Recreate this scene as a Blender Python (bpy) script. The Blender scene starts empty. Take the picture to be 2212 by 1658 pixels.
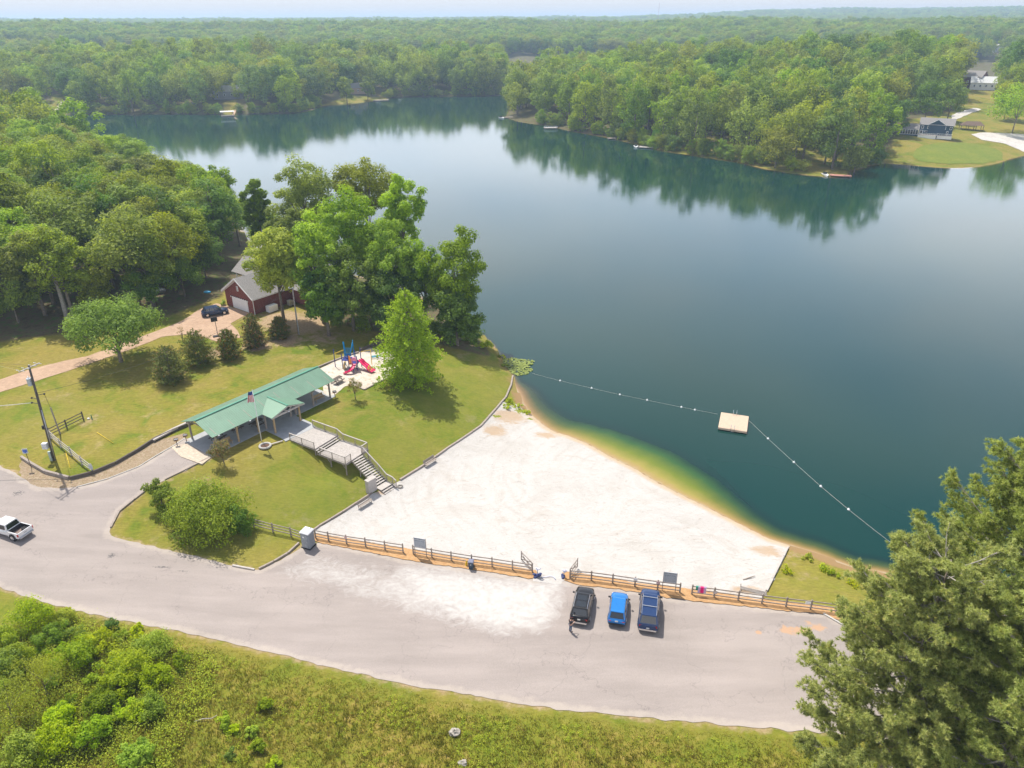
import bpy, math, random
import numpy as np
from mathutils import Vector, Matrix

# ------------------------------------------------------------------ camera, sky, sun, exposure
SC = bpy.context.scene
COL = SC.collection
F, HC, PITCH, ROLL = 1580.0, 56.0, math.radians(26.48), math.radians(0.3)   # focal length in units of a 2212 px wide frame
cam_data = bpy.data.cameras.new('camera')
cam = bpy.data.objects.new('camera', cam_data); COL.objects.link(cam)
cam_data.sensor_width = 36.0; cam_data.lens = 36.0 * F / 2212.0
cam_data.clip_start = 0.5; cam_data.clip_end = 20000
cam.matrix_world = (Matrix.Translation((0, 0, HC)) @ Matrix.Rotation(math.pi / 2 - PITCH, 4, 'X')
                    @ Matrix.Rotation(-ROLL, 4, 'Z'))
SC.camera = cam

SUN_EL, SUN_AZ = math.radians(60), math.radians(-34)      # azimuth measured from +Y towards +X
sd = Vector((math.sin(SUN_AZ) * math.cos(SUN_EL), math.cos(SUN_AZ) * math.cos(SUN_EL), math.sin(SUN_EL)))
sun_data = bpy.data.lights.new('sun', 'SUN'); sun = bpy.data.objects.new('sun', sun_data); COL.objects.link(sun)
sun_data.energy = 4.9; sun_data.angle = math.radians(0.6); sun_data.color = (1.0, 0.95, 0.86)
sun.rotation_euler = sd.to_track_quat('Z', 'Y').to_euler()
sun.location = (0, 0, 200)

world = bpy.data.worlds.new('World'); SC.world = world; world.use_nodes = True
wn = world.node_tree; wn.nodes.clear()
def wnode(t, **k):
    n = wn.nodes.new(t)
    for a, b in k.items(): setattr(n, a, b)
    return n
sky = wnode('ShaderNodeTexSky', sky_type='NISHITA', sun_disc=False, sun_elevation=SUN_EL, sun_rotation=SUN_AZ,
            air_density=1.0, dust_density=3.0, ozone_density=1.5, altitude=100)
tc = wnode('ShaderNodeTexCoord'); mp = wnode('ShaderNodeMapping'); mp.inputs['Scale'].default_value = (1, 1, 2.6)
nz = wnode('ShaderNodeTexNoise'); nz.inputs['Scale'].default_value = 2.1; nz.inputs['Detail'].default_value = 5
nz.inputs['Roughness'].default_value = 0.5
mp.inputs['Location'].default_value = (0.35, 0.2, 0.1)
rp = wnode('ShaderNodeValToRGB'); rp.color_ramp.elements[0].position = 0.40; rp.color_ramp.elements[1].position = 0.62
mx = wnode('ShaderNodeMix', data_type='RGBA'); mx.inputs[7].default_value = (3.6, 3.7, 4.1, 1)
# the lowest ten degrees are veiled by bright haze
sep = wnode('ShaderNodeSeparateXYZ')
mr = wnode('ShaderNodeMapRange'); mr.inputs[1].default_value = 0.0; mr.inputs[1].default_value = 0.1; mr.inputs[2].default_value = 0.54
mr.inputs[3].default_value = 1.0; mr.inputs[4].default_value = 0.0; mr.clamp = True
bg = wnode('ShaderNodeBackground'); bg.inputs['Strength'].default_value = 0.13
wo = wnode('ShaderNodeOutputWorld')
L = wn.links
L.new(tc.outputs['Generated'], mp.inputs[0]); L.new(mp.outputs[0], nz.inputs[0]); L.new(nz.outputs[0], rp.inputs[0])
L.new(tc.outputs['Generated'], sep.inputs[0]); L.new(sep.outputs[2], mr.inputs[0])
mc = wnode('ShaderNodeMath', operation='MULTIPLY'); mc.inputs[1].default_value = 0.75
L.new(rp.outputs[0], mc.inputs[0])
L.new(mc.outputs[0], mx.inputs[0]); L.new(sky.outputs[0], mx.inputs[6])
mx2 = wnode('ShaderNodeMix', data_type='RGBA'); rv = wnode('ShaderNodeValToRGB')
for _k, (_p, _c) in enumerate([(0.0, (4.7, 4.4, 4.15, 1)), (0.05, (6.6, 6.5, 6.6, 1)), (0.16, (14.5, 14.4, 14.9, 1)), (0.42, (15.0, 14.8, 15.4, 1))]):
    _e = rv.color_ramp.elements[_k] if _k < 2 else rv.color_ramp.elements.new(_p)
    _e.position = _p; _e.color = _c
mv = wnode('ShaderNodeMix', data_type='RGBA', blend_type='MULTIPLY'); cv = wnode('ShaderNodeValToRGB'); cv.color_ramp.elements[0].position = .36; cv.color_ramp.elements[0].color = (.58, .70, .86, 1); cv.color_ramp.elements[1].position = .58; cv.color_ramp.elements[1].color = (1.06, 1.03, 1.0, 1)
L.new(nz.outputs[0], cv.inputs[0]); mz = wnode('ShaderNodeMapRange'); mz.inputs[1].default_value = .03; mz.inputs[2].default_value = .3; L.new(sep.outputs[2], mz.inputs[0]); L.new(mz.outputs[0], mv.inputs[0]); L.new(rv.outputs[0], mv.inputs[6]); L.new(cv.outputs[0], mv.inputs[7])
L.new(sep.outputs[2], rv.inputs[0]); L.new(mv.outputs[2], mx2.inputs[7]); L.new(mx.outputs[2], mx2.inputs[6]); L.new(mr.outputs[0], mx2.inputs[0])
L.new(mx2.outputs[2], bg.inputs[0])
L.new(bg.outputs[0], wo.inputs[0])

vs = SC.view_settings; vs.view_transform = 'Standard'; vs.look = 'None'; vs.exposure = 0.35; vs.gamma = 1
SC.cycles.max_bounces = 5; SC.cycles.diffuse_bounces = 2; SC.cycles.glossy_bounces = 3; SC.cycles.transmission_bounces = 3
SC.cycles.volume_bounces = 0; SC.cycles.use_denoising = True; SC.cycles.sample_clamp_indirect = 6
SC.render.resolution_x, SC.render.resolution_y = 1024, 768

# ------------------------------------------------------------------ geometry of the place: pixel rays to world points
SP, CP, SR, CR = math.sin(PITCH), math.cos(PITCH), math.sin(ROLL), math.cos(ROLL)
def ray(px, py):
    x, y = (px - 1106) / F, -(py - 829) / F
    x, y = x * CR + y * SR, -x * SR + y * CR
    return np.array([x, y * SP + CP, y * CP - SP])
def at(px, py, z=0.0):
    r = ray(px, py); t = (z - HC) / r[2]
    return np.array([r[0] * t, r[1] * t, z])
def proj(p):
    X, Y0, Z0 = p[0], p[1], p[2] - HC
    Y = Y0 * SP + Z0 * CP; Z = Y0 * CP - Z0 * SP
    x, y = X / Z, Y / Z
    x, y = x * CR - y * SR, x * SR + y * CR
    return 1106 + F * x, 829 - F * y, Z

def sdist(pts, poly):
    """signed distance, negative inside; pts (N,2), poly (M,2)"""
    pts = np.asarray(pts, float); poly = np.asarray(poly, float)
    d = np.full(len(pts), 1e18); inside = np.zeros(len(pts), bool)
    px, py = pts[:, 0], pts[:, 1]; M_ = len(poly)
    for i in range(M_):
        a, b = poly[i], poly[(i + 1) % M_]; e = b - a
        w0, w1 = px - a[0], py - a[1]
        t = np.clip((w0 * e[0] + w1 * e[1]) / max(e @ e, 1e-12), 0, 1)
        d = np.minimum(d, (w0 - e[0] * t) ** 2 + (w1 - e[1] * t) ** 2)
        c = ((a[1] <= py) & (b[1] > py)) | ((b[1] <= py) & (a[1] > py))
        if abs(e[1]) > 1e-12:
            xi = a[0] + (py - a[1]) * e[0] / e[1]
            inside ^= c & (px < xi)
    d = np.sqrt(d)
    return np.where(inside, -d, d)
def smooth(a, b, x):
    t = np.clip((x - a) / (b - a), 0, 1); return t * t * (3 - 2 * t)
_r = np.random.RandomState(5)
_W = [(_r.uniform(-1, 1, 2), _r.uniform(0, 6.28)) for _ in range(24)]
def wob(x, y, wl, oct=3):
    """smooth pseudo noise of wavelength wl, about -1..1"""
    s = 0; amp = 1; k0 = 0
    for o in range(oct):
        for j in range(3):
            v, ph = _W[(k0 + j) % 24]; v = v / (np.hypot(*v) + 1e-9)
            s = s + amp * np.sin((x * v[0] + y * v[1]) * 6.283 / wl * (1 + 0.3 * j) + ph + 1.3 * np.sin((x * v[1] - y * v[0]) * 4.1 / wl + ph))
        amp *= .5; wl *= .5; k0 += 3
    return s / 4.2

# shoreline of the lake (z = 0)
def w2(lst, z=0.0): return [tuple(at(a, b, z)[:2]) for a, b in lst]
SH_near = w2([(2400, 1330), (2100, 1270), (1960, 1247), (1892, 1233), (1859, 1230), (1809, 1213), (1759, 1193), (1709, 1178), (1662, 1165),
    (1609, 1138), (1575, 1121), (1542, 1104), (1475, 1071), (1421, 1043), (1371, 1013), (1311, 983), (1271, 960), (1231, 943), (1200, 934), (1178, 922),
    (1158, 905), (1140, 890), (1128, 870), (1120, 850), (1110, 835), (1106, 812), (1090, 795), (1078, 768), (1062, 742)])
SH_back = [(-10, 142), (-20, 155), (-32, 168), (-50, 178), (-64, 190), (-75, 205)] + w2([(500, 475), (400, 458), (350, 392), (300, 385),
    (200, 366), (100, 344), (0, 332), (-300, 312), (-900, 292)])
SH_far = w2([(-900, 252), (-300, 250), (0, 249), (100, 246), (170, 248), (330, 246), (480, 247), (560, 246), (640, 244), (672, 238), (690, 229), (720, 226), (760, 223),
    (800, 219), (832, 214), (862, 209), (950, 208), (1040, 207), (1090, 206), (1100, 200), (1108, 197), (1116, 199), (1110, 212), (1104, 235)])
SH_pen = w2([(1094, 253), (1120, 262), (1150, 267), (1190, 272), (1230, 282), (1280, 291), (1330, 300), (1400, 318), (1440, 327), (1500, 336), (1560, 345), (1600, 351), (1650, 364),
    (1700, 372), (1745, 378), (1790, 382), (1826, 379), (1842, 368), (1880, 357), (1915, 352), (1960, 356), (2030, 362), (2070, 363), (2110, 360), (2150, 353), (2180, 343),
    (2212, 335), (2280, 326), (2400, 320), (2800, 330)])
LAKE = np.array(SH_near + SH_back + SH_far + SH_pen + [(520, 300), (520, 60)])
NEARC = []     # (x, y, z) control heights on our side of the lake
def ctl(lst):
    for a, b, z in lst: p = at(a, b, z); NEARC.append((p[0], p[1], z))
ctl([(1500, 1400, 2.0), (1000, 1300, 2.0), (700, 1230, 2.1), (1750, 1400, 1.9), (1106, 1550, 2.1), (1600, 1570, 2.0), (600, 1420, 2.5), (400, 1250, 2.9),
     (200, 1100, 3.7), (0, 1150, 4.1), (0, 1010, 4.6), (-200, 1050, 4.8), (-200, 1300, 4.1), (100, 1300, 3.5), (330, 1000, 4.8), (430, 965, 4.95),
     (60, 830, 5.2), (200, 760, 5.4), (450, 700, 5.5), (560, 690, 5.5), (700, 700, 4.8), (0, 700, 6.3), (780, 800, 4.95), (848, 812, 4.7), (888, 830, 4.2),
     (820, 900, 4.1), (900, 960, 2.5), (950, 890, 2.8), (1000, 800, 2.6), (1050, 850, 1.8), (1080, 800, 1.0), (1040, 760, 1.4), (950, 740, 3.0), (850, 720, 4.0), (750, 690, 4.6),
     (645, 1170, 2.1), (690, 1137, 1.9), (740, 1106, 1.8), (805, 1067, 1.75), (862, 1040, 1.7), (920, 1003, 1.6), (1000, 940, 1.45), (1050, 900, 1.2), (1091, 862, 0.9),
     (600, 1100, 2.9), (700, 1050, 3.0), (500, 1050, 3.9), (400, 1060, 4.2), (300, 1120, 3.4), (450, 1170, 2.7), (560, 1215, 2.15), (240, 1140, 3.3),
     (1200, 1020, 1.0), (1400, 1100, 1.0), (1300, 1200, 1.6), (1600, 1215, 0.9), (1000, 1100, 1.5), (1150, 1240, 1.95), (900, 1200, 2.0), (1400, 1275, 1.95), (1700, 1312, 1.9),
     (1800, 1280, 1.3), (1760, 1235, 0.5), (1106, 1650, 2.4), (400, 1600, 3.6), (0, 1500, 4.3), (2000, 1650, 2.2), (2212, 1500, 1.9), (1300, 950 + 60, 0.45)])
NEARC += [(0, 0, 3), (-60, 20, 5), (60, 20, 2), (90, 45, 1.2), (-100, 60, 5.5), (-110, 215, 5), (-150, 280, 6), (-150, 220, 9), (-200, 200, 12), (-120, 160, 8),
          (-90, 170, 6.5), (-220, 320, 7), (-300, 250, 14), (-45, 150, 5), (-30, 135, 4.7), (-20, 120, 3.6), (-10, 125, 2.0), (-24.5, 80.2, 2.9), (-21, 79.6, 2.6),
          (-27, 83.2, 4.2), (-30, 85.4, 4.85), (-39.5, 82, 4.95), (-27, 98.5, 4.95), (-44.5, 86, 5.0), (-32, 102.5, 5.0), (-36, 92, 4.95), (-29, 88, 4.9), (-18, 81, 2.3)]
for p in SH_near[2:] + SH_back[:-2]: NEARC.append((p[0], p[1], 0.05))
NEARC = np.array(NEARC)
def _phi(r2): return np.sqrt(r2 + 9.0)
_A = _phi(((NEARC[:, None, :2] - NEARC[None, :, :2]) ** 2).sum(-1))
_Z0 = 3.0
_wts = np.linalg.solve(_A - 0.02 * np.eye(len(_A)), NEARC[:, 2] - _Z0)
def H(x, y):
    x = np.atleast_1d(np.asarray(x, float)); y = np.atleast_1d(np.asarray(y, float))
    P = np.stack([x, y], 1); out = np.empty(len(x))
    for s in range(0, len(x), 20000):
        q = P[s:s + 20000]
        d = sdist(q, LAKE)
        r2 = ((q[:, None, :] - NEARC[None, :, :2]) ** 2).sum(-1)
        near = _Z0 + _phi(r2) @ _wts
        X, Y = q[:, 0], q[:, 1]; rr = np.hypot(X, Y)
        land = np.maximum(d, 0)
        far = 8.5 * (1 - np.exp(-land / 45)) + 18 * smooth(800, 1500, rr) + smooth(60, 400, land) * (3.5 * wob(X, Y, 700, 2) + 2 * wob(X + 90, Y, 190, 2))
        far += (1 + .5 * wob(X, Y, 900, 1)) * (9 * np.exp(-((rr - np.where(X > 0, 610, 720)) / 90) ** 2) - 8 * np.exp(-((rr - np.where(X > 0, 860, 930)) / 120) ** 2) + 6 * np.exp(-((rr - 1500) / 230) ** 2) - 7 * np.exp(-((rr - 2150) / 300) ** 2)) * smooth(40, 200, land)
        far += 5 * wob(X + 300, Y, 620, 2) * smooth(1150, 1500, rr)
        far += 14 * smooth(1800, 3600, rr) + 30 * smooth(0.12, 0.34, X / (rr + 1)) * smooth(2600, 4200, rr)
        w = smooth(150, 330, np.hypot(X + 60, Y - 120))
        h = near * (1 - w) + far * w
        h = np.maximum(h, np.minimum(0.03 + 0.09 * land, 0.5))
        dep = -np.minimum(0.03 - 0.10 * np.minimum(d, 0), 2.5)
        out[s:s + 20000] = np.where(d > 0, h, dep)
    return out
def h1(x, y): return float(H([x], [y])[0])
def G(px, py, z=3.0):
    """the point of the ground seen at a picture position"""
    for _ in range(14):
        p = at(px, py, z); z = z + 0.75 * (max(h1(p[0], p[1]), 0.0) - z)
    p = at(px, py, z); return Vector((p[0], p[1], h1(p[0], p[1])))
def GP(lst): return [tuple(G(a, b)[:2]) for a, b in lst]

# ------------------------------------------------------------------ materials
class NT:
    def __init__(s, name):
        s.m = bpy.data.materials.new(name); s.m.use_nodes = True; s.t = s.m.node_tree; s.t.nodes.clear()
        s.out = s.n('ShaderNodeOutputMaterial')
    def n(s, t, **k):
        q = s.t.nodes.new(t)
        for a, b in k.items(): setattr(q, a, b)
        return q
    def l(s, a, b): s.t.links.new(a, b)
    def pos(s): return s.n('ShaderNodeNewGeometry').outputs['Position']
    def obj(s): return s.n('ShaderNodeTexCoord').outputs['Object']
    def noise(s, vec, scale, detail=4, rough=.55, stretch=None, dist=0):
        if stretch:
            m = s.n('ShaderNodeMapping'); m.inputs['Scale'].default_value = stretch[:3]
            if len(stretch) > 3: m.inputs['Rotation'].default_value = (0, 0, stretch[3])
            s.l(vec, m.inputs[0]); vec = m.outputs[0]
        q = s.n('ShaderNodeTexNoise'); q.inputs['Scale'].default_value = scale; q.inputs['Detail'].default_value = detail
        q.inputs['Roughness'].default_value = rough; q.inputs['Distortion'].default_value = dist
        s.l(vec, q.inputs[0]); return q.outputs[0]
    def ramp(s, fac, stops):
        q = s.n('ShaderNodeValToRGB'); e = q.color_ramp.elements
        while len(e) < len(stops): e.new(0.5)
        for k, (p, c) in enumerate(stops):
            e[k].position = p; e[k].color = tuple(c) + (1,) if hasattr(c, '__len__') else (c, c, c, 1)
        s.l(fac, q.inputs[0]); return q.outputs[0]
    def mix(s, fac, a, b, mode='MIX'):
        q = s.n('ShaderNodeMix', data_type='RGBA', blend_type=mode)
        for i, v in ((0, fac), (6, a), (7, b)):
            if isinstance(v, (int, float)): q.inputs[i].default_value = v if i == 0 else (v, v, v, 1)
            elif isinstance(v, tuple): q.inputs[i].default_value = v + (1,) if len(v) == 3 else v
            else: s.l(v, q.inputs[i])
        return q.outputs[2]
    def math(s, op, a, b=0.0, c=None):
        q = s.n('ShaderNodeMath', operation=op)
        for i, v in enumerate((a, b) if c is None else (a, b, c)):
            if isinstance(v, (int, float)): q.inputs[i].default_value = v
            else: s.l(v, q.inputs[i])
        return q.outputs[0]
    def mapr(s, v, a, b, c=0.0, d=1.0):
        q = s.n('ShaderNodeMapRange'); q.clamp = True
        for i, k in enumerate((a, b, c, d)): q.inputs[i + 1].default_value = k
        s.l(v, q.inputs[0]); return q.outputs[0]
    def attr(s, name): return s.n('ShaderNodeAttribute', attribute_name=name).outputs['Fac']
    def bsdf(s, col, rough=.8, metal=0.0, spec=0.3, bump=None, coat=0.0):
        q = s.n('ShaderNodeBsdfPrincipled')
        for k, v in (('Base Color', col), ('Roughness', rough), ('Metallic', metal), ('Specular IOR Level', spec), ('Coat Weight', coat)):
            if isinstance(v, (int, float)): q.inputs[k].default_value = v
            elif isinstance(v, tuple): q.inputs[k].default_value = v + (1,)
            else: s.l(v, q.inputs[k])
        if bump:
            b = s.n('ShaderNodeBump'); b.inputs['Strength'].default_value = bump[1]; b.inputs['Distance'].default_value = bump[2]
            s.l(bump[0], b.inputs['Height']); s.l(b.outputs[0], q.inputs['Normal'])
        return q.outputs[0]
    def done(s, shader): s.l(shader, s.out.inputs[0]); return s.m

def plain(name, c, rough=.7, metal=0., var=.18, scale=3., spec=.3, coat=0., stretch=None):
    """surface colour broken up by soft wear noise"""
    t = NT(name); n = t.noise(t.obj(), scale, 5, .65, stretch)
    d = tuple(x * (1 - var * 1.6) for x in c); u = tuple(min(1, x * (1 + var)) for x in c)
    return t.done(t.bsdf(t.ramp(n, [(.3, d), (.7, u)]), rough, metal, spec, (n, .15, .02), coat))
def wood(name, c, var=.3):
    t = NT(name); o = t.obj()
    n = t.noise(o, 2.2, 6, .7); n2 = t.noise(o, 14, 3, .6)
    c1 = tuple(x * (1 - var) for x in c); c2 = tuple(min(1, x * (1 + var)) for x in c)
    return t.done(t.bsdf(t.mix(.35, t.ramp(n, [(.3, c1), (.7, c2)]), t.ramp(n2, [(.35, c1), (.65, c2)])), .85, 0, .2, (n2, .3, .01)))

def leafmat(name, dark, light, odd=None, trans=.48, rnd=.2):
    t = NT(name)
    tint = t.attr('tint')
    col = t.ramp(tint, [(0.0, dark), (0.75, light), (1.0, odd or light)])
    oi = t.n('ShaderNodeObjectInfo').outputs['Random']
    hs = t.n('ShaderNodeHueSaturation')
    t.l(t.mapr(oi, 0, 1, 1 - rnd, 1 + rnd), hs.inputs['Value'])
    o2 = t.math('FRACT', t.math('MULTIPLY', oi, 7.13))
    t.l(t.mapr(o2, 0, 1, .476, .503), hs.inputs['Hue']); t.l(col, hs.inputs['Color'])
    o3 = t.math('FRACT', t.math('MULTIPLY', oi, 31.7)); t.l(t.mapr(o3, 0, 1, .95, 1.14), hs.inputs['Saturation'])
    c = hs.outputs[0]
    a = t.bsdf(c, .55, 0, .25); b = t.n('ShaderNodeBsdfTranslucent')
    yl = t.mix(.5, c, (1.5, 1.45, .5), 'MULTIPLY'); t.l(yl, b.inputs[0])
    m = t.n('ShaderNodeMixShader'); m.inputs[0].default_value = trans; t.l(a, m.inputs[1]); t.l(b.outputs[0], m.inputs[2])
    return t.done(m.outputs[0])

LF = {
 'oak':    leafmat('oak_leaves', (.09, .145, .015), (.31, .4, .04)),
 'mid':    leafmat('broad_leaves', (.085, .165, .016), (.265, .4, .038)),
 'bright': leafmat('fresh_leaves', (.13, .24, .015), (.37, .51, .04)),
 'lime':   leafmat('lime_leaves', (.2, .32, .015), (.48, .6, .04)),
 'deep':   leafmat('deep_green_leaves', (.045, .11, .018), (.16, .28, .04)),
 'brownish': leafmat('olive_brown_leaves', (.115, .155, .02), (.32, .39, .045)),
 'cypress': leafmat('cypress_sprays', (.15, .26, .02), (.38, .52, .06), rnd=.03),
 'cedar':  leafmat('cedar_sprays', (.05, .085, .015), (.16, .21, .035), (.42, .21, .08), trans=.2, rnd=.08),
 'crape':  leafmat('bronze_leaves', (.11, .13, .04), (.27, .27, .08), (.36, .22, .1), trans=.3, rnd=.08),
 'pine':   leafmat('pine_needles', (.165, .225, .055), (.5, .56, .19), (.55, .52, .2), trans=.42, rnd=.06),
 'weed':   leafmat('weed_leaves', (.16, .27, .015), (.42, .53, .03), (.46, .52, .035)),
}
BARK = plain('bark', (.2, .165, .13), .95, var=.35, scale=4)
BARK_G = plain('grey_bark', (.36, .33, .29), .95, var=.3, scale=4)
WOODG = wood('weathered_wood', (.3, .255, .22))
WOODP = wood('pale_weathered_boards', (.42, .385, .355), .22)
WOODT = wood('treated_timber', (.42, .3, .17))
WOODD = wood('dark_timber', (.12, .1, .085))
WHITE = plain('white_paint', (.8, .8, .8), .5, var=.05)
STEEL = plain('galvanised_steel', (.45, .47, .5), .4, .6, var=.1)
BLACK = plain('black_plastic', (.02, .02, .022), .5, var=.2)
CONC = plain('pale_concrete', (.42, .4, .37), .9, var=.1, scale=1.2)
GLASS = NT('dark_glass'); GLASS = GLASS.done(GLASS.bsdf((.015, .02, .025), .06, 0, .8))
CHROME = plain('chrome_trim', (.7, .7, .72), .2, .9, var=.03)
RED = plain('red_lens', (.45, .02, .02), .25, var=.1)
TYRE = plain('tyre_rubber', (.025, .025, .027), .9, var=.2)

# ------------------------------------------------------------------ mesh helpers
def mesh_np(name, V, Fq, mat, attrs=None, smooth_=False, dom='FACE'):
    V = np.asarray(V, np.float32); Fq = np.asarray(Fq, np.int32); k = Fq.shape[1]
    me = bpy.data.meshes.new(name); me.vertices.add(len(V)); me.vertices.foreach_set('co', V.ravel())
    me.loops.add(Fq.size); me.loops.foreach_set('vertex_index', Fq.ravel())
    me.polygons.add(len(Fq)); me.polygons.foreach_set('loop_start', np.arange(0, Fq.size, k, dtype=np.int32))
    me.polygons.foreach_set('loop_total', np.full(len(Fq), k, np.int32))
    me.polygons.foreach_set('use_smooth', np.full(len(Fq), smooth_, bool))
    me.update(calc_edges=True)
    for a, v in (attrs or {}).items():
        at_ = me.attributes.new(a, 'FLOAT', dom); at_.data.foreach_set('value', np.asarray(v, np.float32))
    if mat: me.materials.append(mat)
    return me
def link(name, me, parent=None, loc=None):
    o = bpy.data.objects.new(name, me); COL.objects.link(o)
    if parent is not None: o.parent = parent
    if loc is not None: o.location = loc
    return o
def tag(o, label, cat, group=None, kind=None):
    o['label'] = label; o['category'] = cat
    if group: o['group'] = group
    if kind: o['kind'] = kind
    return o
def thing(name, label, cat, loc=(0, 0, 0), rz=0.0, group=None):
    o = bpy.data.objects.new(name, None); COL.objects.link(o); o.location = loc; o.rotation_euler = (0, 0, rz)
    return tag(o, label, cat, group)
def struct(name, me): o = link(name, me); o['kind'] = 'structure'; return o
def dup(root, loc, rz=0, label=None, group=None, scale=None):
    r = root.copy(); COL.objects.link(r); r.location = loc; r.rotation_euler = (0, 0, rz)
    if scale is not None: r.scale = scale
    if label: r['label'] = label
    if group: r['group'] = group
    for ch in root.children:
        c = ch.copy(); COL.objects.link(c); c.parent = r
        for g in ch.children:
            d = g.copy(); COL.objects.link(d); d.parent = c
    return r
def frame(d, up=(0, 0, 1)):
    d = Vector(d).normalized(); up = Vector(up)
    if abs(d.dot(up)) > .98: up = Vector((0, 1, 0))
    x = d.cross(up).normalized(); y = x.cross(d).normalized(); return x, y, d
class MB:
    def __init__(s): s.v = []; s.f = []
    def add(s, vs_, fs):
        n = len(s.v); s.v += [tuple(p) for p in vs_]; s.f += [tuple(i + n for i in f) for f in fs]; return s
    def hexa(s, p):   # 8 points: bottom 4 ccw, top 4 ccw
        return s.add(p, [(3, 2, 1, 0), (4, 5, 6, 7), (0, 1, 5, 4), (1, 2, 6, 5), (2, 3, 7, 6), (3, 0, 4, 7)])
    def box(s, c, d, rz=0.0):
        x, y, z = d[0] / 2, d[1] / 2, d[2] / 2; cs, sn = math.cos(rz), math.sin(rz)
        return s.hexa([(c[0] + a * x * cs - b * y * sn, c[1] + a * x * sn + b * y * cs, c[2] + e * z) for e in (-1, 1) for a, b in ((-1, -1), (1, -1), (1, 1), (-1, 1))])
    def bar(s, p, q, w, h=None, up=(0, 0, 1)):
        h = h or w; p, q = Vector(p), Vector(q); x, y, d = frame(q - p, up)
        return s.hexa([r + x * (a * w / 2) + y * (b * h / 2) for r in (p, q) for a, b in ((-1, -1), (1, -1), (1, 1), (-1, 1))])
    def tube(s, pts, rad, n=8, cap=True):
        pts = [Vector(p) for p in pts]; m = len(pts); rad = rad if hasattr(rad, '__len__') else [rad] * m
        vs_ = []; X = None
        for i, p in enumerate(pts):
            d = (pts[min(i + 1, m - 1)] - pts[max(i - 1, 0)])
            x, y, _d = frame(d)
            if X is not None and x.dot(X) < 0: x, y = -x, -y
            X = x
            for k in range(n):
                a = 2 * math.pi * k / n; vs_.append(p + x * (math.cos(a) * rad[i]) + y * (math.sin(a) * rad[i]))
        fs = [(i * n + k, i * n + (k + 1) % n, (i + 1) * n + (k + 1) % n, (i + 1) * n + k) for i in range(m - 1) for k in range(n)]
        if cap: fs += [tuple(range(n - 1, -1, -1)), tuple((m - 1) * n + k for k in range(n))]
        return s.add(vs_, fs)
    def cyl(s, c, r, h, n=12, r2=None):
        return s.tube([(c[0], c[1], c[2]), (c[0], c[1], c[2] + h)], [r, r if r2 is None else r2], n)
    def wheelcyl(s, c, r, w, n=18, axis=(0, 1, 0)):
        a = Vector(axis) * (w / 2); c = Vector(c); return s.tube([c - a, c - a * .8, c + a * .8, c + a], [r * .93, r, r, r * .93], n)
    def prism(s, poly, z0, z1):
        n = len(poly); zt = z1 if hasattr(z1, '__len__') else [z1] * n; zb = z0 if hasattr(z0, '__len__') else [z0] * n
        return s.add([(p[0], p[1], zb[i]) for i, p in enumerate(poly)] + [(p[0], p[1], zt[i]) for i, p in enumerate(poly)],
                     [tuple(range(n - 1, -1, -1)), tuple(range(n, 2 * n))] + [(i, (i + 1) % n, n + (i + 1) % n, n + i) for i in range(n)])
    def slab(s, quad, t):   # a sheet of thickness t under (along -normal) the given polygon
        q = [Vector(p) for p in quad]; nrm = (q[1] - q[0]).cross(q[2] - q[0]).normalized() * t; n = len(q)
        return s.add([p - nrm for p in q] + q, [tuple(range(n - 1, -1, -1)), tuple(range(n, 2 * n))] + [(i, (i + 1) % n, n + (i + 1) % n, n + i) for i in range(n)])
    def ball(s, c, r, seg=12, rings=8):
        r = r if hasattr(r, '__len__') else (r, r, r); vs_ = []; fs = []
        for i in range(rings + 1):
            t = math.pi * i / rings
            for k in range(seg):
                a = 2 * math.pi * k / seg; vs_.append((c[0] + r[0] * math.sin(t) * math.cos(a), c[1] + r[1] * math.sin(t) * math.sin(a), c[2] + r[2] * math.cos(t)))
        for i in range(rings):
            for k in range(seg): fs.append((i * seg + k, (i + 1) * seg + k, (i + 1) * seg + (k + 1) % seg, i * seg + (k + 1) % seg))
        return s.add(vs_, fs)
    def loft(s, rings, cap=True):
        n = len(rings[0]); m = len(rings); vs_ = [p for r in rings for p in r]
        fs = [(i * n + k, i * n + (k + 1) % n, (i + 1) * n + (k + 1) % n, (i + 1) * n + k) for i in range(m - 1) for k in range(n)]
        if cap: fs += [tuple(range(n - 1, -1, -1)), tuple((m - 1) * n + k for k in range(n))]
        return s.add(vs_, fs)
    def obj(s, name, mat, parent=None, smooth_=False, sub=None, label=None):
        """sub: world point to subtract (parts written in world coordinates under an unrotated thing)"""
        V = s.v if sub is None else [(p[0] - sub[0], p[1] - sub[1], p[2] - sub[2]) for p in s.v]
        me = bpy.data.meshes.new(name); me.from_pydata([tuple(p) for p in V], [], s.f)
        if smooth_: me.polygons.foreach_set('use_smooth', [True] * len(me.polygons))
        me.validate(); me.update()
        import bmesh
        bm = bmesh.new(); bm.from_mesh(me); bmesh.ops.recalc_face_normals(bm, faces=bm.faces); bm.to_mesh(me); bm.free()
        me.materials.append(mat); o = link(name, me, parent)
        if label: o['label'] = label
        return o
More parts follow.
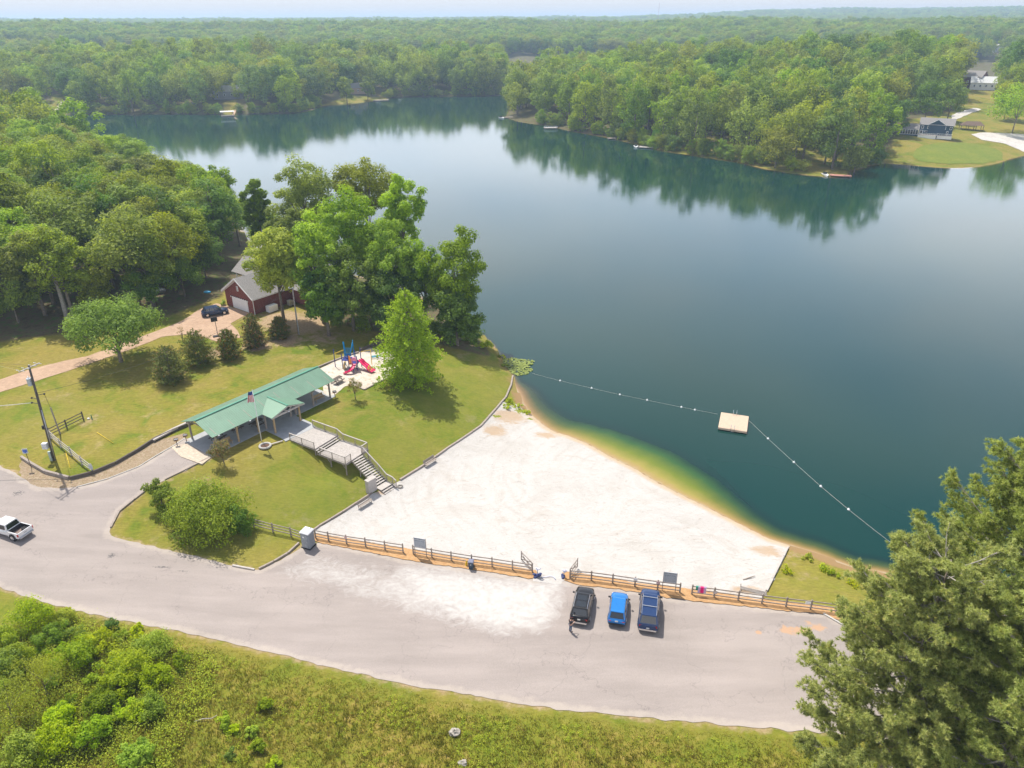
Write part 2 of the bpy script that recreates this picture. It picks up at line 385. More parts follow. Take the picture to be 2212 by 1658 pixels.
# ------------------------------------------------------------------ ground
def lawn_colour(t, P):
    big = t.noise(P, .045, 4, .6); mid_ = t.noise(P, .22, 4, .6, dist=.6); fine = t.noise(P, 2.6, 5, .75)
    streak = t.noise(P, 1.3, 3, .6, (1, 4.5, 1, .5))
    c = t.ramp(big, [(.36, (.10, .135, .011)), (.5, (.16, .157, .02)), (.64, (.22, .175, .037))])
    c = t.mix(t.mapr(mid_, .42, .68), c, (.21, .17, .04))
    c = t.mix(t.mapr(mid_, .45, .3, 0, .7), c, (.085, .135, .01))
    c = t.mix(t.math('MULTIPLY', t.mapr(t.noise(P, .35, 5, .7), .58, .72), .6), c, (.3, .23, .11))
    c = t.mix(.32, c, t.ramp(fine, [(.25, .25), (.75, .95)]), 'OVERLAY')
    c = t.mix(.3, c, t.ramp(streak, [(.35, .3), (.65, .8)]), 'OVERLAY')
    return c, fine
t = NT('ground_surface'); P = t.pos()
lawn, fine = lawn_colour(t, P)
bn = t.noise(P, .8, 5, .7)
fb = t.mapr(t.math('ADD', t.attr('bare'), t.math('MULTIPLY', t.math('SUBTRACT', bn, .5), 1.1)), .42, .72)
c = t.mix(fb, lawn, t.ramp(t.noise(P, 3, 4, .6), [(.3, (.27, .18, .1)), (.7, (.4, .3, .19))]))
mead = t.ramp(t.noise(P, 1.1, 6, .75), [(.3, (.09, .12, .01)), (.46, (.17, .165, .02)), (.6, (.26, .2, .045)), (.75, (.38, .28, .14))])
mead = t.mix(t.mapr(t.noise(P, .12, 3, .6), .4, .62), mead, t.ramp(t.noise(P, 2.2, 5, .8), [(.3, (.08, .13, .01)), (.6, (.18, .19, .02))]))
c = t.mix(t.math('MULTIPLY', t.attr('lush'), .62), c, t.ramp(t.noise(P, .5, 4, .65), [(.3, (.085, .145, .012)), (.7, (.16, .19, .022))]))
c = t.mix(t.attr('meadow'), c, mead)
fo = t.ramp(t.noise(P, .9, 5, .7), [(.3, (.06, .05, .02)), (.5, (.12, .09, .05)), (.62, (.07, .12, .02))])
fw = t.mapr(t.math('ADD', t.attr('forest'), t.math('MULTIPLY', t.math('SUBTRACT', bn, .5), .5)), .35, .65)
c = t.mix(fw, c, fo)
c = t.mix(t.mapr(t.math('ADD', t.attr('bank'), t.math('MULTIPLY', t.math('SUBTRACT', bn, .5), .9)), .4, .75), c, (.26, .17, .08))
t.done(t.bsdf(c, .95, 0, .15, (t.math('ADD', fine, bn), .6, .12))); M_GROUND = t.m

# areas (world polygons traced on the ground)
ROAD = GP([(-260, 1200), (0, 1268), (100, 1303), (220, 1331), (300, 1346), (400, 1366), (500, 1390), (600, 1413), (700, 1438), (800, 1462), (900, 1483), (1000, 1499), (1100, 1516),
    (1200, 1531), (1300, 1542), (1400, 1551), (1500, 1559), (1600, 1568), (1700, 1576), (1800, 1583), (2000, 1596), (2400, 1620), (2400, 1500), (2200, 1480), (2000, 1438),
    (1888, 1393), (1835, 1355), (1782, 1326), (1700, 1318), (1600, 1307), (1500, 1297), (1440, 1289), (1330, 1270), (1250, 1262), (1215, 1250), (1212, 1235), (1166, 1232), (1160, 1252), (1110, 1245),
    (1060, 1236), (1000, 1227), (950, 1220), (880, 1210), (800, 1193), (735, 1180), (690, 1172), (650, 1182), (620, 1202), (590, 1218), (560, 1232), (502, 1222), (460, 1211), (400, 1196),
    (320, 1178), (270, 1165), (240, 1158), (235, 1146), (256, 1105), (290, 1079), (330, 1048), (360, 1036), (400, 1016), (478, 977), (464, 980), (398, 945), (370, 966), (316, 1000),
    (275, 1017), (233, 1035), (200, 1045), (167, 1052), (123, 1055), (83, 1052), (52, 1036), (33, 1021), (0, 1006), (-60, 984), (-260, 950)])
BEACH = GP([(676, 1148), (690, 1139), (740, 1109), (806, 1066), (862, 1040), (920, 1004), (985, 958), (1038, 922), (1071, 885), (1085, 868), (1105, 866), (1125, 880)]) + \
    w2([(1140, 890), (1158, 905), (1178, 922), (1200, 934), (1231, 943), (1271, 960), (1311, 983), (1371, 1013), (1421, 1043), (1475, 1071), (1542, 1104), (1575, 1121), (1609, 1138), (1662, 1165), (1706, 1180)]) + \
    GP([(1695, 1205), (1680, 1235), (1657, 1280), (1640, 1300), (1600, 1300), (1494, 1285), (1480, 1280), (1470, 1283), (1380, 1270), (1300, 1258), (1235, 1250), (1217, 1252), (1212, 1262), (1150, 1256), (1150, 1238), (1063, 1224),
        (975, 1212), (892, 1197), (871, 1196), (790, 1182), (720, 1168), (680, 1163)])
DRIVE = GP([(-120, 905), (0, 847), (150, 800), (233, 772), (320, 740), (350, 727), (400, 722), (430, 725), (467, 737), (520, 729), (512, 712), (497, 699), (530, 681), (549, 680), (494, 661), (468, 655), (433, 667), (393, 693), (333, 717), (187, 770), (150, 777), (67, 797), (0, 820), (-120, 860)])
GRAVEL = GP([(40, 1020), (52, 1036), (83, 1052), (123, 1056), (167, 1053), (200, 1046), (233, 1036), (275, 1018), (316, 1001), (370, 967), (398, 946), (400, 935), (337, 952), (300, 975), (250, 1005), (200, 1025), (150, 1037), (107, 1025), (70, 1005), (45, 990)])
PLAY = GP([(690, 797), (738, 774), (800, 751), (850, 762), (862, 800), (848, 812), (787, 841), (765, 833), (748, 833), (718, 858), (700, 850)])
MULCH = [GP([(676, 1152), (720, 1158), (790, 1170), (871, 1184), (895, 1188), (975, 1203), (1063, 1214), (1120, 1226), (1158, 1233), (1163, 1243), (1152, 1251), (1110, 1245), (1060, 1237), (1000, 1228), (950, 1221), (880, 1211), (800, 1194), (735, 1181), (690, 1173), (672, 1166)]),
         GP([(1213, 1238), (1235, 1236), (1300, 1246), (1380, 1261), (1480, 1272), (1560, 1283), (1650, 1297), (1740, 1306), (1800, 1312), (1860, 1325), (1900, 1345), (1880, 1360), (1835, 1350), (1782, 1328), (1700, 1320), (1600, 1309), (1500, 1299), (1440, 1291), (1330, 1272), (1250, 1264), (1217, 1254)])]
FOREST = w2([(545, 560), (470, 640), (330, 690), (150, 715), (-50, 745), (-500, 860), (-900, 600)], 6) + [(-420, 380)] + SH_back[::-1][1:]
FOREST2 = w2([(660, 560), (690, 700), (760, 722), (850, 735), (960, 745), (1040, 752), (1062, 742)], 3) + [(-9, 140), (-19, 152), (-30, 164)]
THICKET = GP([(-200, 1290), (0, 1290), (60, 1315), (200, 1345), (330, 1385), (430, 1410), (470, 1440), (460, 1500), (430, 1560), (390, 1620), (360, 1700), (200, 1900), (-400, 1900)])
MEADOW = GP([(-400, 1290), (0, 1275), (300, 1352), (600, 1422), (900, 1492), (1100, 1527), (1400, 1562), (1800, 1595), (2500, 1640), (2600, 2600), (-600, 2600)])
LAWN_FAR = w2([(1910, 365), (1925, 300), (1960, 270), (2055, 255), (2070, 215), (2085, 180), (2120, 175), (2130, 235), (2212, 230), (2500, 240), (2500, 320), (2280, 326), (2212, 335), (2180, 343), (2150, 353), (2110, 361), (2030, 362)], 4)
CLEAR = [LAWN_FAR,
         w2([(684, 236), (686, 226), (760, 212), (836, 209), (838, 220), (740, 232)], 1),
         w2([(2060, 262), (2058, 168), (2142, 160), (2150, 215), (2128, 262)], 6),
         w2([(1103, 197), (1103, 160), (1150, 158), (1150, 185), (1120, 199)], 1),
         w2([(1098, 262), (1104, 256), (1150, 263), (1200, 272), (1240, 282), (1190, 276), (1150, 271)], 1),
         w2([(1690, 378), (1700, 366), (1838, 366), (1838, 384)], 1),
         w2([(108, 250), (112, 222), (140, 222), (140, 250)], 1),
         w2([(478, 252), (484, 232), (512, 228), (512, 250)], 1)]

def ring_grid(r0, r1, amax, k, step0, dstep):
    rs = [r0]
    while rs[-1] < r1: rs.append(rs[-1] + max(step0, k * rs[-1]))
    rs = np.array(rs); an = np.radians(np.linspace(-amax, amax, int(2 * amax / dstep) + 1))
    R_, A_ = np.meshgrid(rs, an, indexing='ij'); nr, na = R_.shape
    idx = np.arange(nr * na).reshape(nr, na)
    q = np.stack([idx[:-1, :-1], idx[:-1, 1:], idx[1:, 1:], idx[1:, :-1]], -1).reshape(-1, 4)
    return (R_ * np.sin(A_)).ravel(), (R_ * np.cos(A_)).ravel(), q
# the ground as one sheet: fine around the beach, coarse towards the horizon
gx, gy, gq = ring_grid(8, 9000, 88, .0105, .8, .5)
gz = H(gx, gy)
P2 = np.stack([gx, gy], 1)
a_for = np.clip(np.maximum(smooth(3, -3, sdist(P2, FOREST)), smooth(2, -2, sdist(P2, FOREST2))), 0, 1)
rr = np.hypot(gx, gy)
farw = smooth(330, 360, np.hypot(gx + 40, gy - 60)) * 1.0
inl = np.zeros(len(gx))
for c_ in CLEAR: inl = np.maximum(inl, smooth(2, -3, sdist(P2, c_)))
a_for = np.maximum(a_for, farw * (1 - inl))
a_mead = smooth(1, -2, sdist(P2, MEADOW))
dl = sdist(P2, LAKE)
a_bank = smooth(2.2, .5, dl) * (1 - .6 * a_for) * np.where((gx > -1) & (gy < 109), 1.0, .55)
bare = np.zeros(len(gx))
for px, py, rad, amt in [(250, 760, 6, .5), (130, 700, 5, .7), (60, 712, 5, .6), (200, 700, 5, .5), (110, 800, 4, .5), (120, 860, 7, .42), (60, 920, 6, .4), (370, 810, 4, .6), (480, 760, 4, .8), (560, 745, 4, .8), (620, 735, 4, .9),
        (660, 700, 6, 1), (610, 690, 6, 1), (700, 730, 5, .7), (445, 700, 3, .5), (420, 650, 5, .6), (1000, 770, 4, .5), (440, 1030, 4, .45), (640, 1120, 3.5, .5), (770, 1065, 2.5, .5), (1020, 905, 2, .6), (860, 770, 3, .5),
        (200, 905, 3, .6), (1700, 1215, 2, .5), (1740, 1245, 2.5, .5), (1830, 1345, 3, .6), (1720, 1190, 2, .6), (820, 1640, 1.2, .8), (800, 1600, 1.0, .6), (1500, 1600, 3, .35), (850, 1480, 3, .25), (-20, 690, 8, .7), (520, 680, 3, .7), (560, 660, 5, .8)]:
    g_ = G(px, py); bare = np.maximum(bare, amt * np.exp(-((gx - g_[0]) ** 2 + (gy - g_[1]) ** 2) / (rad * rad)))
# worn strip along the far side of the road
dr = sdist(P2, ROAD); bare = np.maximum(bare, .62 * smooth(1.3, .1, dr) * (rr < 160)); dd = sdist(P2, DRIVE); bare = np.maximum(bare, .5 * smooth(.8, 0, dd) * (rr < 220))
lush = np.zeros(len(gx))
for px, py, rad, amt in [(980, 860, 13, 1), (860, 960, 9, .8), (700, 1080, 8, 1), (560, 1100, 8, .8), (450, 1180, 6, .7), (600, 1020, 6, .6), (260, 640, 12, .7), (120, 640, 10, .5), (80, 900, 7, .5), (1750, 1270, 6, .3)]:
    g_ = G(px, py); lush = np.maximum(lush, amt * np.exp(-((gx - g_[0]) ** 2 + (gy - g_[1]) ** 2) / (rad * rad)))
me = mesh_np('ground', np.stack([gx, gy, gz], 1), gq, M_GROUND, {'bare': bare, 'lush': lush, 'forest': a_for, 'meadow': a_mead, 'bank': a_bank}, True, 'POINT')
struct('ground', me)

def ragged(poly, amp, wl=2.2, seg=.6, seed=1):
    rng = np.random.RandomState(seed); out = []
    n = len(poly)
    for i in range(n):
        a, b = np.array(poly[i]), np.array(poly[(i + 1) % n]); Ln = np.hypot(*(b - a)); k = max(1, int(Ln / seg)); nv = np.array([-(b - a)[1], (b - a)[0]]) / max(Ln, 1e-6)
        for j in range(k):
            p = a + (b - a) * j / k; out.append(tuple(p + nv * amp * (wob(p[0] * 1.0, p[1], wl, 2) + rng.uniform(-.35, .35))))
    return out
def sheet(name, poly, step, lift, mat, attrs=None, kind='structure'):
    poly = np.array(poly); lo = poly.min(0) - step; hi = poly.max(0) + step
    xs = np.arange(lo[0], hi[0], step); ys = np.arange(lo[1], hi[1], step)
    X, Y = np.meshgrid(xs, ys, indexing='ij'); pts = np.stack([X.ravel(), Y.ravel()], 1); d = sdist(pts, poly).reshape(X.shape)
    ins = d < 0; cell = (ins[:-1, :-1] | ins[1:, :-1] | ins[1:, 1:] | ins[:-1, 1:])
    ID = np.arange(X.size).reshape(X.shape)
    q = np.stack([ID[:-1, :-1], ID[1:, :-1], ID[1:, 1:], ID[:-1, 1:]], -1)[cell]
    used = np.unique(q); mp_ = -np.ones(X.size, int); mp_[used] = np.arange(len(used)); q = mp_[q]; V = pts[used].copy(); dv = d.ravel()[used]
    o_ = dv > 0; Q = V[o_]; best = np.full(len(Q), 1e18); bp = Q.copy()
    for i in range(len(poly)):
        a, b = poly[i], poly[(i + 1) % len(poly)]; e = b - a; tt = np.clip(((Q - a) @ e) / max(e @ e, 1e-12), 0, 1); c_ = a + tt[:, None] * e; dd_ = ((Q - c_) ** 2).sum(1)
        m_ = dd_ < best; best[m_] = dd_[m_]; bp[m_] = c_[m_]
    V[o_] = bp
    z = H(V[:, 0], V[:, 1]) + lift
    at_ = {k: f_(V) for k, f_ in (attrs or {}).items()}
    me = mesh_np(name, np.column_stack([V, z]), q, mat, at_, True, 'POINT'); o = link(name, me)
    if kind: o['kind'] = kind
    return o

# asphalt with sand washed over it
SANDY = GP([(878, 1222), (960, 1230), (1050, 1240), (1150, 1252), (1215, 1248), (1222, 1265), (1212, 1300), (1195, 1335), (1168, 1358), (1110, 1366), (1060, 1362), (1000, 1340), (960, 1320), (905, 1306), (884, 1285), (868, 1252)])
SANDY2 = GP([(600, 1212), (680, 1178), (860, 1212), (1215, 1250), (1228, 1300), (1222, 1370), (1150, 1388), (1040, 1375), (900, 1350), (760, 1312), (640, 1275), (560, 1245)])
t = NT('asphalt_surface'); P = t.pos()
big = t.noise(P, .07, 4, .6); grain = t.noise(P, 9, 4, .8); lane = t.noise(P, .35, 4, .6, (.25, 1.6, 1, -.12))
c = t.ramp(big, [(.3, (.27, .235, .215)), (.7, (.315, .272, .25))])
c = t.mix(.2, c, t.ramp(lane, [(.35, .28), (.65, .7)]), 'OVERLAY'); c = t.mix(.25, c, t.ramp(grain, [(.3, .3), (.7, .72)]), 'OVERLAY')
crk = t.n('ShaderNodeTexVoronoi', feature='DISTANCE_TO_EDGE'); crk.inputs['Scale'].default_value = .11
dv = t.n('ShaderNodeVectorMath', operation='ADD'); nn = t.n('ShaderNodeTexNoise'); nn.inputs['Scale'].default_value = .5; nn.inputs['Detail'].default_value = 4; t.l(P, nn.inputs[0])
vm = t.n('ShaderNodeVectorMath', operation='SCALE'); vm.inputs['Scale'].default_value = 5; t.l(nn.outputs['Color'], vm.inputs[0]); t.l(P, dv.inputs[0]); t.l(vm.outputs[0], dv.inputs[1]); t.l(dv.outputs[0], crk.inputs[0])
c = t.mix(t.math('MULTIPLY', t.mapr(crk.outputs['Distance'], .005, .0), .45), c, (.13, .11, .11))
sn = t.noise(P, .55, 6, .75, (1, 1.5, 1, .4), 1.2)
sm = t.mapr(t.math('ADD', t.attr('sand'), t.math('MULTIPLY', t.math('SUBTRACT', sn, .5), 1.35)), .3, .85)
scol = t.ramp(t.noise(P, 1.4, 5, .7), [(.3, (.39, .365, .34)), (.6, (.475, .455, .435))])
c = t.mix(sm, c, scol)
c = t.mix(t.mapr(t.math('ADD', t.attr('edge'), t.math('MULTIPLY', t.math('SUBTRACT', t.noise(P, .9, 4, .7), .5), 1.2)), .6, .95, 0, .45), c, (.44, .38, .32))
mk = t.noise(P, 4.5, 4, .75, (1, 1.6, 1, .3)); c = t.mix(t.math('MULTIPLY', t.mapr(t.math('MULTIPLY', t.attr('marks'), mk), .43, .5), .85), c, (.06, .06, .065))
c = t.mix(t.mapr(t.math('ADD', t.attr('rust'), t.math('MULTIPLY', t.math('SUBTRACT', t.noise(P, 1.1, 4, .6), .5), 1.6)), .6, .8, 0, .75), c, (.45, .27, .15))
t.done(t.bsdf(c, .9, 0, .25, (grain, .3, .01)))
def spots(lst):
    ce = [(G(a, b)[:2], sx, sy) for a, b, sx, sy in lst]
    def f(V):
        o = np.zeros(len(V))
        for (cx_, cy_), sx, sy in ce: o = np.maximum(o, np.exp(-((V[:, 0] - cx_) / sx) ** 2 - ((V[:, 1] - cy_) / sy) ** 2))
        return o
    return f
def edge_band(V):
    d = -sdist(V, ROAD); return smooth(1.6, .2, d)
sheet('road', ragged(ROAD, .22, 3.1), .55, .035, t.m, {
    'sand': lambda V: 1.0 * smooth(1.8, -2.6, sdist(V, SANDY)) * .95 + .56 * smooth(1.5, -4, sdist(V, SANDY2)) * (1 - smooth(1.3, -1.6, sdist(V, SANDY))),
    'edge': edge_band, 'marks': spots([(243, 1200, 1.2, 1.3), (300, 1215, 1.8, .5), (350, 1225, 2.2, .55), (395, 1235, 1.6, .4), (40, 1065, 1.6, 1.2)]),
    'rust': spots([(1715, 1360, 2.6, .8), (1760, 1355, 1.4, .9), (1640, 1365, .5, .5), (1870, 1380, 2, 1)])})

# white beach sand
t = NT('beach_sand'); P = t.pos()
n1 = t.noise(P, .16, 5, .65, dist=1.0); n2 = t.noise(P, .55, 6, .75, (1, 1.9, 1, .5), 1.8); n3 = t.noise(P, 6, 4, .7)
c = t.ramp(n1, [(.3, (.42, .395, .365)), (.55, (.475, .455, .432)), (.75, (.40, .365, .325))])
c = t.mix(t.mapr(n2, .57, .72, 0, .75), c, (.28, .23, .18)); c = t.mix(t.mapr(n2, .42, .3, 0, .6), c, (.29, .265, .24))
c = t.mix(.22, c, t.ramp(n3, [(.3, .34), (.7, .68)]), 'OVERLAY')
c = t.mix(t.mapr(t.noise(P, 2.2, 3, .7), .70, .76, 0, .5), c, (.3, .25, .2))
wv = t.n('ShaderNodeTexWave', wave_type='RINGS', rings_direction='Z'); wv.inputs['Scale'].default_value = .16; wv.inputs['Distortion'].default_value = 9; wv.inputs['Detail'].default_value = 4; wv.inputs['Detail Scale'].default_value = .35
vo = t.n('ShaderNodeVectorMath', operation='ADD'); vo.inputs[1].default_value = (-14, -84, 0); t.l(P, vo.inputs[0]); t.l(vo.outputs[0], wv.inputs[0])
trk = t.math('MULTIPLY', t.mapr(wv.outputs['Fac'], .72, .95), t.mapr(t.noise(P, .13, 3, .6), .42, .6)); c = t.mix(t.math('MULTIPLY', trk, .16), c, (.33, .29, .25))
wet = t.mapr(t.math('ADD', t.attr('wet'), t.math('MULTIPLY', t.math('SUBTRACT', t.noise(P, .7, 4, .6), .5), .5)), .3, .9)
c = t.mix(wet, c, t.mix(t.noise(P, .5, 3), (.4, .3, .2), (.5, .4, .29)))
c = t.mix(t.mapr(t.math('ADD', t.attr('dirt'), t.math('MULTIPLY', t.math('SUBTRACT', n2, .5), 1.4)), .5, .85, 0, .85), c, (.4, .29, .19))
c = t.mix(t.mapr(t.math('ADD', t.attr('weeds'), t.math('MULTIPLY', t.math('SUBTRACT', t.noise(P, 1.6, 4, .7), .5), 1.8)), .62, .75), c, (.2, .22, .03))
t.done(t.bsdf(c, .95, 0, .1, (t.math('ADD', t.math('ADD', n2, t.math('MULTIPLY', trk, -.15)), t.math('MULTIPLY', n3, .4)), .9, .14)))
sheet('beach', ragged(BEACH, .12, 2), .5, .05, t.m, {
    'wet': lambda V: smooth(1.7, .1, sdist(V, LAKE)),
    'dirt': spots([(1100, 900, 4, 3), (1070, 930, 2.5, 2.5), (1655, 1190, 2.5, 1.5), (1610, 1275, 2.5, 1.0), (1500, 1275, 3, .6), (820, 1060, 1.6, 1), (1180, 940, 2.5, 1.5)]),
    'weeds': spots([(1105, 873, 2.0, 1.3), (1125, 888, 1.2, 1.2), (1075, 900, .9, .9), (1145, 905, .9, .5)])})

def flat_mat(name, c1, c2, sc=1.5, bumpy=.2, c3=None):
    t = NT(name); P = t.pos(); a = t.noise(P, sc, 5, .7); b = t.noise(P, sc * 7, 4, .8)
    c = t.ramp(a, [(.3, c1), (.7, c2)]); c = t.mix(.35, c, t.ramp(b, [(.3, .25), (.7, .8)]), 'OVERLAY')
    if c3: c = t.mix(t.mapr(t.noise(P, sc * 2.2, 4, .7), .55, .66), c, c3)
    return t.done(t.bsdf(c, .95, 0, .15, (b, bumpy, .05)))
M_DRIVE = flat_mat('tan_concrete', (.36, .245, .17), (.43, .3, .21), .25)
sheet('driveway', ragged(DRIVE, .08, 3), .6, .045, M_DRIVE)
M_GRAV = flat_mat('rubble_gravel', (.22, .15, .085), (.38, .3, .22), 3.2, .9, (.14, .15, .03))
sheet('gravel_verge', ragged(GRAVEL, .25, 2), .45, .02, M_GRAV)
sheet('playground_sand', ragged(PLAY, .1, 2), .5, .055, flat_mat('play_sand', (.44, .38, .31), (.58, .53, .47), .7, .4, (.4, .3, .2)))
M_MULCH = flat_mat('pine_straw', (.36, .2, .09), (.48, .3, .15), 2.0, .9)
for k, m_ in enumerate(MULCH): sheet('mulch_strip', ragged(m_, .16, 1.6, .5, k), .35, .10 if k == 0 else .10, M_MULCH)

# far drive and car park by the houses across the lake
M_FARROAD = flat_mat('pale_gravel', (.42, .39, .36), (.52, .49, .45), .12)
for poly in [[(2098, 290), (2120, 286), (2160, 287), (2212, 290), (2400, 300), (2400, 335), (2212, 328), (2170, 310), (2120, 302)],
             [(2055, 250), (2066, 244), (2105, 232), (2120, 236), (2090, 247), (2070, 256), (2058, 262)]]:
    sheet('gravel_road', ragged(GP(poly), .5, 9), 2.0, .12, M_FARROAD)
M_FARLAWN = flat_mat('far_lawn', (.1, .15, .02), (.2, .19, .04), .1, .3)
sheet('lawn_circle', ragged(GP([(1985, 318), (2030, 308), (2080, 307), (2130, 315), (2165, 328), (2165, 345), (2120, 354), (2050, 355), (1995, 350), (1970, 338)]), .6, 9), 2.0, .10, flat_mat('mown_circle', (.12, .165, .022), (.17, .19, .03), .15, .3))
sheet('far_meadow', ragged(GP([(1104, 196), (1104, 164), (1112, 160), (1136, 160), (1132, 175), (1118, 192)]), 1, 20), 4, .3, M_FARLAWN)

# ------------------------------------------------------------------ water
wx, wy, wq = ring_grid(40, 1100, 88, .012, .8, .5)
wp = np.stack([wx, wy], 1); dsh = -sdist(wp, LAKE)
SHW = w2([(1892, 1233), (1709, 1178), (1609, 1138), (1542, 1104), (1475, 1071), (1421, 1043), (1371, 1013), (1311, 983), (1271, 960), (1231, 943), (1178, 922), (1140, 890), (1120, 850), (1106, 812), (1062, 742)])
WV = [2.4, 2.6, 3.1, 4.8, 7.6, 9, 9.4, 8, 6.6, 5.2, 4.5, 4.5, 4, 1.2, .8]
GV = [.25, .25, .3, .6, 1, 1, 1, 1, .9, .6, .25, .1, 0, 0, 0]      # how far the green algae bloom replaces brown sand
num = 0; gn_ = 0; den = 0
for (sx, sy), w_, g_ in zip(SHW, WV, GV):
    k_ = 1 / (((wx - sx) ** 2 + (wy - sy) ** 2) + 4) ** 1.5; num = num + k_ * w_; gn_ = gn_ + k_ * g_; den = den + k_
wloc = num / den; far_ = np.hypot(wx - 20, wy - 95) > 75; wloc = np.where(far_, 3.0, wloc)
t = NT('lake_water'); P = t.pos()
sh = t.math('ADD', t.attr('shallow'), t.math('MULTIPLY', t.math('SUBTRACT', t.noise(P, .5, 4, .6), .5), .16))
brown = t.ramp(sh, [(0, (.36, .28, .18)), (.10, (.28, .17, .075)), (.26, (.15, .1, .04)), (.5, (.04, .055, .025)), (.9, (.004, .022, .02))])
green = t.ramp(sh, [(0, (.36, .29, .18)), (.06, (.33, .23, .09)), (.16, (.27, .23, .05)), (.38, (.13, .165, .015)), (.7, (.03, .09, .02)), (1.0, (.004, .024, .021))])
c = t.mix(t.attr('bloom'), brown, green)
deep = t.ramp(t.noise(P, .012, 3, .5), [(.3, (.002, .028, .021)), (.7, (.003, .036, .031))])
c = t.mix(t.mapr(sh, .85, 1.3), c, deep)
rip = t.noise(P, 1.6, 3, .55, (1, 1.6, 1, .2)); rip2 = t.noise(P, .35, 3, .5)
c0 = t.n('ShaderNodeBsdfPrincipled'); t.l(c, c0.inputs['Base Color']); c0.inputs['Roughness'].default_value = .6; c0.inputs['Specular IOR Level'].default_value = 0
gl = t.n('ShaderNodeBsdfGlossy'); gl.inputs['Roughness'].default_value = .03; gl.inputs[0].default_value = (.93, .97, 1, 1)
bp_ = t.n('ShaderNodeBump'); bp_.inputs['Strength'].default_value = .22; bp_.inputs['Distance'].default_value = .03; t.l(t.math('ADD', rip, t.math('MULTIPLY', rip2, 1.5)), bp_.inputs['Height']); t.l(bp_.outputs[0], gl.inputs['Normal'])
fr = t.n('ShaderNodeFresnel'); fr.inputs['IOR'].default_value = 1.37
m = t.n('ShaderNodeMixShader'); t.l(fr.outputs[0], m.inputs[0]); t.l(c0.outputs[0], m.inputs[1]); t.l(gl.outputs[0], m.inputs[2]); t.done(m.outputs[0])
me = mesh_np('lake_water', np.stack([wx, wy, np.zeros(len(wx))], 1), wq, t.m, {'shallow': np.clip(dsh / wloc, -.2, 3), 'bloom': np.where(far_, 0, gn_ / den)}, True, 'POINT')
struct('lake_water', me)

# ------------------------------------------------------------------ haze
def haze_box():
    mb = MB(); mb.box((0, 4200, 48.5), (16000, 9400, 107)); t = NT('haze_air'); v = t.n('ShaderNodeVolumePrincipled')
    v.inputs['Color'].default_value = (.56, .76, 1, 1); v.inputs['Density'].default_value = .00024; v.inputs['Anisotropy'].default_value = .2
    t.l(v.outputs[0], t.out.inputs[1]); o = mb.obj('haze', t.m); o['kind'] = 'stuff'; return o
haze_box()
# ------------------------------------------------------------------ trees
def unit(rng, n):
    v = rng.normal(size=(n, 3)); return v / np.linalg.norm(v, axis=1)[:, None]
def leaf_quads(rng, pos, nrm, size, aspect=.75):
    """one small quad per leaf cluster at pos facing nrm"""
    n = len(pos); a = np.cross(nrm, unit(rng, n)); a /= np.linalg.norm(a, axis=1)[:, None] + 1e-9; b = np.cross(nrm, a)
    s = (size * rng.uniform(.65, 1.35, n))[:, None]; a = a * s * .5; b = b * s * .5 * aspect
    bend = nrm * s * .12
    V = np.stack([pos - a, pos - b * 1.0 + bend, pos + a, pos + b * 1.0 + bend], 1).reshape(-1, 3)
    Fq = np.arange(4 * n).reshape(n, 4); return V, Fq
def crown_cloud(rng, centers, radii, nper, size, flat=.85, up=.35, inner=.35):
    """leaves gathered on the outside of many small lobes"""
    P_, N_, T_ = [], [], []
    allc = np.array(centers); mid_ = allc.mean(0)
    for c, r in zip(centers, radii):
        n = max(6, int(nper * rng.uniform(.75, 1.25)))
        d = unit(rng, n); keep = (d[:, 2] > -.55) | (rng.uniform(size=n) < .4); d = d[keep]; n = len(d)
        rad = r * (inner + (1 - inner) * rng.uniform(0, 1, n) ** .4) * (1 + .22 * np.sin(d[:, 0] * 5 + c[0]) * np.sin(d[:, 1] * 5 + c[1]) + .1 * rng.normal(size=n))
        p = c + d * rad[:, None] * np.array([1, 1, flat]); nn = d + unit(rng, n) * .48 + np.array([0, 0, up + .25]); nn /= np.linalg.norm(nn, axis=1)[:, None]
        P_.append(p); N_.append(nn); T_.append(np.clip(rng.normal(.45, .2, n) + rng.normal(0, .12), 0, .8))
    return np.concatenate(P_), np.concatenate(N_), np.concatenate(T_)
def lobes(rng, n, a, c, zc, low=-.45, jit=.15, rs=(.24, .38)):
    out = []; rad = []
    k = 0
    while len(out) < n and k < n * 40:
        k += 1
        d = unit(rng, 1)[0]
        if d[2] < low: continue
        q = rng.uniform(.62, 1.0) if rng.uniform() < .8 else rng.uniform(.2, .6)
        p = np.array([d[0] * a * q * (1 + jit * rng.normal()), d[1] * a * q * (1 + jit * rng.normal()), zc + d[2] * c * q])
        if any(np.linalg.norm((p - o) / np.array([1, 1, .8])) < a * .22 for o in out) and k < n * 20: continue
        out.append(p); rad.append(a * rng.uniform(*rs))
    return out, rad
def trunk_mb(rng, h, r, crown_pts, nb=7, lean=.03, zfork=.45):
    mb = MB(); lx, ly = rng.uniform(-lean, lean, 2) * h
    zz = np.linspace(-.4, h, 6); mb.tube([(lx * (max(z, 0) / h) ** 1.5, ly * (max(z, 0) / h) ** 1.5, z) for z in zz], [r * 1.35, r, r * .8, r * .62, r * .42, r * .15], 8)
    idx = rng.choice(len(crown_pts), min(nb, len(crown_pts)), replace=False)
    for i in idx:
        q = crown_pts[i]; z0 = h * rng.uniform(zfork * .8, zfork + .25); z0 = min(z0, q[2] - .3) if q[2] > 1.2 else z0 * .5
        p0 = np.array([lx * (z0 / h) ** 1.5, ly * (z0 / h) ** 1.5, z0]); m_ = (p0 + q) / 2 + np.array([0, 0, .08 * h]) * rng.uniform(.2, 1)
        mb.tube([p0, m_, q], [r * .45, r * .28, r * .08], 5)
    return mb
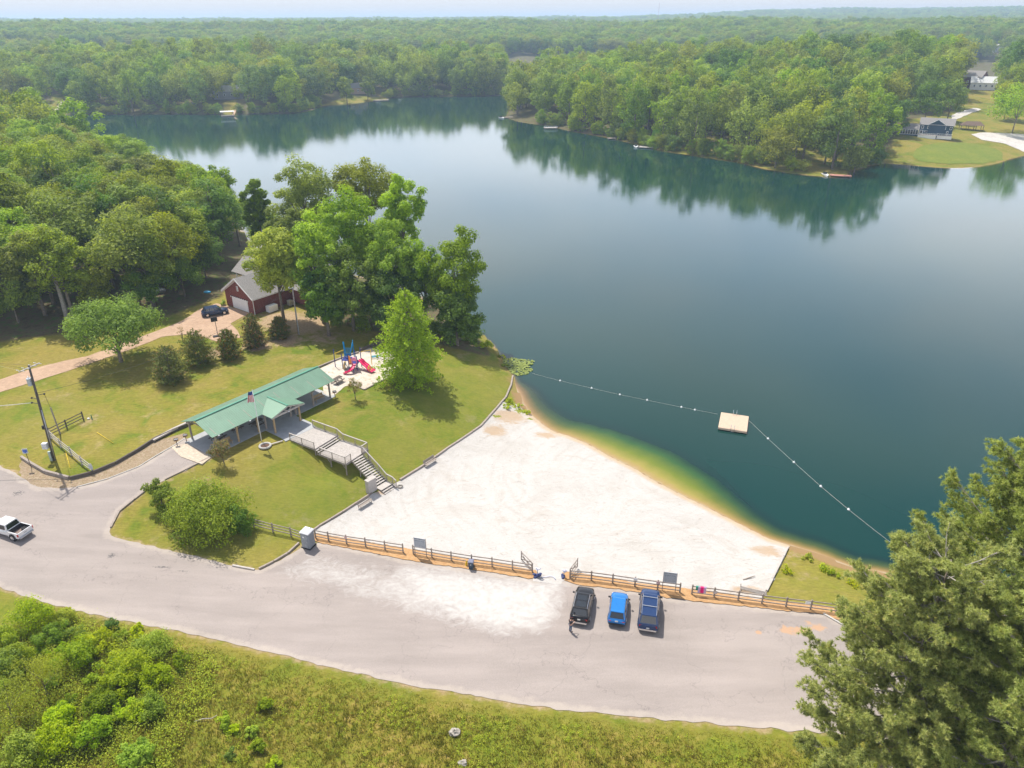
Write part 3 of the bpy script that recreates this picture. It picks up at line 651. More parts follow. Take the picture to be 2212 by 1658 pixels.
def make_tree(name, label, cat, seed, a, c, zc, h, r, n, nper, size, leaf, bark, flat=.85, low=-.45, odd=0., rs=(.24, .38), nb=7, group=None, lean=.03, squash=1.0, part='crown', up=.35, jit=.15, zfork=.45):
    rng = np.random.RandomState(seed)
    cs, rad = lobes(rng, n, a, c, zc, low, rs=rs, jit=jit); cs = [q * np.array([1, squash, 1]) for q in cs]
    p, nn, tt = crown_cloud(rng, cs, rad, nper, size, flat, up)
    if odd: tt = np.where(rng.uniform(size=len(tt)) < odd, 1.0, tt)
    V, Fq = leaf_quads(rng, p, nn, size)
    root = thing(name, label, cat, group=group)
    link(part, mesh_np(part, V, Fq, leaf, {'tint': tt}), root)
    trunk_mb(rng, h, r, cs, nb, lean, zfork).obj('trunk', bark, root, True)
    return root
def put(t_, p, rz=0, s=1.0, sz=None): t_.location = (p[0], p[1], p[2] - .05); t_.rotation_euler = (0, 0, rz); t_.scale = (s, s, sz or s); return t_

# -- forest trees seen from the air: a few shapes, each placed many times
proto = []
for k, (lf, a, c, nm) in enumerate([('oak', 6.2, 5.8, 'oak_tree'), ('mid', 5.6, 6.8, 'broadleaf_tree'), ('brownish', 6.5, 5.4, 'oak_tree'), ('mid', 5.0, 7.2, 'poplar_tree'), ('bright', 5.3, 6.2, 'maple_tree'), ('deep', 5.8, 6.6, 'broadleaf_tree'), ('oak', 5.2, 6.6, 'oak_tree'), ('bright', 4.6, 6.8, 'poplar_tree')]):
    t_ = make_tree(nm, '-', 'tree', 40 + k, a, c * 1.15, 12.2, 15.5, .32, 60, 150, .46, LF[lf], BARK, rs=(.2, .34), low=-.75); proto.append((t_, lf))
KCOL = {'oak': 'dark olive oak', 'mid': 'mid green broadleaf', 'brownish': 'brownish olive oak', 'bright': 'bright green broadleaf', 'deep': 'deep green broadleaf'}
# low-detail versions for woods hundreds of metres away
far_col = bpy.data.collections.new('far_tree_shapes'); farp = []
for k, (lf, a, c) in enumerate([('oak', 6.4, 5.6), ('mid', 5.6, 6.6), ('brownish', 6.2, 5.6), ('mid', 5.2, 7.6), ('bright', 5.6, 6.2), ('deep', 6.2, 6.4), ('oak', 5.6, 6.2)]):
    rng = np.random.RandomState(90 + k); cs, rad = lobes(rng, 42, a * 1.1, c * 1.35, 10.4, -.9, rs=(.22, .36))
    p, nn, tt = crown_cloud(rng, cs, rad, 85, .9, .85, .35); V, Fq = leaf_quads(rng, p, nn, .66)
    me_ = mesh_np('far_crown', V, Fq, LF[lf], {'tint': tt}); far_col.objects.link(bpy.data.objects.new('far_crown_%d' % k, me_)); farp.append((me_, lf))

rng = np.random.RandomState(11)
def scatter(x0, x1, y0, y1, sp):
    nx, ny = int((x1 - x0) / sp), int((y1 - y0) / sp)
    X, Y = np.meshgrid(np.arange(nx), np.arange(ny), indexing='ij')
    off = (Y % 2) * .5
    x = x0 + (X + off + rng.uniform(-.38, .38, X.shape)) * sp; y = y0 + (Y + rng.uniform(-.38, .38, X.shape)) * sp * .9
    return np.stack([x.ravel(), y.ravel()], 1)
def inview(P_, z, mx_=140, my=160):
    out = np.zeros(len(P_), bool)
    for zz in (z, z + 20):
        Yc = P_[:, 1] * SP + (zz - HC) * CP; Zc = P_[:, 1] * CP - (zz - HC) * SP
        u = 1106 + F * P_[:, 0] / np.maximum(Zc, 1); v = 829 - F * Yc / np.maximum(Zc, 1)
        out |= (u > -mx_) & (u < 2212 + mx_) & (v > -200) & (v < 1658 + my) & (Zc > 1)
    return out
# wood on our shore, left
A_ = scatter(-430, -20, 110, 400, 9.4)
dA = sdist(A_, FOREST); lA = sdist(A_, LAKE)
A_ = A_[(dA < -2.5) & (lA > 1.5)]; A_ = A_[inview(A_, 8, 260)]
# the far shores
B1 = scatter(-900, 1100, 290, 1050, 14.2)
B2 = scatter(-1300, 1500, 1050, 1900, 14); B3 = scatter(-2300, 2600, 1900, 4200, 21)
def okfar(P_):
    m_ = sdist(P_, LAKE) > 1.5
    r_ = np.hypot(P_[:, 0], P_[:, 1]); m_ &= ~((r_ > np.where(P_[:, 0] > 0, 720, 820)) & (r_ < 1040))
    m_ &= ~((P_[:, 1] < 400) & (P_[:, 0] < 20)); m_ &= P_[:, 0] < 8000
    for c_ in CLEAR: m_ &= sdist(P_, c_) > 3.5
    return P_[m_ & inview(P_, 15, 60)]
NOGO = [np.array(w2([(1925, 330), (1925, 262), (2060, 250), (2060, 330)], 4)), np.array(w2([(2135, 172), (2135, 108), (2166, 108), (2166, 172)], 10))]
B1 = okfar(B1); B2 = okfar(B2); B3 = okfar(B3)
for nz_ in NOGO: B1 = B1[sdist(B1, nz_) > 0]
allB = np.concatenate([B1, B2, B3]); dB = np.hypot(allB[:, 0], allB[:, 1]); sB = sdist(allB, LAKE)
pen = (allB[:, 0] > 0) & (dB < 560) & (sB < 14)
fsh = (allB[:, 0] <= 0) & (dB < 640) & (sB < 8)
score = np.where(pen, dB - 400, np.where(fsh, dB - 330, dB + 400)); order = np.argsort(score)
nA = len(A_); budget = 292 - min(nA, 190)
dAo = np.argsort(np.hypot(A_[:, 0], A_[:, 1])); A_near = A_[dAo[:190]]; A_rest = A_[dAo[190:]]
ind = order[:budget]; rest = order[budget:]
print('trees left', nA, 'far total', len(allB), 'individual far', len(ind))
zA = H(A_near[:, 0], A_near[:, 1]); used = set()
RIM = [np.hypot(*(A_near - np.array(G(a, b))[:2]).T).argmin() for a, b in [(150, 690), (330, 680)]]
shoreA = sdist(A_near, LAKE); edgeA = -sdist(A_near, FOREST)
for i, (p, z) in enumerate(zip(A_near, zA)):
    # brighter trees towards the lake edge and the top of the wood, olive inside
    lakeish = shoreA[i] < 16
    w_ = np.array([3, 2.5, 2.0, .8, .8, 1.2, 2.5, .4]) if not lakeish else np.array([.6, 2, .2, 2, 3.5, .8, .8, 3])
    k = rng.choice(8, p=w_ / w_.sum()); t_, lf = proto[k]; s = rng.uniform(.85, 1.18); sz = s * rng.uniform(.8, .98)
    if shoreA[i] < 30 and p[0] < -95: sz *= .86
    if edgeA[i] < 8 and not lakeish: s *= .85; sz *= .9
    if shoreA[i] < 6: sz *= .82
    if k in used: o = dup(t_, (0, 0, 0))
    else: o = t_; used.add(k)
    put(o, (p[0], p[1], z - .2), rng.uniform(0, 6.28), s, sz)
    where = 'on the lake edge of the left wood' if lakeish else ('at the front edge of the left wood' if edgeA[i] < 8 else 'inside the dense wood at the left')
    o['label'] = KCOL[lf] + ' tree ' + where; o['group'] = KCOL[lf] + ' trees ' + where
# shore trees across the lake, each its own object
fproto = []
for me_, lf in farp:
    t_ = thing('shore_tree', '-', 'tree'); link('crown', me_, t_)
    mb = MB(); mb.tube([(0, 0, -.4), (0, 0, 5), (.3, 0, 12)], [.4, .3, .1], 6); mb.obj('trunk', BARK, t_, True); fproto.append((t_, lf))
usedf = set()
for i in ind:
    p = allB[i]; z = h1(*p); right = p[0] > 0; k = rng.randint(len(fproto)); t_, lf = fproto[k]
    s = rng.uniform(1.1, 1.45); sz = s * rng.uniform(1.0, 1.2)
    if sB[i] < 4: s *= .8; sz *= .72
    if k in usedf: o = dup(t_, (0, 0, 0))
    else: o = t_; usedf.add(k)
    put(o, (p[0], p[1], z - .3), rng.uniform(0, 6.28), s, sz)
    where = 'on the shore of the wooded peninsula across the lake' if right else 'along the far left shore of the lake'
    o['label'] = KCOL[lf] + ' tree ' + where; o['group'] = KCOL[lf] + ' trees ' + where
for k, (t_, lf) in enumerate(fproto):
    if k not in usedf: print('unused far proto', k)

# everything beyond reads as one wood: instanced crowns on a point cloud; low growth fringes the banks
fr_ = []
for path in (SH_far, SH_pen[2:21], SH_back[6:]):
    for a, b in zip(path[:-1], path[1:]):
        a, b = np.array(a), np.array(b); L_ = np.hypot(*(b - a)); nn_ = np.array([-(b - a)[1], (b - a)[0]]) / max(L_, 1e-6)
        for k in range(int(L_ / 1.2)): fr_.append(a + (b - a) * rng.uniform() + nn_ * rng.uniform(-5, 5))
fr_ = np.array(fr_); q_ = sdist(fr_, LAKE); m_ = (q_ > .7) & (q_ < 5)
for c_ in CLEAR: m_ &= (sdist(fr_, c_) > 0)
fr_ = fr_[m_]; NFR = len(fr_)
FP = np.concatenate([allB[rest], A_rest, fr_]); fz = H(FP[:, 0], FP[:, 1]) - .4; fd = np.hypot(FP[:, 0], FP[:, 1])
me = bpy.data.meshes.new('distant_woodland'); me.vertices.add(len(FP)); me.vertices.foreach_set('co', np.column_stack([FP, fz]).astype(np.float32).ravel())
sc_ = rng.uniform(.8, 1.2, len(FP)) * np.where(fd < 1050, 1.32, np.where(fd < 1900, 1.4, 1.75)); szz = sc_ * rng.uniform(.85, 1.12, len(FP)); szz = np.where(fd > 1050, sc_ ** .5 * rng.uniform(.85, 1.1, len(FP)), szz)
fs_ = sdist(FP, LAKE); near_sh = fs_ < 6; szz = szz * np.where(fd < 1050, 1.03, 1.0); szz = np.where(near_sh, szz * .8, szz); sc_ = np.where(near_sh, sc_ * .85, sc_)
def add_attr(me, name, typ, v): a_ = me.attributes.new(name, typ, 'POINT'); a_.data.foreach_set('vector' if typ == 'FLOAT_VECTOR' else 'value', np.asarray(v, np.int32 if typ == 'INT' else np.float32).ravel())
szz[len(FP) - NFR:] = rng.uniform(.28, .55, NFR); sc_[len(FP) - NFR:] = rng.uniform(.35, .65, NFR); fz[len(FP) - NFR:] -= 1.0; me.vertices.foreach_set('co', np.column_stack([FP, fz]).astype(np.float32).ravel())
# patches of like trees
patch = np.clip(((wob(FP[:, 0], FP[:, 1], 160, 2) + 1) / 2 * 7 + rng.uniform(-2.2, 2.2, len(FP))).astype(int), 0, 6)
add_attr(me, 'kind_index', 'INT', patch); add_attr(me, 'tree_scale', 'FLOAT_VECTOR', np.stack([sc_, sc_, szz], 1)); add_attr(me, 'tree_turn', 'FLOAT_VECTOR', np.stack([np.zeros(len(FP)), np.zeros(len(FP)), rng.uniform(0, 6.28, len(FP))], 1))
wood_o = link('distant_woodland', me); wood_o['kind'] = 'stuff'; tag(wood_o, 'unbroken green woodland rolling to the horizon beyond the lake', 'woodland', kind='stuff')
ng = bpy.data.node_groups.new('plant_trees', 'GeometryNodeTree')
ng.interface.new_socket('Geometry', in_out='INPUT', socket_type='NodeSocketGeometry'); ng.interface.new_socket('Geometry', in_out='OUTPUT', socket_type='NodeSocketGeometry')
gi, go = ng.nodes.new('NodeGroupInput'), ng.nodes.new('NodeGroupOutput')
ci = ng.nodes.new('GeometryNodeCollectionInfo'); ci.inputs['Collection'].default_value = far_col; ci.inputs['Separate Children'].default_value = True; ci.inputs['Reset Children'].default_value = True
ip = ng.nodes.new('GeometryNodeInstanceOnPoints'); ip.inputs['Pick Instance'].default_value = True
def na(name, typ): n_ = ng.nodes.new('GeometryNodeInputNamedAttribute'); n_.data_type = typ; n_.inputs['Name'].default_value = name; return n_.outputs[0]
ng.links.new(gi.outputs[0], ip.inputs['Points']); ng.links.new(ci.outputs[0], ip.inputs['Instance'])
ng.links.new(na('kind_index', 'INT'), ip.inputs['Instance Index']); ng.links.new(na('tree_scale', 'FLOAT_VECTOR'), ip.inputs['Scale'])
er = ng.nodes.new('FunctionNodeEulerToRotation'); ng.links.new(na('tree_turn', 'FLOAT_VECTOR'), er.inputs[0]); ng.links.new(er.outputs[0], ip.inputs['Rotation'])
ng.links.new(ip.outputs[0], go.inputs[0]); md = wood_o.modifiers.new('plant', 'NODES'); md.node_group = ng

# -- trees near the house and the lawn
def tree_at(px, py, z=None, **k):
    g = G(px, py) if z is None else None
    return g if g is not None else Vector(at(px, py, z))
def near_tree(name, label, p, seed, a, c, zc, h, n, nper, size, leaf, bark=BARK, **k):
    t_ = make_tree(name, label, 'tree', seed, a, c, zc, h, k.pop('r', .28), n, nper, size, LF[leaf], bark, **k); put(t_, (p[0], p[1], h1(p[0], p[1]))); return t_
g = G(262, 781)
near_tree('round_tree', 'broad round-crowned green tree standing alone on the lawn by the driveway', g, 1, 6.6, 4.1, 6.2, 8, 62, 300, .34, 'mid', BARK, low=-.35, rs=(.2, .33), r=.3, zfork=.22, nb=10)
# clump between the brick house and the lake: crown centre as seen, distance, crown half width and height in metres
def crown_pos(px, py, Y): r = ray(px, py); t_ = Y / r[1]; return r[0] * t_, Y, HC + r[2] * t_
for nm, lab, px, py, Y_, a, c, leaf, sd_ in [
    ('maple_tree', 'yellow-green maple hanging over the garage roof beside the utility pole', 594, 566, 129, 4.6, 6.2, 'lime', 21),
    ('broadleaf_tree', 'tall fresh green tree right of the yellow-green maple, over the house roof', 680, 545, 129, 5.0, 8.0, 'bright', 22),
    ('broadleaf_tree', 'dark green tree in the middle of the clump right of the brick house', 755, 620, 126, 5.0, 7.0, 'mid', 23),
    ('broadleaf_tree', 'deep green tree at the front left foot of the clump by the house', 700, 640, 123, 3.8, 5.0, 'deep', 24),
    ('broadleaf_tree', 'bright green rounded tree at the centre top of the clump', 745, 490, 136, 5.6, 7.0, 'bright', 25),
    ('broadleaf_tree', 'bright leafy tree right of centre in the clump', 838, 565, 131, 5.2, 7.5, 'bright', 36),
    ('broadleaf_tree', 'dark tree at the front right foot of the clump behind the conical tree', 850, 650, 125, 4.6, 5.6, 'deep', 37),
    ('poplar_tree', 'slender fresh green tree with a ragged top reaching over the water', 868, 460, 143, 4.2, 7.0, 'bright', 26),
    ('oak_tree', 'brownish olive oak behind the clump, crown against the lake', 785, 405, 160, 6.2, 5.5, 'brownish', 27),
    ('oak_tree', 'big olive oak behind the house, leftmost tall crown of the clump', 655, 415, 160, 6.4, 7.5, 'oak', 28),
    ('pine_tree', 'small dark spire-shaped tree on the lake edge left of the olive oak', 556, 455, 168, 3.0, 7.5, 'mid', 29),
    ('broadleaf_tree', 'drooping green tree at the right end of the clump beside the water', 985, 590, 128, 5.4, 8.2, 'mid', 30),
    ('broadleaf_tree', 'dense leafy tree at the shoreline below the drooping tree', 985, 680, 124, 4.4, 4.6, 'deep', 31),
    ('broadleaf_tree', 'shaded green tree between the clump and the drooping tree', 915, 600, 131, 4.0, 7.0, 'mid', 32),
    ('broadleaf_tree', 'leafy green tree over the back wall of the brick house', 615, 500, 150, 4.6, 6.0, 'mid', 33)]:
    x_, y_, z_ = crown_pos(px, py, Y_); g0 = h1(x_, y_); zc = z_ - g0
    near_tree(nm, lab, (x_, y_), sd_, a, c, zc, zc + c * .45, 80 if sd_ in (21, 29) else 64, 330 if sd_ == 21 else 250, .40, leaf, BARK, rs=(.24, .38) if sd_ == 21 else (.18, .32), low=-.95 if sd_ == 21 else -.85, jit=.16, nb=9)
g = G(146, 686)
near_tree('bare_trunk_tree', 'tree with a tall pale bare trunk and yellowish crown at the wood edge', g, 34, 3.6, 3.8, 13.4, 14.5, 34, 200, .36, 'brownish', BARK_G, r=.42, low=-.5)
for px, py, s_, lf_, lab in [(40, 696, 4, 'mid', 'leafy young tree at the far left edge of the wood'), (215, 672, 3.8, 'oak', 'low olive tree behind the round lawn tree'), (330, 668, 3.6, 'deep', 'dark low tree at the wood edge behind the parked blue car'), (400, 640, 3.4, 'mid', 'low spreading tree left of the house porch'), (445, 600, 4.2, 'deep', 'deep green tree in the shade beside the house roof'), (370, 610, 4.5, 'oak', 'olive tree above the shaded yard left of the house')]:
    g = G(px, py); near_tree('understorey_tree', lab, g, int(px), s_, s_ * 1.0, s_ * 1.35, s_ * 1.7, 34, 180, .36, lf_, low=-.8, r=.16)

# conical feathery tree on the lawn
def cone_tree(name, label, cat, p, seed, h, rad, leaf, bark, tiers, per, size, zb=.6, blunt=.35, odd=0, droop=.25, nsp=26, tw=.32, group=None, rag=.12):
    rng = np.random.RandomState(seed); C_, N_, T_ = [], [], []; mb = MB(); mb.tube([(0, 0, -.3), (0, 0, h * .5), (0, 0, h * .97)], [rad * .05 + .06, rad * .03 + .04, .02], 8)
    for i in range(tiers):
        f_ = i / (tiers - 1); z = zb + (h - zb) * f_ ** .92; r_ = rad * ((1 - f_) ** .75 * (1 - blunt) + blunt * math.sqrt(max(0, 1 - f_ * f_))) * (min(1, .72 + f_ * 2.5))
        m_ = max(3, int(per * (r_ / rad + .15)))
        for k in range(m_):
            an = 2 * math.pi * (k + rng.uniform(-.35, .35)) / m_ + i * 2.4; L_ = r_ * rng.uniform(.6, 1.25) * (1 + rag * math.sin(an * 5 + i * .9)); up_ = .12 + .6 * f_
            e = np.array([math.cos(an), math.sin(an), 0]); s0 = np.array([0, 0, z]); n = int(nsp * (L_ / rad + .25))
            tt = rng.uniform(.25, 1, n) ** .7; pos = s0 + e * (tt * L_)[:, None]; pos[:, 2] += L_ * up_ * tt * .5 - droop * L_ * tt ** 2
            side = np.cross(e, [0, 0, 1]); pos += side * (rng.normal(size=n) * tw * L_ * (1.15 - tt) * .5)[:, None]; pos[:, 2] += rng.normal(size=n) * size * .5
            nn = np.array([0, 0, .9]) + e * .35 + unit(rng, n) * .7; nn /= np.linalg.norm(nn, axis=1)[:, None]
            C_.append(pos); N_.append(nn); T_.append(np.clip(rng.normal(.5, .22, n), 0, .8) if odd == 0 else np.where(rng.uniform(size=n) < odd * (tt > .75), 1.0, np.clip(rng.normal(.42, .2, n), 0, .75)))
            if k % 2 == 0: mb.tube([s0, s0 + e * L_ * .5 + np.array([0, 0, L_ * up_ * .2])], [rad * .012 + .01, .01], 4, False)
    V, Fq = leaf_quads(rng, np.concatenate(C_), np.concatenate(N_), size, .6)
    root = thing(name, label, cat, (p[0], p[1], h1(p[0], p[1]) - .05), group=group)
    link('crown', mesh_np('crown', V, Fq, leaf, {'tint': np.concatenate(T_)}), root); mb.obj('trunk', bark, root, True); return root
g = G(889, 826)
cone_tree('conical_tree', 'tall feathery bright green conical tree on the lawn beside the playground', 'tree', g, 3, 15.6, 5.3, LF['cypress'], BARK, 36, 17, .33, .5, .5, 0, .12, 44, .34, rag=.18)
for k, (px, py, h, r_, lab) in enumerate([(372, 822, 5.9, 3.1, 'largest dark bushy cedar, nearest the road end of the row'), (432, 785, 5.9, 2.9, 'second dark cedar from the left, touching the largest one'), (498, 772, 5.2, 2.15, 'middle cedar of the row with rusty brown tips'),
                                        (552, 748, 6.1, 2.25, 'tall pointed cedar with orange-brown side, fourth in the row'), (606, 730, 4.1, 1.9, 'small round cedar, last of the row beside the utility pole')]):
    g = G(px, py); cone_tree('cedar_tree', lab, 'tree', g, 60 + k, h, r_, LF['cedar'], BARK, 20, 13, .17, .12, .62, [.06, .08, .2, .3, .25][k], .0, 75, .42, 'row of cedars below the driveway', .16)

# shrubs
def shrub(name, label, p, seed, a, c, leaf, n=22, nper=150, size=.17, odd=0, group=None, stem=.05, low=-.5, zc=None, jit=.22):
    t_ = make_tree(name, label, 'shrub', seed, a, c, zc if zc is not None else c * .8, c * 1.1, stem, n, nper, size, LF[leaf], BARK, low=low, odd=odd, rs=(.26, .42), nb=8, group=group, part='foliage', jit=jit)
    put(t_, (p[0], p[1], h1(p[0], p[1]))); return t_
shrub('flowering_shrub', 'vase-shaped bronze-leaved shrub at the corner of the pavilion slab', G(484, 1000), 71, 1.35, 1.35, 'crape', 22, 110, .15, .12, low=-.3, zc=1.9, stem=.09)
shrub('flowering_shrub', 'slender sparse shrub on the lawn beside the playground sand', G(768, 862), 72, 1.15, 1.5, 'crape', 18, 70, .15, .12, low=-.1, zc=2.0, stem=.08)
shrub('bare_sapling', 'thin brown nearly leafless sapling beside the driveway', G(396, 738), 73, .8, 1.3, 'crape', 10, 16, .14, .5, low=.0, zc=1.9, stem=.08)
shrub('round_shrub', 'huge rounded green shrub on the road corner, centre of its cluster', G(447, 1140), 74, 3.9, 2.9, 'bright', 60, 300, .22, 0, low=-.6, zc=2.2, stem=.15)
shrub('round_shrub', 'dark narrow shrub at the left of the huge rounded shrub', G(352, 1098), 75, 1.55, 2.2, 'oak', 26, 220, .18, 0, low=-.7, zc=1.9, stem=.1)
shrub('round_shrub', 'dark shrub at the right of the huge rounded shrub, by the rail fence', G(522, 1148), 76, 1.5, 1.9, 'deep', 26, 220, .18, 0, low=-.7, zc=1.6, stem=.1)
shrub('leafy_bush', 'low leafy bush at the waterline below the drooping tree', G(1020, 735), 77, 2.2, 1.2, 'deep', 20, 120, .24)
shrub('leafy_bush', 'small light green bush at the shoreline above the lily pads', G(1048, 752), 78, 1.3, .8, 'bright', 14, 100, .2)
shrub('leafy_bush', 'wide dark bush along the foot of the clump beside the lawn', G(975, 728), 79, 2.6, 1.3, 'mid', 20, 130, .24)
shrub('leafy_bush', 'dark bush at the front foot of the clump behind the conical tree', G(930, 725), 80, 2.4, 1.6, 'deep', 20, 130, .24)
shrub('leafy_bush', 'shaded bush between the clump and the playground', G(790, 712), 81, 2.4, 1.6, 'mid', 20, 130, .24)
shrub('leafy_bush', 'shaded bush at the foot of the clump right of the utility pole', G(730, 700), 82, 2.2, 1.5, 'deep', 20, 130, .24)
shrub('leafy_bush', 'small green bush beside the white garage door', G(655 * .7376, 893 * .7376), 83, .7, .5, 'bright', 8, 60, .2)

# lake-side weeds in the beach corner and on the right bank
wl = [(1100, 868), (1118, 880), (1094, 880), (1085, 772), (1090, 790), (1135, 893), (1742, 1205), (1775, 1228), (1800, 1240), (1840, 1262), (1700, 1235)]
for k, (a, b) in enumerate(wl):
    shrub('grass_clump', 'yellow-green grass clump ' + ('in the sandy corner where the timber edging meets the water' if k < 6 else 'on the grassy bank right of the beach'), G(a, b), 100 + k, .75, .35, 'weed', 8, 50, .16, .3, 'grass clumps in the beach corner' if k < 6 else 'grass clumps on the right bank', .02)

# thicket at the lower left: bushes one can count plus ground cover
BUSH = [(75, 1360, 1.9, 'bright', 'bright leafy bush by the road in the upper left of the thicket'), (130, 1352, 1.1, 'lime', 'small yellow-green bush by the road edge, right of the bright bush'), (120, 1390, 1.2, 'mid', 'green bush below the yellow-green roadside bush'), (244, 1362, .75, 'deep', 'small dark green sapling at the thicket edge near the road'), (300, 1372, .7, 'lime', 'small yellow sapling between the road and the thicket'),
    (105, 1505, 2.1, 'brownish', 'tall fine-leaved olive bush in the middle of the thicket'), (35, 1570, 2.3, 'brownish', 'tall fine-leaved olive bush at the left edge of the photo'), (20, 1460, 1.6, 'mid', 'green bush at the left edge of the thicket'), (45, 1440, 1.4, 'bright', 'leafy bush behind the olive bushes'), (170, 1440, 1.7, 'bright', 'broad bright bush right of the olive bush'),
    (335, 1420, 1.6, 'bright', 'bright green bush at the right top of the thicket'), (215, 1405, 1.3, 'lime', 'bush with orange-tipped shoots in the upper thicket'), (280, 1460, 1.7, 'lime', 'wide lime bush near the centre of the thicket'), (260, 1500, 1.3, 'bright', 'rounded bush below the wide lime bush'), (340, 1475, 1.2, 'bright', 'bush near the right edge of the thicket'),
    (140, 1565, 1.2, 'lime', 'lime bush with yellow tips right of the left olive bush'), (330, 1540, 1.1, 'mid', 'dark green bush in the lower right of the thicket'), (275, 1545, .9, 'lime', 'small lime bush in the lower thicket'), (130, 1620, 1.4, 'lime', 'yellow-green bush at the bottom of the thicket'), (210, 1600, 1.3, 'bright', 'leafy bush at the bottom centre of the thicket'), (400, 1440, 1.0, 'mid', 'grey-green bush at the right tip of the thicket'),
    (60, 1640, 1.5, 'bright', 'bush at the bottom left corner of the photo'), (300, 1640, 1.1, 'bright', 'bush at the bottom edge right of the thicket'), (225, 1540, 1.4, 'mid', 'mid green bush in the middle of the lower thicket'), (10, 1400, 1.3, 'bright', 'bush at the upper left edge of the photo'),
    (576, 1530, .62, 'bright', 'lone bright bush in the open meadow, uppermost of four'), (490, 1568, .66, 'bright', 'lone upright bush in the meadow nearest the thicket'), (505, 1582, .45, 'lime', 'small bush at the foot of the lone upright bush'), (545, 1585, .5, 'lime', 'small pale bush between the two lone meadow bushes'), (560, 1620, .6, 'bright', 'lone round bush low in the open meadow'), (595, 1655, .5, 'lime', 'small bush at the bottom edge of the meadow'), (500, 1635, .4, 'mid', 'tiny bush low in the meadow beside the thicket')]
for k, (px, py, s_, lf_, lab) in enumerate(BUSH):
    fine_ = lf_ == 'brownish'
    shrub('bush', lab, G(px, py), 130 + k, s_, s_ * (1.25 if fine_ else .95), lf_, 26 if s_ > 1 else 14, 150 if s_ > 1 else 90, .11 if fine_ else .155, .12, 'bushes in the roadside thicket' if k < 25 else 'lone bushes in the meadow')
_tr = np.random.RandomState(3); _n = 0
while _n < 18:
    _q = (_tr.uniform(0, 440), _tr.uniform(1360, 1650)); _g = G(*_q)
    if sdist([_g[:2]], THICKET)[0] > -.5: continue
    _s = _tr.uniform(.6, 1.15); shrub('bush', 'small leafy bush in the tangle of the roadside thicket', _g, 400 + _n, _s, _s * _tr.uniform(.7, 1.1), ['bright', 'lime', 'bright', 'mid'][_n % 4], 13, 90, .13, .1, 'small bushes filling the roadside thicket', jit=.35); _n += 1
def blades(rng, P_, z, hgt, wid, nb, spread, lean=.45):
    n = len(P_) * nb; bx = np.repeat(P_[:, 0], nb) + rng.normal(size=n) * spread; by = np.repeat(P_[:, 1], nb) + rng.normal(size=n) * spread; bz = np.repeat(z, nb)
    hh = np.repeat(hgt, nb) * rng.uniform(.5, 1.2, n); an = rng.uniform(0, 6.28, n); dx, dy = np.cos(an) * wid, np.sin(an) * wid; la = rng.uniform(0, 6.28, n); lx, ly = np.cos(la) * hh * lean, np.sin(la) * hh * lean
    V = np.stack([np.stack([bx - dx, by - dy, bz - .02], 1), np.stack([bx + dx, by + dy, bz - .02], 1), np.stack([bx + lx, by + ly, bz + hh], 1)], 1).reshape(-1, 3); return V, np.arange(3 * n).reshape(n, 3)
GRASS = leafmat('meadow_blades', (.13, .155, .018), (.29, .26, .045), (.38, .28, .12), rnd=0)
rng = np.random.RandomState(77)
Q = np.stack([rng.uniform(-48, 42, 60000), rng.uniform(33, 66, 60000)], 1); dm = sdist(Q, MEADOW); keep = (dm < -.3) & inview(Q, 2, 40, 60); Q = Q[keep]
th = sdist(Q, THICKET) < 0; dens = wob(Q[:, 0], Q[:, 1], 9, 3); roadside = smooth(.2, 3.5, -sdist(Q, MEADOW))
hg = (.08 + .22 * roadside) * (1 + .5 * dens) * np.where(th, 1.7, 1); tint = np.clip(.5 + .35 * wob(Q[:, 0] + 7, Q[:, 1], 5, 2) + rng.normal(size=len(Q)) * .2, 0, 1) ; zq = H(Q[:, 0], Q[:, 1])
V, T3 = blades(rng, Q, zq, hg, .035, 5, .12); o = link('meadow_grass', mesh_np('meadow_grass', V, T3, GRASS, {'tint': np.repeat(tint, 5)})); tag(o, 'rough yellow-green meadow grass below the road', 'grass', kind='stuff')
# weeds: clumps of small leaves
Q = np.stack([rng.uniform(-48, 42, 19000), rng.uniform(33, 62, 19000)], 1); Q = Q[(sdist(Q, MEADOW) < -1.0) & inview(Q, 2, 40, 60)]
w_ = wob(Q[:, 0], Q[:, 1], 11, 3) + .9 * (sdist(Q, THICKET) < 0) + .25 * (Q[:, 1] < 44) - .22; Q = Q[w_ + rng.normal(size=len(Q)) * .2 > .25]
zq = H(Q[:, 0], Q[:, 1]); inth = sdist(Q, THICKET) < 0; rep = 18; sc = np.where(inth, .85 * (1 + .5 * wob(Q[:, 0], Q[:, 1], 4, 2)), .22); base = np.column_stack([Q, zq + .1])
pos = np.repeat(base, rep, 0) + rng.normal(size=(len(Q) * rep, 3)) * np.repeat(np.stack([sc * .45, sc * .45, sc * .35], 1), rep, 0); pos[:, 2] = np.maximum(pos[:, 2], np.repeat(zq, rep) + .03); pos[:, 2] += np.repeat(sc, rep) * .3
nn = unit(rng, len(pos)) * .8 + np.array([0, 0, .9]); nn /= np.linalg.norm(nn, axis=1)[:, None]; V, Fq = leaf_quads(rng, pos, nn, np.repeat(np.where(inth, .13, .085), rep))
o = link('weed_cover', mesh_np('weed_cover', V, Fq, LF['weed'], {'tint': np.clip(rng.normal(.45, .25, len(pos)) + np.repeat(rng.normal(0, .15, len(Q)), rep), 0, 1)})); tag(o, 'low lime green weeds growing through the meadow and thicket', 'weeds', kind='stuff')

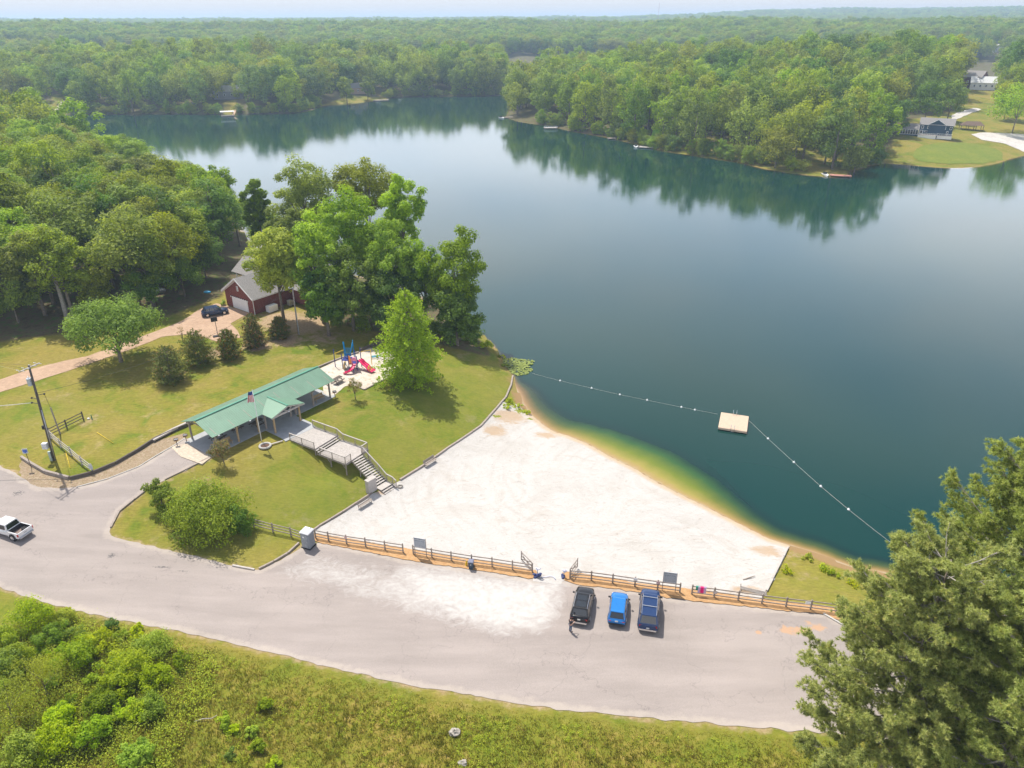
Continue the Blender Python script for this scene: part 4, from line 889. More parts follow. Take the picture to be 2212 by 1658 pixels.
# pines at the right, close to the camera
def pine(label, x_, y_, seed, h, zlow, rad, nlimb, leanx=0, leany=0):
    rng = np.random.RandomState(seed); z0 = h1(x_, y_); root = thing('pine_tree', label, 'tree', (x_, y_, z0 - .1), group='tall pines at the right')
    tr = MB(); tr.tube([(leanx * (z / h), leany * (z / h), z) for z in np.linspace(-.3, h, 9)], [.34 * (1 - .9 * i / 8) + .02 for i in range(9)], 9); lb = MB(); tp, td, sz_ = [], [], []
    for i in range(nlimb):
        f_ = (i + rng.uniform(0, .9)) / nlimb; z = zlow + (h - zlow) * f_ ** .9; an = i * 2.399 + rng.uniform(-.3, .3); L_ = rad * (1.08 - .8 * f_ ** 1.6) * rng.uniform(.72, 1.1) * (.75 + .25 * min(1, f_ * 5))
        e = np.array([math.cos(an), math.sin(an), 0]); up_ = rng.uniform(.05, .3) + .45 * f_; s0 = np.array([leanx * z / h, leany * z / h, z])
        def along(t): return s0 + e * L_ * t + np.array([0, 0, L_ * up_ * t ** 1.6 - .06 * L_ * math.sin(t * 3)])
        lb.tube([along(t) for t in (0, .35, .7, 1)], [.075 * L_ / rad + .02, .05, .03, .012], 5, False)
        nsub = int(9 + L_ * 4.6)
        for j in range(nsub):
            t0 = rng.uniform(.22, 1.0); b0 = along(t0); sgn = 1 if j % 2 else -1; side = np.cross(e, [0, 0, 1]) * sgn; dd = e * rng.uniform(.5, 1) + side * rng.uniform(.25, 1.1) * (1.25 - t0) + np.array([0, 0, rng.uniform(-.1, .55)]); dd /= np.linalg.norm(dd)
            l2 = rng.uniform(.5, 1.7) * (1.25 - .5 * t0); q = b0 + dd * l2; lb.tube([b0, (b0 + q) / 2 + np.array([0, 0, .04]), q], [.022, .016, .009], 4, False)
            for m_ in range(int(5 + l2 * 9)):
                u_ = rng.uniform(.3, 1.05); d3 = dd + unit(rng, 1)[0] * .75 + np.array([0, 0, .3]); d3 /= np.linalg.norm(d3); tp.append(b0 + dd * l2 * u_ + d3 * rng.uniform(.02, .6)); td.append(d3); sz_.append(rng.uniform(.75, 1.2))
    tp, td, sz_ = np.array(tp), np.array(td), np.array(sz_); nn_ = 24; n = len(tp) * nn_
    c_ = np.repeat(tp, nn_, 0); d = np.repeat(td, nn_, 0) * .75 + unit(rng, n); d /= np.linalg.norm(d, axis=1)[:, None]; Ln = np.repeat(sz_, nn_) * .25 * rng.uniform(.7, 1.15, n); s = np.cross(d, unit(rng, n)); s /= np.linalg.norm(s, axis=1)[:, None]; s *= .022
    c_ = c_ - np.repeat(td, nn_, 0) * (rng.uniform(0, .14, n))[:, None]
    V = np.stack([c_ - s, c_ + s, c_ + d * Ln[:, None]], 1).reshape(-1, 3); tint = np.clip(np.repeat(rng.normal(.45, .2, len(tp)), nn_) + rng.normal(0, .15, n), 0, 1)
    link('crown', mesh_np('crown', V, np.arange(3 * n).reshape(n, 3), LF['pine'], {'tint': tint}), root); tr.obj('trunk', BARK, root, True); lb.obj('limbs', BARK_G, root, True); print('pine needles', n); return root
pine('pine nearest the car park, its lower branches over the asphalt', 27.9, 36.6, 5, 23.0, 3, 6.7, 84)
pine('tallest pine, its crown top rising against the lake at the right edge', 36.8, 41.5, 6, 26.6, 5, 7.4, 84)
pine('pine in the lower right corner, in front of the tallest one', 32.0, 31.5, 7, 24.0, 3, 6.4, 76)
# ------------------------------------------------------------------ pavilion
ZF = 5.02
def loc_frame(o, u):
    u = np.array(u, float); u /= np.hypot(*u); v = np.array([-u[1], u[0]])
    return lambda a, b, z=0.0: (o[0] + u[0] * a + v[0] * b, o[1] + u[1] * a + v[1] * b, z)
U_ANG = math.atan2(.804, .594)
def metal_roof(name, c):
    t = NT(name); o = t.obj(); w = t.n('ShaderNodeTexWave', wave_type='BANDS', bands_direction='X', wave_profile='SAW'); w.inputs['Scale'].default_value = 1.05; t.l(o, w.inputs[0])
    rib = t.mapr(w.outputs['Fac'], .0, .22, 1, 0); n = t.noise(o, .8, 5, .7, (1, .3, 1))
    col = t.ramp(n, [(.3, tuple(x * .88 for x in c)), (.7, tuple(min(1, x * 1.12) for x in c))]); col = t.mix(t.math('MULTIPLY', rib, .32), col, (.04, .13, .09))
    return t.done(t.bsdf(col, .42, .1, .4, (rib, .6, .04)))
M_ROOF = metal_roof('green_ribbed_roof', (.135, .24, .168))
M_TRIM = plain('green_trim', (.07, .25, .17), .5)
pav = thing('pavilion', 'long open picnic pavilion with green ribbed metal roof and wooden posts', 'pavilion', (-38.9, 82.7, ZF), U_ANG)
# local frame: x along the front, y towards the back, z up from the slab top
mb = MB(); mb.box((9.4, 3.0, -.16), (21.2, 6.7, .32)); mb.box((9.8, -2.0, -.163), (5.2, 3.4, .32)); mb.prism([(7.2, -3.7), (12.4, -3.7), (12.0, -5.2), (7.0, -5.0)], -.33, -.02); mb.obj('slab', plain('slab_concrete', (.36, .37, .38), .8, var=.12, scale=.6), pav)
mb = MB(); mb.prism([(-3.0, -.9), (-1.25, -.38), (-1.25, 6.4), (-3.0, 6.2), (-3.6, 3)], -.3, -.012); mb.obj('apron', plain('tan_apron', (.5, .42, .33), .9), pav)
EH, RH, YR = 2.62, 4.05, 2.95        # eave and ridge heights, ridge line
posts = [(0, 0), (3.2, 0), (6.4, 0), (12.8, 0), (16.0, 0), (19.2, 0), (0, 6), (3.2, 6), (6.4, 6), (9.6, 6), (12.8, 6), (16, 6), (19.2, 6), (7.6, -2.1), (11.9, -2.1), (7.62, -.05), (11.9, -.02)]
for k, (a, b) in enumerate(posts):
    mb = MB(); h_ = EH + .1; mb.box((a, b, h_ / 2), (.2, .2, h_)); mb.obj('post', WOODT if b < -1 or a in (3.2, 6.4) else WOODG, pav)
    if b in (0, 6) and a in (0, 3.2, 16, 19.2):
        for s_ in (-1, 1):
            if 0 <= a + s_ * .8 <= 19.3: mb = MB(); mb.bar((a, b, EH - .75), (a + s_ * .75, b, EH), .1); mb.obj('brace', WOODG, pav)
for b in (0, 6):
    mb = MB(); mb.box((9.6, b, EH + .02), (19.9, .14, .26)); mb.obj('beam', WOODG, pav)
for k in range(8):
    a = 19.2 * k / 7 if k < 8 else 0; mb = MB(); mb.box((a, 3, EH + .2), (.08, 6.2, .16)); mb.bar((a, -.4, EH + .12), (a, YR, RH - .12), .08, .16); mb.bar((a, 6.4, EH + .12), (a, YR, RH - .12), .08, .16)
    mb.bar((a, 3, EH + .2), (a, YR, RH - .1), .08); mb.bar((a, 3, EH + .2), (a, 1.5, EH + .8), .07); mb.bar((a, 3, EH + .2), (a, 4.4, EH + .8), .07); mb.obj('truss', WOODG, pav)
def roofplane(p, thick=.05): mb = MB(); mb.slab(p, thick); return mb
e0, e1 = -.75, 19.95
for nm, p in (('roof', [(e0, -.62, EH + .1), (7.0, -.62, EH + .1), (9.75, YR - 1.2, RH - .47), (12.5, -.62, EH + .1), (e1, -.62, EH + .1), (e1, YR, RH), (e0, YR, RH)]), ('roof', [(e1, 6.62, EH + .1), (e0, 6.62, EH + .1), (e0, YR, RH), (e1, YR, RH)])):
    roofplane(p).obj(nm, M_ROOF, pav)
# porch gable: ridge runs from the main roof out to the front
PR = RH - .5
rx = 9.75
for nm, p in (('porch_roof', [(rx, -2.75, PR), (rx, YR - 1.1, PR), (6.95, -.66, EH + .13), (6.95, -2.75, EH + .13)]), ('porch_roof', [(rx, YR - 1.1, PR), (rx, -2.75, PR), (12.55, -2.75, EH + .13), (12.55, -.66, EH + .13)])):
    o = roofplane(p).obj(nm, None or metal_roof('green_porch_roof', (.135, .24, .168)) if nm == 'x' else M_TRIM, pav)
M_ROOF2 = NT('green_ribbed_porch'); o_ = M_ROOF2.obj(); w_ = M_ROOF2.n('ShaderNodeTexWave', wave_type='BANDS', bands_direction='Y', wave_profile='SAW'); w_.inputs['Scale'].default_value = 1.05; M_ROOF2.l(o_, w_.inputs[0]); rb = M_ROOF2.mapr(w_.outputs['Fac'], 0, .22, 1, 0)
M_ROOF2 = M_ROOF2.done(M_ROOF2.bsdf(M_ROOF2.mix(M_ROOF2.math('MULTIPLY', rb, .32), (.135, .24, .168), (.04, .13, .09)), .42, .1, .4, (rb, .6, .04)))
for ch in pav.children:
    if ch.name.startswith('porch_roof'): ch.data.materials[0] = M_ROOF2
mb = MB(); mb.bar((e0, YR, RH + .04), (e1, YR, RH + .04), .3, .06); mb.obj('ridge_cap', M_TRIM, pav)
mb = MB(); mb.bar((rx, YR - 1.2, PR + .04), (rx, -2.78, PR + .04), .25, .05); mb.obj('porch_ridge_cap', M_TRIM, pav)
mb = MB(); mb.bar((6.95, -2.7, EH + .0), (rx, -2.7, PR - .12), .06, .2); mb.bar((12.55, -2.7, EH), (rx, -2.7, PR - .12), .06, .2); mb.bar((7.0, -2.62, EH + .02), (12.5, -2.62, EH + .02), .1, .22)
for dx in (-1.4, -.6, .6, 1.4): mb.bar((rx, -2.64, EH + .1), (rx + dx, -2.64, PR - .25 - abs(dx) * .36), .09, .09)
mb.obj('gable_truss', WOODP, pav)
mb = MB(); mb.bar((7.6, -2.1, EH), (7.6, 0, EH), .14, .24); mb.bar((11.9, -2.1, EH), (11.9, 0, EH), .14, .24); mb.obj('porch_beam', WOODG, pav)
for a, b in ((5.0, -.64), (0.2, -.66), (rx, -2.8)):
    mb = MB(); mb.ball((a, b, EH + .0), (.14, .1, .08), 8, 5); mb.obj('floodlight', WHITE, pav)
def Lp(a, b, z=0.): return pav.location + Vector((a * math.cos(U_ANG) - b * math.sin(U_ANG), a * math.sin(U_ANG) + b * math.cos(U_ANG), z))

# picnic table with two benches on A-frames
def picnic_table(label, loc, rz, mat=WOODD, grp='picnic tables at the pavilion'):
    t_ = thing('picnic_table', label, 'picnic table', loc, rz, grp)
    mb = MB()
    for k in range(5): mb.box((0, -.3 + k * .15, .74), (1.85, .135, .04))
    mb.obj('tabletop', mat, t_)
    for s_ in (-1, 1):
        mb = MB()
        for k in range(2): mb.box((0, s_ * (.62 + k * .14), .44), (1.85, .125, .04))
        mb.obj('bench', mat, t_)
    for a in (-.62, .62):
        mb = MB(); mb.bar((a, -.25, .72), (a, -.62, 0), .05, .09); mb.bar((a, .25, .72), (a, .62, 0), .05, .09); mb.bar((a + .05, -.78, .4), (a + .05, .78, .4), .05, .08); mb.obj('leg_frame', mat, t_)
    return t_
for lab, a, b, r in [('dark picnic table at the left end under the green roof', 1.9, 2.8, .2), ('picnic table in the second bay of the pavilion', 4.9, 3.2, -.1), ('picnic table near the middle of the pavilion beside the porch', 7.4, 1.6, .15), ('picnic table in the right half of the pavilion behind the porch', 13.4, 1.4, .1), ('picnic table toward the right end under the roof', 15.2, 3.9, 0)]:
    picnic_table(lab, Lp(a, b), U_ANG + r)
g = G(729, 826); picnic_table('picnic table on the concrete between pavilion and play structure', g + Vector((0, 0, .06)), U_ANG + .1)
def garden_bench(name, label, loc, rz, mat, L_=1.5, grp=None, back=True):
    t_ = thing(name, label, 'bench', loc, rz, grp); mb = MB()
    for k in range(3): mb.box((0, -.16 + k * .15, .44), (L_, .13, .035))
    mb.obj('seat', mat, t_)
    if back:
        mb = MB()
        for k in range(3): mb.box((0, .30 + k * .03, .58 + k * .14), (L_, .035, .12))
        mb.obj('backrest', mat, t_)
    for a in (-L_ * .42, L_ * .42):
        mb = MB(); mb.box((a, -.2, .21), (.06, .06, .42)); mb.box((a, .24, .21), (.06, .06, .42)); mb.box((a, .02, .40), (.06, .5, .05))
        if back: mb.bar((a, .24, .4), (a, .39, .95), .05)
        mb.obj('leg', mat, t_)
    return t_
garden_bench('park_bench', 'brown slatted bench facing out at the right end of the pavilion', Lp(17.6, .55), U_ANG, WOODT, 1.8)
garden_bench('park_bench', 'bench by the front left posts under the green roof', Lp(1.6, .5), U_ANG, WOODT, 1.8)
M_RUST = plain('rusty_iron', (.13, .075, .05), .8, .3, var=.3)
def grill(label, g):
    t_ = thing('charcoal_grill', label, 'grill', g, .4, 'pedestal grills by the pavilion'); mb = MB(); mb.cyl((0, 0, -.05), .05, .85, 8); mb.obj('post', M_RUST, t_)
    mb = MB(); mb.box((0, 0, .84), (.55, .42, .05)); [mb.box(c, d) for c, d in (((0, .2, .95), (.55, .03, .22)), ((-.26, 0, .95), (.03, .37, .22)), ((.26, 0, .95), (.03, .37, .22)))]; mb.obj('firebox', M_RUST, t_)
    mb = MB(); [mb.bar((-.25, y_, 1.02), (.25, y_, 1.02), .012) for y_ in np.linspace(-.17, .17, 9)]; mb.obj('grate', STEEL, t_)
grill('rusty pedestal grill beside the asphalt at the left end of the pavilion', G(383, 962)); grill('pedestal grill behind the front left post of the pavilion', G(403, 953) + Vector((0, 0, .02))); grill('pedestal grill on the concrete at the right end of the pavilion', G(724, 858) + Vector((0, 0, .03)))

# ------------------------------------------------------------------ deck and stairs down to the beach
ex = np.array([.85, -.53]); ex /= np.hypot(*ex); ey = np.array([-ex[1], ex[0]])      # ex downhill, ey to the right seen from the pavilion... pointing away from the camera
DK = np.array([-30.6, 86.0]); DZ = 4.98
def Dk(a, b, z=0.): return (DK[0] + ex[0] * a + ey[0] * b, DK[1] + ex[1] * a + ey[1] * b, DZ + z)
deck = thing('timber_deck', 'grey two-level timber deck with railings and a long stair down to the sand', 'deck', (DK[0], DK[1], DZ))
S0 = (DK[0], DK[1], DZ); W_ = 4.3
def planks(mb, a0, a1, b0, b1, z, across=False):
    n = int((b1 - b0) / .16)
    for k in range(n):
        b = b0 + (k + .5) * (b1 - b0) / n; hw = (b1 - b0) / n / 2 - .008
        mb.hexa([Dk(a0, b - hw, z - .04), Dk(a1, b - hw, z - .04), Dk(a1, b + hw, z - .04), Dk(a0, b + hw, z - .04), Dk(a0, b - hw, z), Dk(a1, b - hw, z), Dk(a1, b + hw, z), Dk(a0, b + hw, z)])
mb = MB(); planks(mb, 0.3, 5.1, 0, W_, 0); mb.obj('upper_floor', WOODP, deck, sub=S0)
mb = MB(); mb.add([Dk(-2.0, .4, -.03), Dk(.3, -.2, -.03), Dk(.3, W_ + .2, -.03), Dk(-1.2, W_ + .6, -.03), Dk(-2.0, .4, -.13), Dk(.3, -.2, -.13), Dk(.3, W_ + .2, -.13), Dk(-1.2, W_ + .6, -.13)], [(0, 1, 2, 3), (7, 6, 5, 4), (0, 4, 5, 1), (1, 5, 6, 2), (2, 6, 7, 3), (3, 7, 4, 0)]); mb.obj('entry_ramp', plain('tan_ramp_boards', (.5, .38, .27), .9), deck, sub=S0)
LZ = -.5
mb = MB()
for k in range(3):
    a = 5.1 + k * .32; z = -.17 * (k + 1) + .0; planks(mb, a, a + .3, 0, W_, z)
mb.obj('middle_steps', WOODP, deck, sub=S0)
mb = MB(); planks(mb, 5.42 + .64, 10.6, 0, W_, LZ - .01 + .0); mb.obj('lower_floor', WOODP, deck, sub=S0)
mb = MB()
for b in (0.02, W_ / 2, W_ - .02): mb.bar(Dk(.3, b, -.16), Dk(5.1, b, -.16), .06, .22); mb.bar(Dk(5.4, b, LZ - .18), Dk(10.6, b, LZ - .18), .06, .22)
for a, z in ((.35, -.16), (5.1, -.16), (10.57, LZ - .18)): mb.bar(Dk(a, 0, z), Dk(a, W_, z), .06, .22)
mb.obj('joists', WOODG, deck, sub=S0)
for a in (.4, 2.7, 5.1, 7.8, 10.5):
    for b in (.05, W_ - .05):
        p = Dk(a, b); zt = DZ - .1 if a < 5.2 else DZ + LZ - .1; zb = h1(p[0], p[1]) - .2
        if zt - zb < .35: continue
        mb = MB(); mb.bar((p[0], p[1], zb), (p[0], p[1], zt), .15); mb.obj('support_post', WOODG, deck, sub=S0)
        if a > 7: mb = MB(); q = Dk(a - .7, b); mb.bar((p[0], p[1], zt - .8), (q[0], q[1], zt - .1), .08); mb.obj('brace', WOODG, deck, sub=S0)
def railing(pts, posts=None, hr=1.0, cap=WOODP):
    """handrail with thin balusters along world points; posts at each point"""
    for p in pts: mb = MB(); mb.bar((p[0], p[1], p[2] - .15), (p[0], p[1], p[2] + hr), .09); mb.obj('rail_post', WOODG, deck, sub=S0)
    mb = MB(); bal = MB()
    for p, q in zip(pts[:-1], pts[1:]):
        p, q = Vector(p), Vector(q); mb.bar(p + Vector((0, 0, hr + .02)), q + Vector((0, 0, hr + .02)), .14, .04); bal.bar(p + Vector((0, 0, .12)), q + Vector((0, 0, .12)), .05); bal.bar(p + Vector((0, 0, hr - .06)), q + Vector((0, 0, hr - .06)), .04, .06)
        n = max(2, int((q - p).length / .17))
        for k in range(1, n): r_ = p.lerp(q, k / n); bal.bar(r_ + Vector((0, 0, .12)), r_ + Vector((0, 0, hr - .05)), .026)
    mb.obj('handrail', cap, deck, sub=S0); bal.obj('balusters', WOODG, deck, sub=S0)
railing([Dk(a, 0.03) for a in (.4, 2.7, 5.0)]); railing([Dk(.4, W_ - .03), Dk(2.7, W_ - .03), Dk(5.05, W_ - .03), Dk(6.1, W_ - .03, LZ), Dk(8.3, W_ - .03, LZ), Dk(10.5, W_ - .03, LZ), Dk(10.5, 3.1, LZ)])
railing([Dk(6.0, .03, LZ), Dk(8.2, .03, LZ), Dk(10.5, .03, LZ), Dk(10.5, 1.05, LZ)])
# stair
st0 = np.array(Dk(10.6, 2.07)[:2]); st1 = np.array([-15.7, 78.3]); sv = st1 - st0; sL = np.hypot(*sv); sv /= sL; sp_ = np.array([-sv[1], sv[0]]); zt, zbm = DZ + LZ, 1.78
def Sk(a, b, z): return (st0[0] + sv[0] * a + sp_[0] * b, st0[1] + sv[1] * a + sp_[1] * b, z)
NS = 13; run = .335; rise = .175; mb = MB()
zc = zt
def tread(mb, a, z, w=1.95, d=.29): mb.hexa([Sk(a, -w / 2, z - .045), Sk(a + d, -w / 2, z - .045), Sk(a + d, w / 2, z - .045), Sk(a, w / 2, z - .045), Sk(a, -w / 2, z), Sk(a + d, -w / 2, z), Sk(a + d, w / 2, z), Sk(a, w / 2, z)])
for k in range(NS): zc -= rise; tread(mb, .04 + k * run, zc)
a_l = .04 + NS * run; zl = zc - rise; tread(mb, a_l, zl, 1.95, 1.1)
zc = zl
nlow = max(1, int(round((zc - 1.72) / .17)))
for k in range(nlow): zc -= .17; tread(mb, a_l + 1.14 + k * .31, zc, 2.0, .27)
a_end = a_l + 1.14 + nlow * .31
mb.obj('stair_treads', WOODP, deck, sub=S0)
mb = MB()
for b in (-.95, 0, .95): mb.bar(Sk(0, b, zt - .2), Sk(a_l, b, zl - .1), .05, .26); mb.bar(Sk(a_l, b, zl - .12), Sk(a_l + 1.1, b, zl - .12), .05, .16); mb.bar(Sk(a_l + 1.1, b, zl - .15), Sk(a_end, b, 1.6), .05, .2)
mb.obj('stair_stringers', WOODG, deck, sub=S0)
mb = MB(); mb.bar(Sk(0.05, .0, zt - .12), Sk(a_l, .0, zl + .05), .12, .05); mb.obj('centre_board', WOODP, deck, sub=S0)
for a in (1.6, 3.2):
    for b in (-.95, .95): p = Sk(a, b, 0); z1 = zt - a / run * rise - .2; mb = MB(); mb.bar((p[0], p[1], h1(p[0], p[1]) - .2), (p[0], p[1], z1), .12); mb.obj('support_post', WOODG, deck, sub=S0)
railing([Sk(0.05, 1.0, zt), Sk(1.5, 1.0, zt - 1.5 / run * rise), Sk(3.0, 1.0, zt - 3.0 / run * rise), Sk(a_l, 1.0, zl), Sk(a_l + 1.1, 1.0, zl), Sk(a_end, 1.0, 1.75)])
# wooden cabinet beside the foot of the stairs
p = Sk(a_l + .1, -1.75, 0); cz = h1(p[0], p[1]); ca = math.atan2(sp_[1], sp_[0])
cab = thing('storage_cabinet', 'weathered board cabinet with a blue shelf slot at the foot of the deck stairs', 'cabinet', (p[0], p[1], cz), ca - math.pi)
mb = MB(); mb.box((0, 0, .95), (1.35, .6, 1.9)); mb.obj('body', WOODP, cab); mb = MB()
for k in range(5): mb.box((-.53 + k * .265, -.315, .5), (.24, .03, .9)); mb.box((-.53 + k * .265, -.315, 1.55), (.24, .03, .6))
mb.obj('door_boards', WOODG, cab); mb = MB(); mb.box((0, -.31, 1.1), (1.2, .03, .22)); mb.obj('shelf_slot', plain('blue_slot', (.05, .2, .3), .5), cab); mb = MB(); mb.box((0, 0, 1.93), (1.45, .7, .06)); mb.obj('lid', WOODP, cab)
p = Sk(a_end + .2, 1.45, 0); rb_ = thing('stone_ring', 'small round stone planter in the sand at the end of the stairs', 'planter', (p[0], p[1], h1(p[0], p[1]) + .03)); mb = MB()
for k in range(9): an = k * .698; mb.ball((.3 * math.cos(an), .3 * math.sin(an), .1), (.13, .11, .12), 7, 5)
mb.obj('stones', BARK_G, rb_)

# ------------------------------------------------------------------ flagpole, tyre ring
g = G(565, 952); fp = thing('flagpole', 'white flagpole with a hanging striped flag in front of the pavilion', 'flagpole', g)
mb = MB(); mb.tube([(0, 0, -.1), (0, 0, 4), (0, 0, 7.7)], [.06, .05, .035], 10); mb.obj('pole', WHITE, fp, True); mb = MB(); mb.ball((0, 0, 7.75), .08, 8, 6); mb.obj('finial', CHROME, fp)
fw, fh, nu, nv = .9, 1.55, 10, 22; V = []
for j in range(nv + 1):
    for i in range(nu + 1):
        u_, v_ = i / nu, j / nv; V.append((-.06 - u_ * fw * (.6 + .4 * v_), .10 * math.sin(u_ * 9 + v_ * 2) * (.4 + u_), 7.55 - v_ * fh - .12 * u_))
q = [(j * (nu + 1) + i, j * (nu + 1) + i + 1, (j + 1) * (nu + 1) + i + 1, (j + 1) * (nu + 1) + i) for j in range(nv) for i in range(nu)]
me = bpy.data.meshes.new('flag'); me.from_pydata(V, [], q); 
FM = [plain('flag_red', (.55, .04, .07), .8), plain('flag_white', (.75, .75, .75), .8), plain('flag_blue', (.03, .06, .25), .8)]
for m_ in FM: me.materials.append(m_)
for k, pl in enumerate(me.polygons): i, j = k % nu, k // nu; pl.material_index = 2 if j < 7 else (0 if i % 2 == 0 else 1)
o = link('flag', me, fp)
g = G(573, 964); tr_ = thing('stone_ring', 'pale round concrete ring on the lawn below the flagpole', 'ring', g); mb = MB()
mb.loft([[( (R_ + r_ * math.cos(b_)) * math.cos(a_), (R_ + r_ * math.cos(b_)) * math.sin(a_), .12 + r_ * math.sin(b_) * .9) for b_ in [2 * math.pi * k / 8 for k in range(8)]] for R_, r_ in ((.72, .16),) for a_ in [2 * math.pi * k / 20 for k in range(21)]], False); mb.obj('ring', CONC, tr_, True)
mb = MB(); mb.cyl((0, 0, .0), .6, .08, 16); mb.obj('soil', M_RUST, tr_)
mb = MB(); mb.bar((0, 0, .1), (1.5, 1.0, .1), .2, .08); tag(mb.obj('loose_board', WOODP), 'pale loose board leaning out of the concrete ring', 'board').location = g + Vector((.55, .15, .1))

# ------------------------------------------------------------------ timber edging, each run its own thing
def edging(label, pts, h=.24, w=.2, mat=WOODG, courses=1, lift=.0, gap=2.4, grp='timber edging runs'):
    P_ = [G(a, b) for a, b in pts]; t_ = thing('timber_edging', label, 'timber edging', P_[0], 0, grp); mb = MB(); rng = random.Random(int(P_[0][0] * 7))
    for p, q in zip(P_[:-1], P_[1:]):
        n = max(1, int(round((q - p).length / gap)))
        for k in range(n):
            a = p.lerp(q, k / n); b = p.lerp(q, (k + 1) / n)
            for v_ in (a, b): v_.z = h1(v_.x, v_.y)
            for c_ in range(courses):
                dz = h * (c_ + .5) + lift + rng.uniform(-.015, .015); d_ = (b - a).normalized() * .02; off = Vector((rng.uniform(-.02, .02), rng.uniform(-.02, .02), dz)); mb.bar(a + d_ + off, b - d_ + off, w, h * .96)
    mb.obj('timbers', mat, t_, sub=P_[0]); return t_
edging('long timber edging between the sloping lawn and the beach sand', [(672, 1150), (690, 1137), (740, 1107), (803, 1066)], courses=1)
edging('timber edging curving from the deck stairs up to the water', [(864, 1038), (920, 1003), (985, 957), (1038, 921), (1071, 884), (1092, 860), (1104, 833), (1108, 812)], w=.26)
edging('dark timbers along the right side of the pavilion drive', [(478, 976), (400, 1015), (356, 1036)], h=.16)
edging('timber edging curving round the lawn at the road junction', [(332, 1046), (290, 1079), (258, 1105), (240, 1140)], h=.18)
edging('timber kerb at the lower tip of the corner lawn', [(502, 1222), (550, 1231)], h=.2, mat=WOODP)
edging('timber edging from the lawn tip to the portable toilet', [(560, 1230), (592, 1214), (622, 1196), (646, 1174)])
edging('curved pale timber wall above the gravel by the blue road sign', [(47, 990), (67, 1003), (100, 1022), (150, 1035)], h=.22, courses=2, mat=WOODG, w=.3)
edging('dark timber wall curving up beside the pavilion drive', [(152, 1036), (200, 1024), (250, 1003), (300, 974), (337, 950), (405, 920)], h=.24, courses=2, mat=WOODD)
edging('wide white board edging behind the left end of the pavilion', [(331, 955), (375, 932), (418, 912)], h=.2, mat=WOODP, w=.55, lift=.25)
edging('thin concrete kerb between gravel verge and asphalt', [(165, 1052), (233, 1034), (300, 1008), (372, 965), (398, 948)], h=.1, w=.15, mat=CONC)
edging('timber edging along the upper side of the playground', [(686, 795), (738, 774), (775, 762)], h=.3, mat=WOODG, w=.25)
edging('dark timber wall behind the play structure', [(778, 760), (800, 750), (826, 742)], h=.3, courses=2, mat=WOODD)
edging('timber edging along the lower side of the playground sand', [(764, 833), (787, 842), (848, 812)], h=.16)
edging('timber edging from the beach corner to the fence on the right', [(1701, 1184), (1683, 1222), (1668, 1252), (1655, 1278)], mat=WOODP)
edging('pale kerb curving under the pines at the end of the car park', [(1778, 1326), (1830, 1356), (1888, 1393), (1950, 1420)], h=.16, mat=CONC)

# ------------------------------------------------------------------ post and rail fences
def fence(label, bases, grp=None, hp=1.3, rails=3, mat=WOODG, pw=.14, caps=True, cat='fence', zbase=None):
    P_ = [G(a, b) for a, b in bases]; t_ = thing('rail_fence', label, cat, P_[0], 0, grp)
    for p in P_:
        mb = MB(); mb.bar((p.x, p.y, p.z - .2), (p.x, p.y, p.z + hp), pw); 
        if caps: mb.add([(p.x - .08, p.y - .08, p.z + hp), (p.x + .08, p.y - .08, p.z + hp), (p.x + .08, p.y + .08, p.z + hp), (p.x - .08, p.y + .08, p.z + hp), (p.x, p.y, p.z + hp + .1)], [(0, 1, 4), (1, 2, 4), (2, 3, 4), (3, 0, 4)])
        mb.obj('post', mat, t_, sub=P_[0])
    for p, q in zip(P_[:-1], P_[1:]):
        for k in range(rails): z_ = hp * (.28 + .62 * k / (rails - 1)); mb = MB(); mb.bar(p + Vector((0, -.04, z_)), q + Vector((0, -.04, z_)), .06, .11); mb.obj('rail', mat, t_, sub=P_[0])
    return P_
FG = 'rail fences between the car park and the beach'
F1 = fence('rail fence from the portable toilet to the first gap', [(682, 1162), (710, 1168), (749, 1175), (790, 1181), (832, 1188), (871, 1194)], FG)
F2 = fence('long rail fence behind the wheelie bin, ending at the left gate', [(893, 1197), (933, 1204), (975, 1211), (1019, 1218), (1063, 1224), (1107, 1231), (1150, 1237)], FG)
F3 = fence('rail fence in front of the three parked cars', [(1231, 1250), (1277, 1254), (1323, 1260), (1371, 1267), (1420, 1274), (1468, 1280)], FG)
F4 = fence('rail fence with the pink towel, running under the pines', [(1494, 1284), (1542, 1290), (1594, 1297), (1645, 1304), (1697, 1311), (1750, 1317), (1805, 1324), (1862, 1331), (1925, 1340)], FG)
fence('short rail fence on the lawn from the big shrub to the portable toilet', [(549, 1138), (590, 1149), (629, 1158), (652, 1166)], None)
fence('dark three-rail fence behind the leaning utility pole', [(181, 907), (145, 925), (109, 943)], None, mat=WOODD, hp=1.35)
fence('sun-bleached rail fence running down from the utility pole to the gravel', [(111, 947), (132, 966), (155, 984), (178, 1004), (201, 1021)], None, mat=WOODP, hp=1.35)
g = G(320, 1057); mb = MB(); mb.bar((0, 0, -.1), (0, 0, 1.0), .2); mb.bar((.0, .0, .9), (.3, 0, .9), .1); pt = mb.obj('wooden_post', WOODG); pt.location = g; tag(pt, 'lone short wooden post at the drive edge by the shrubs', 'post')
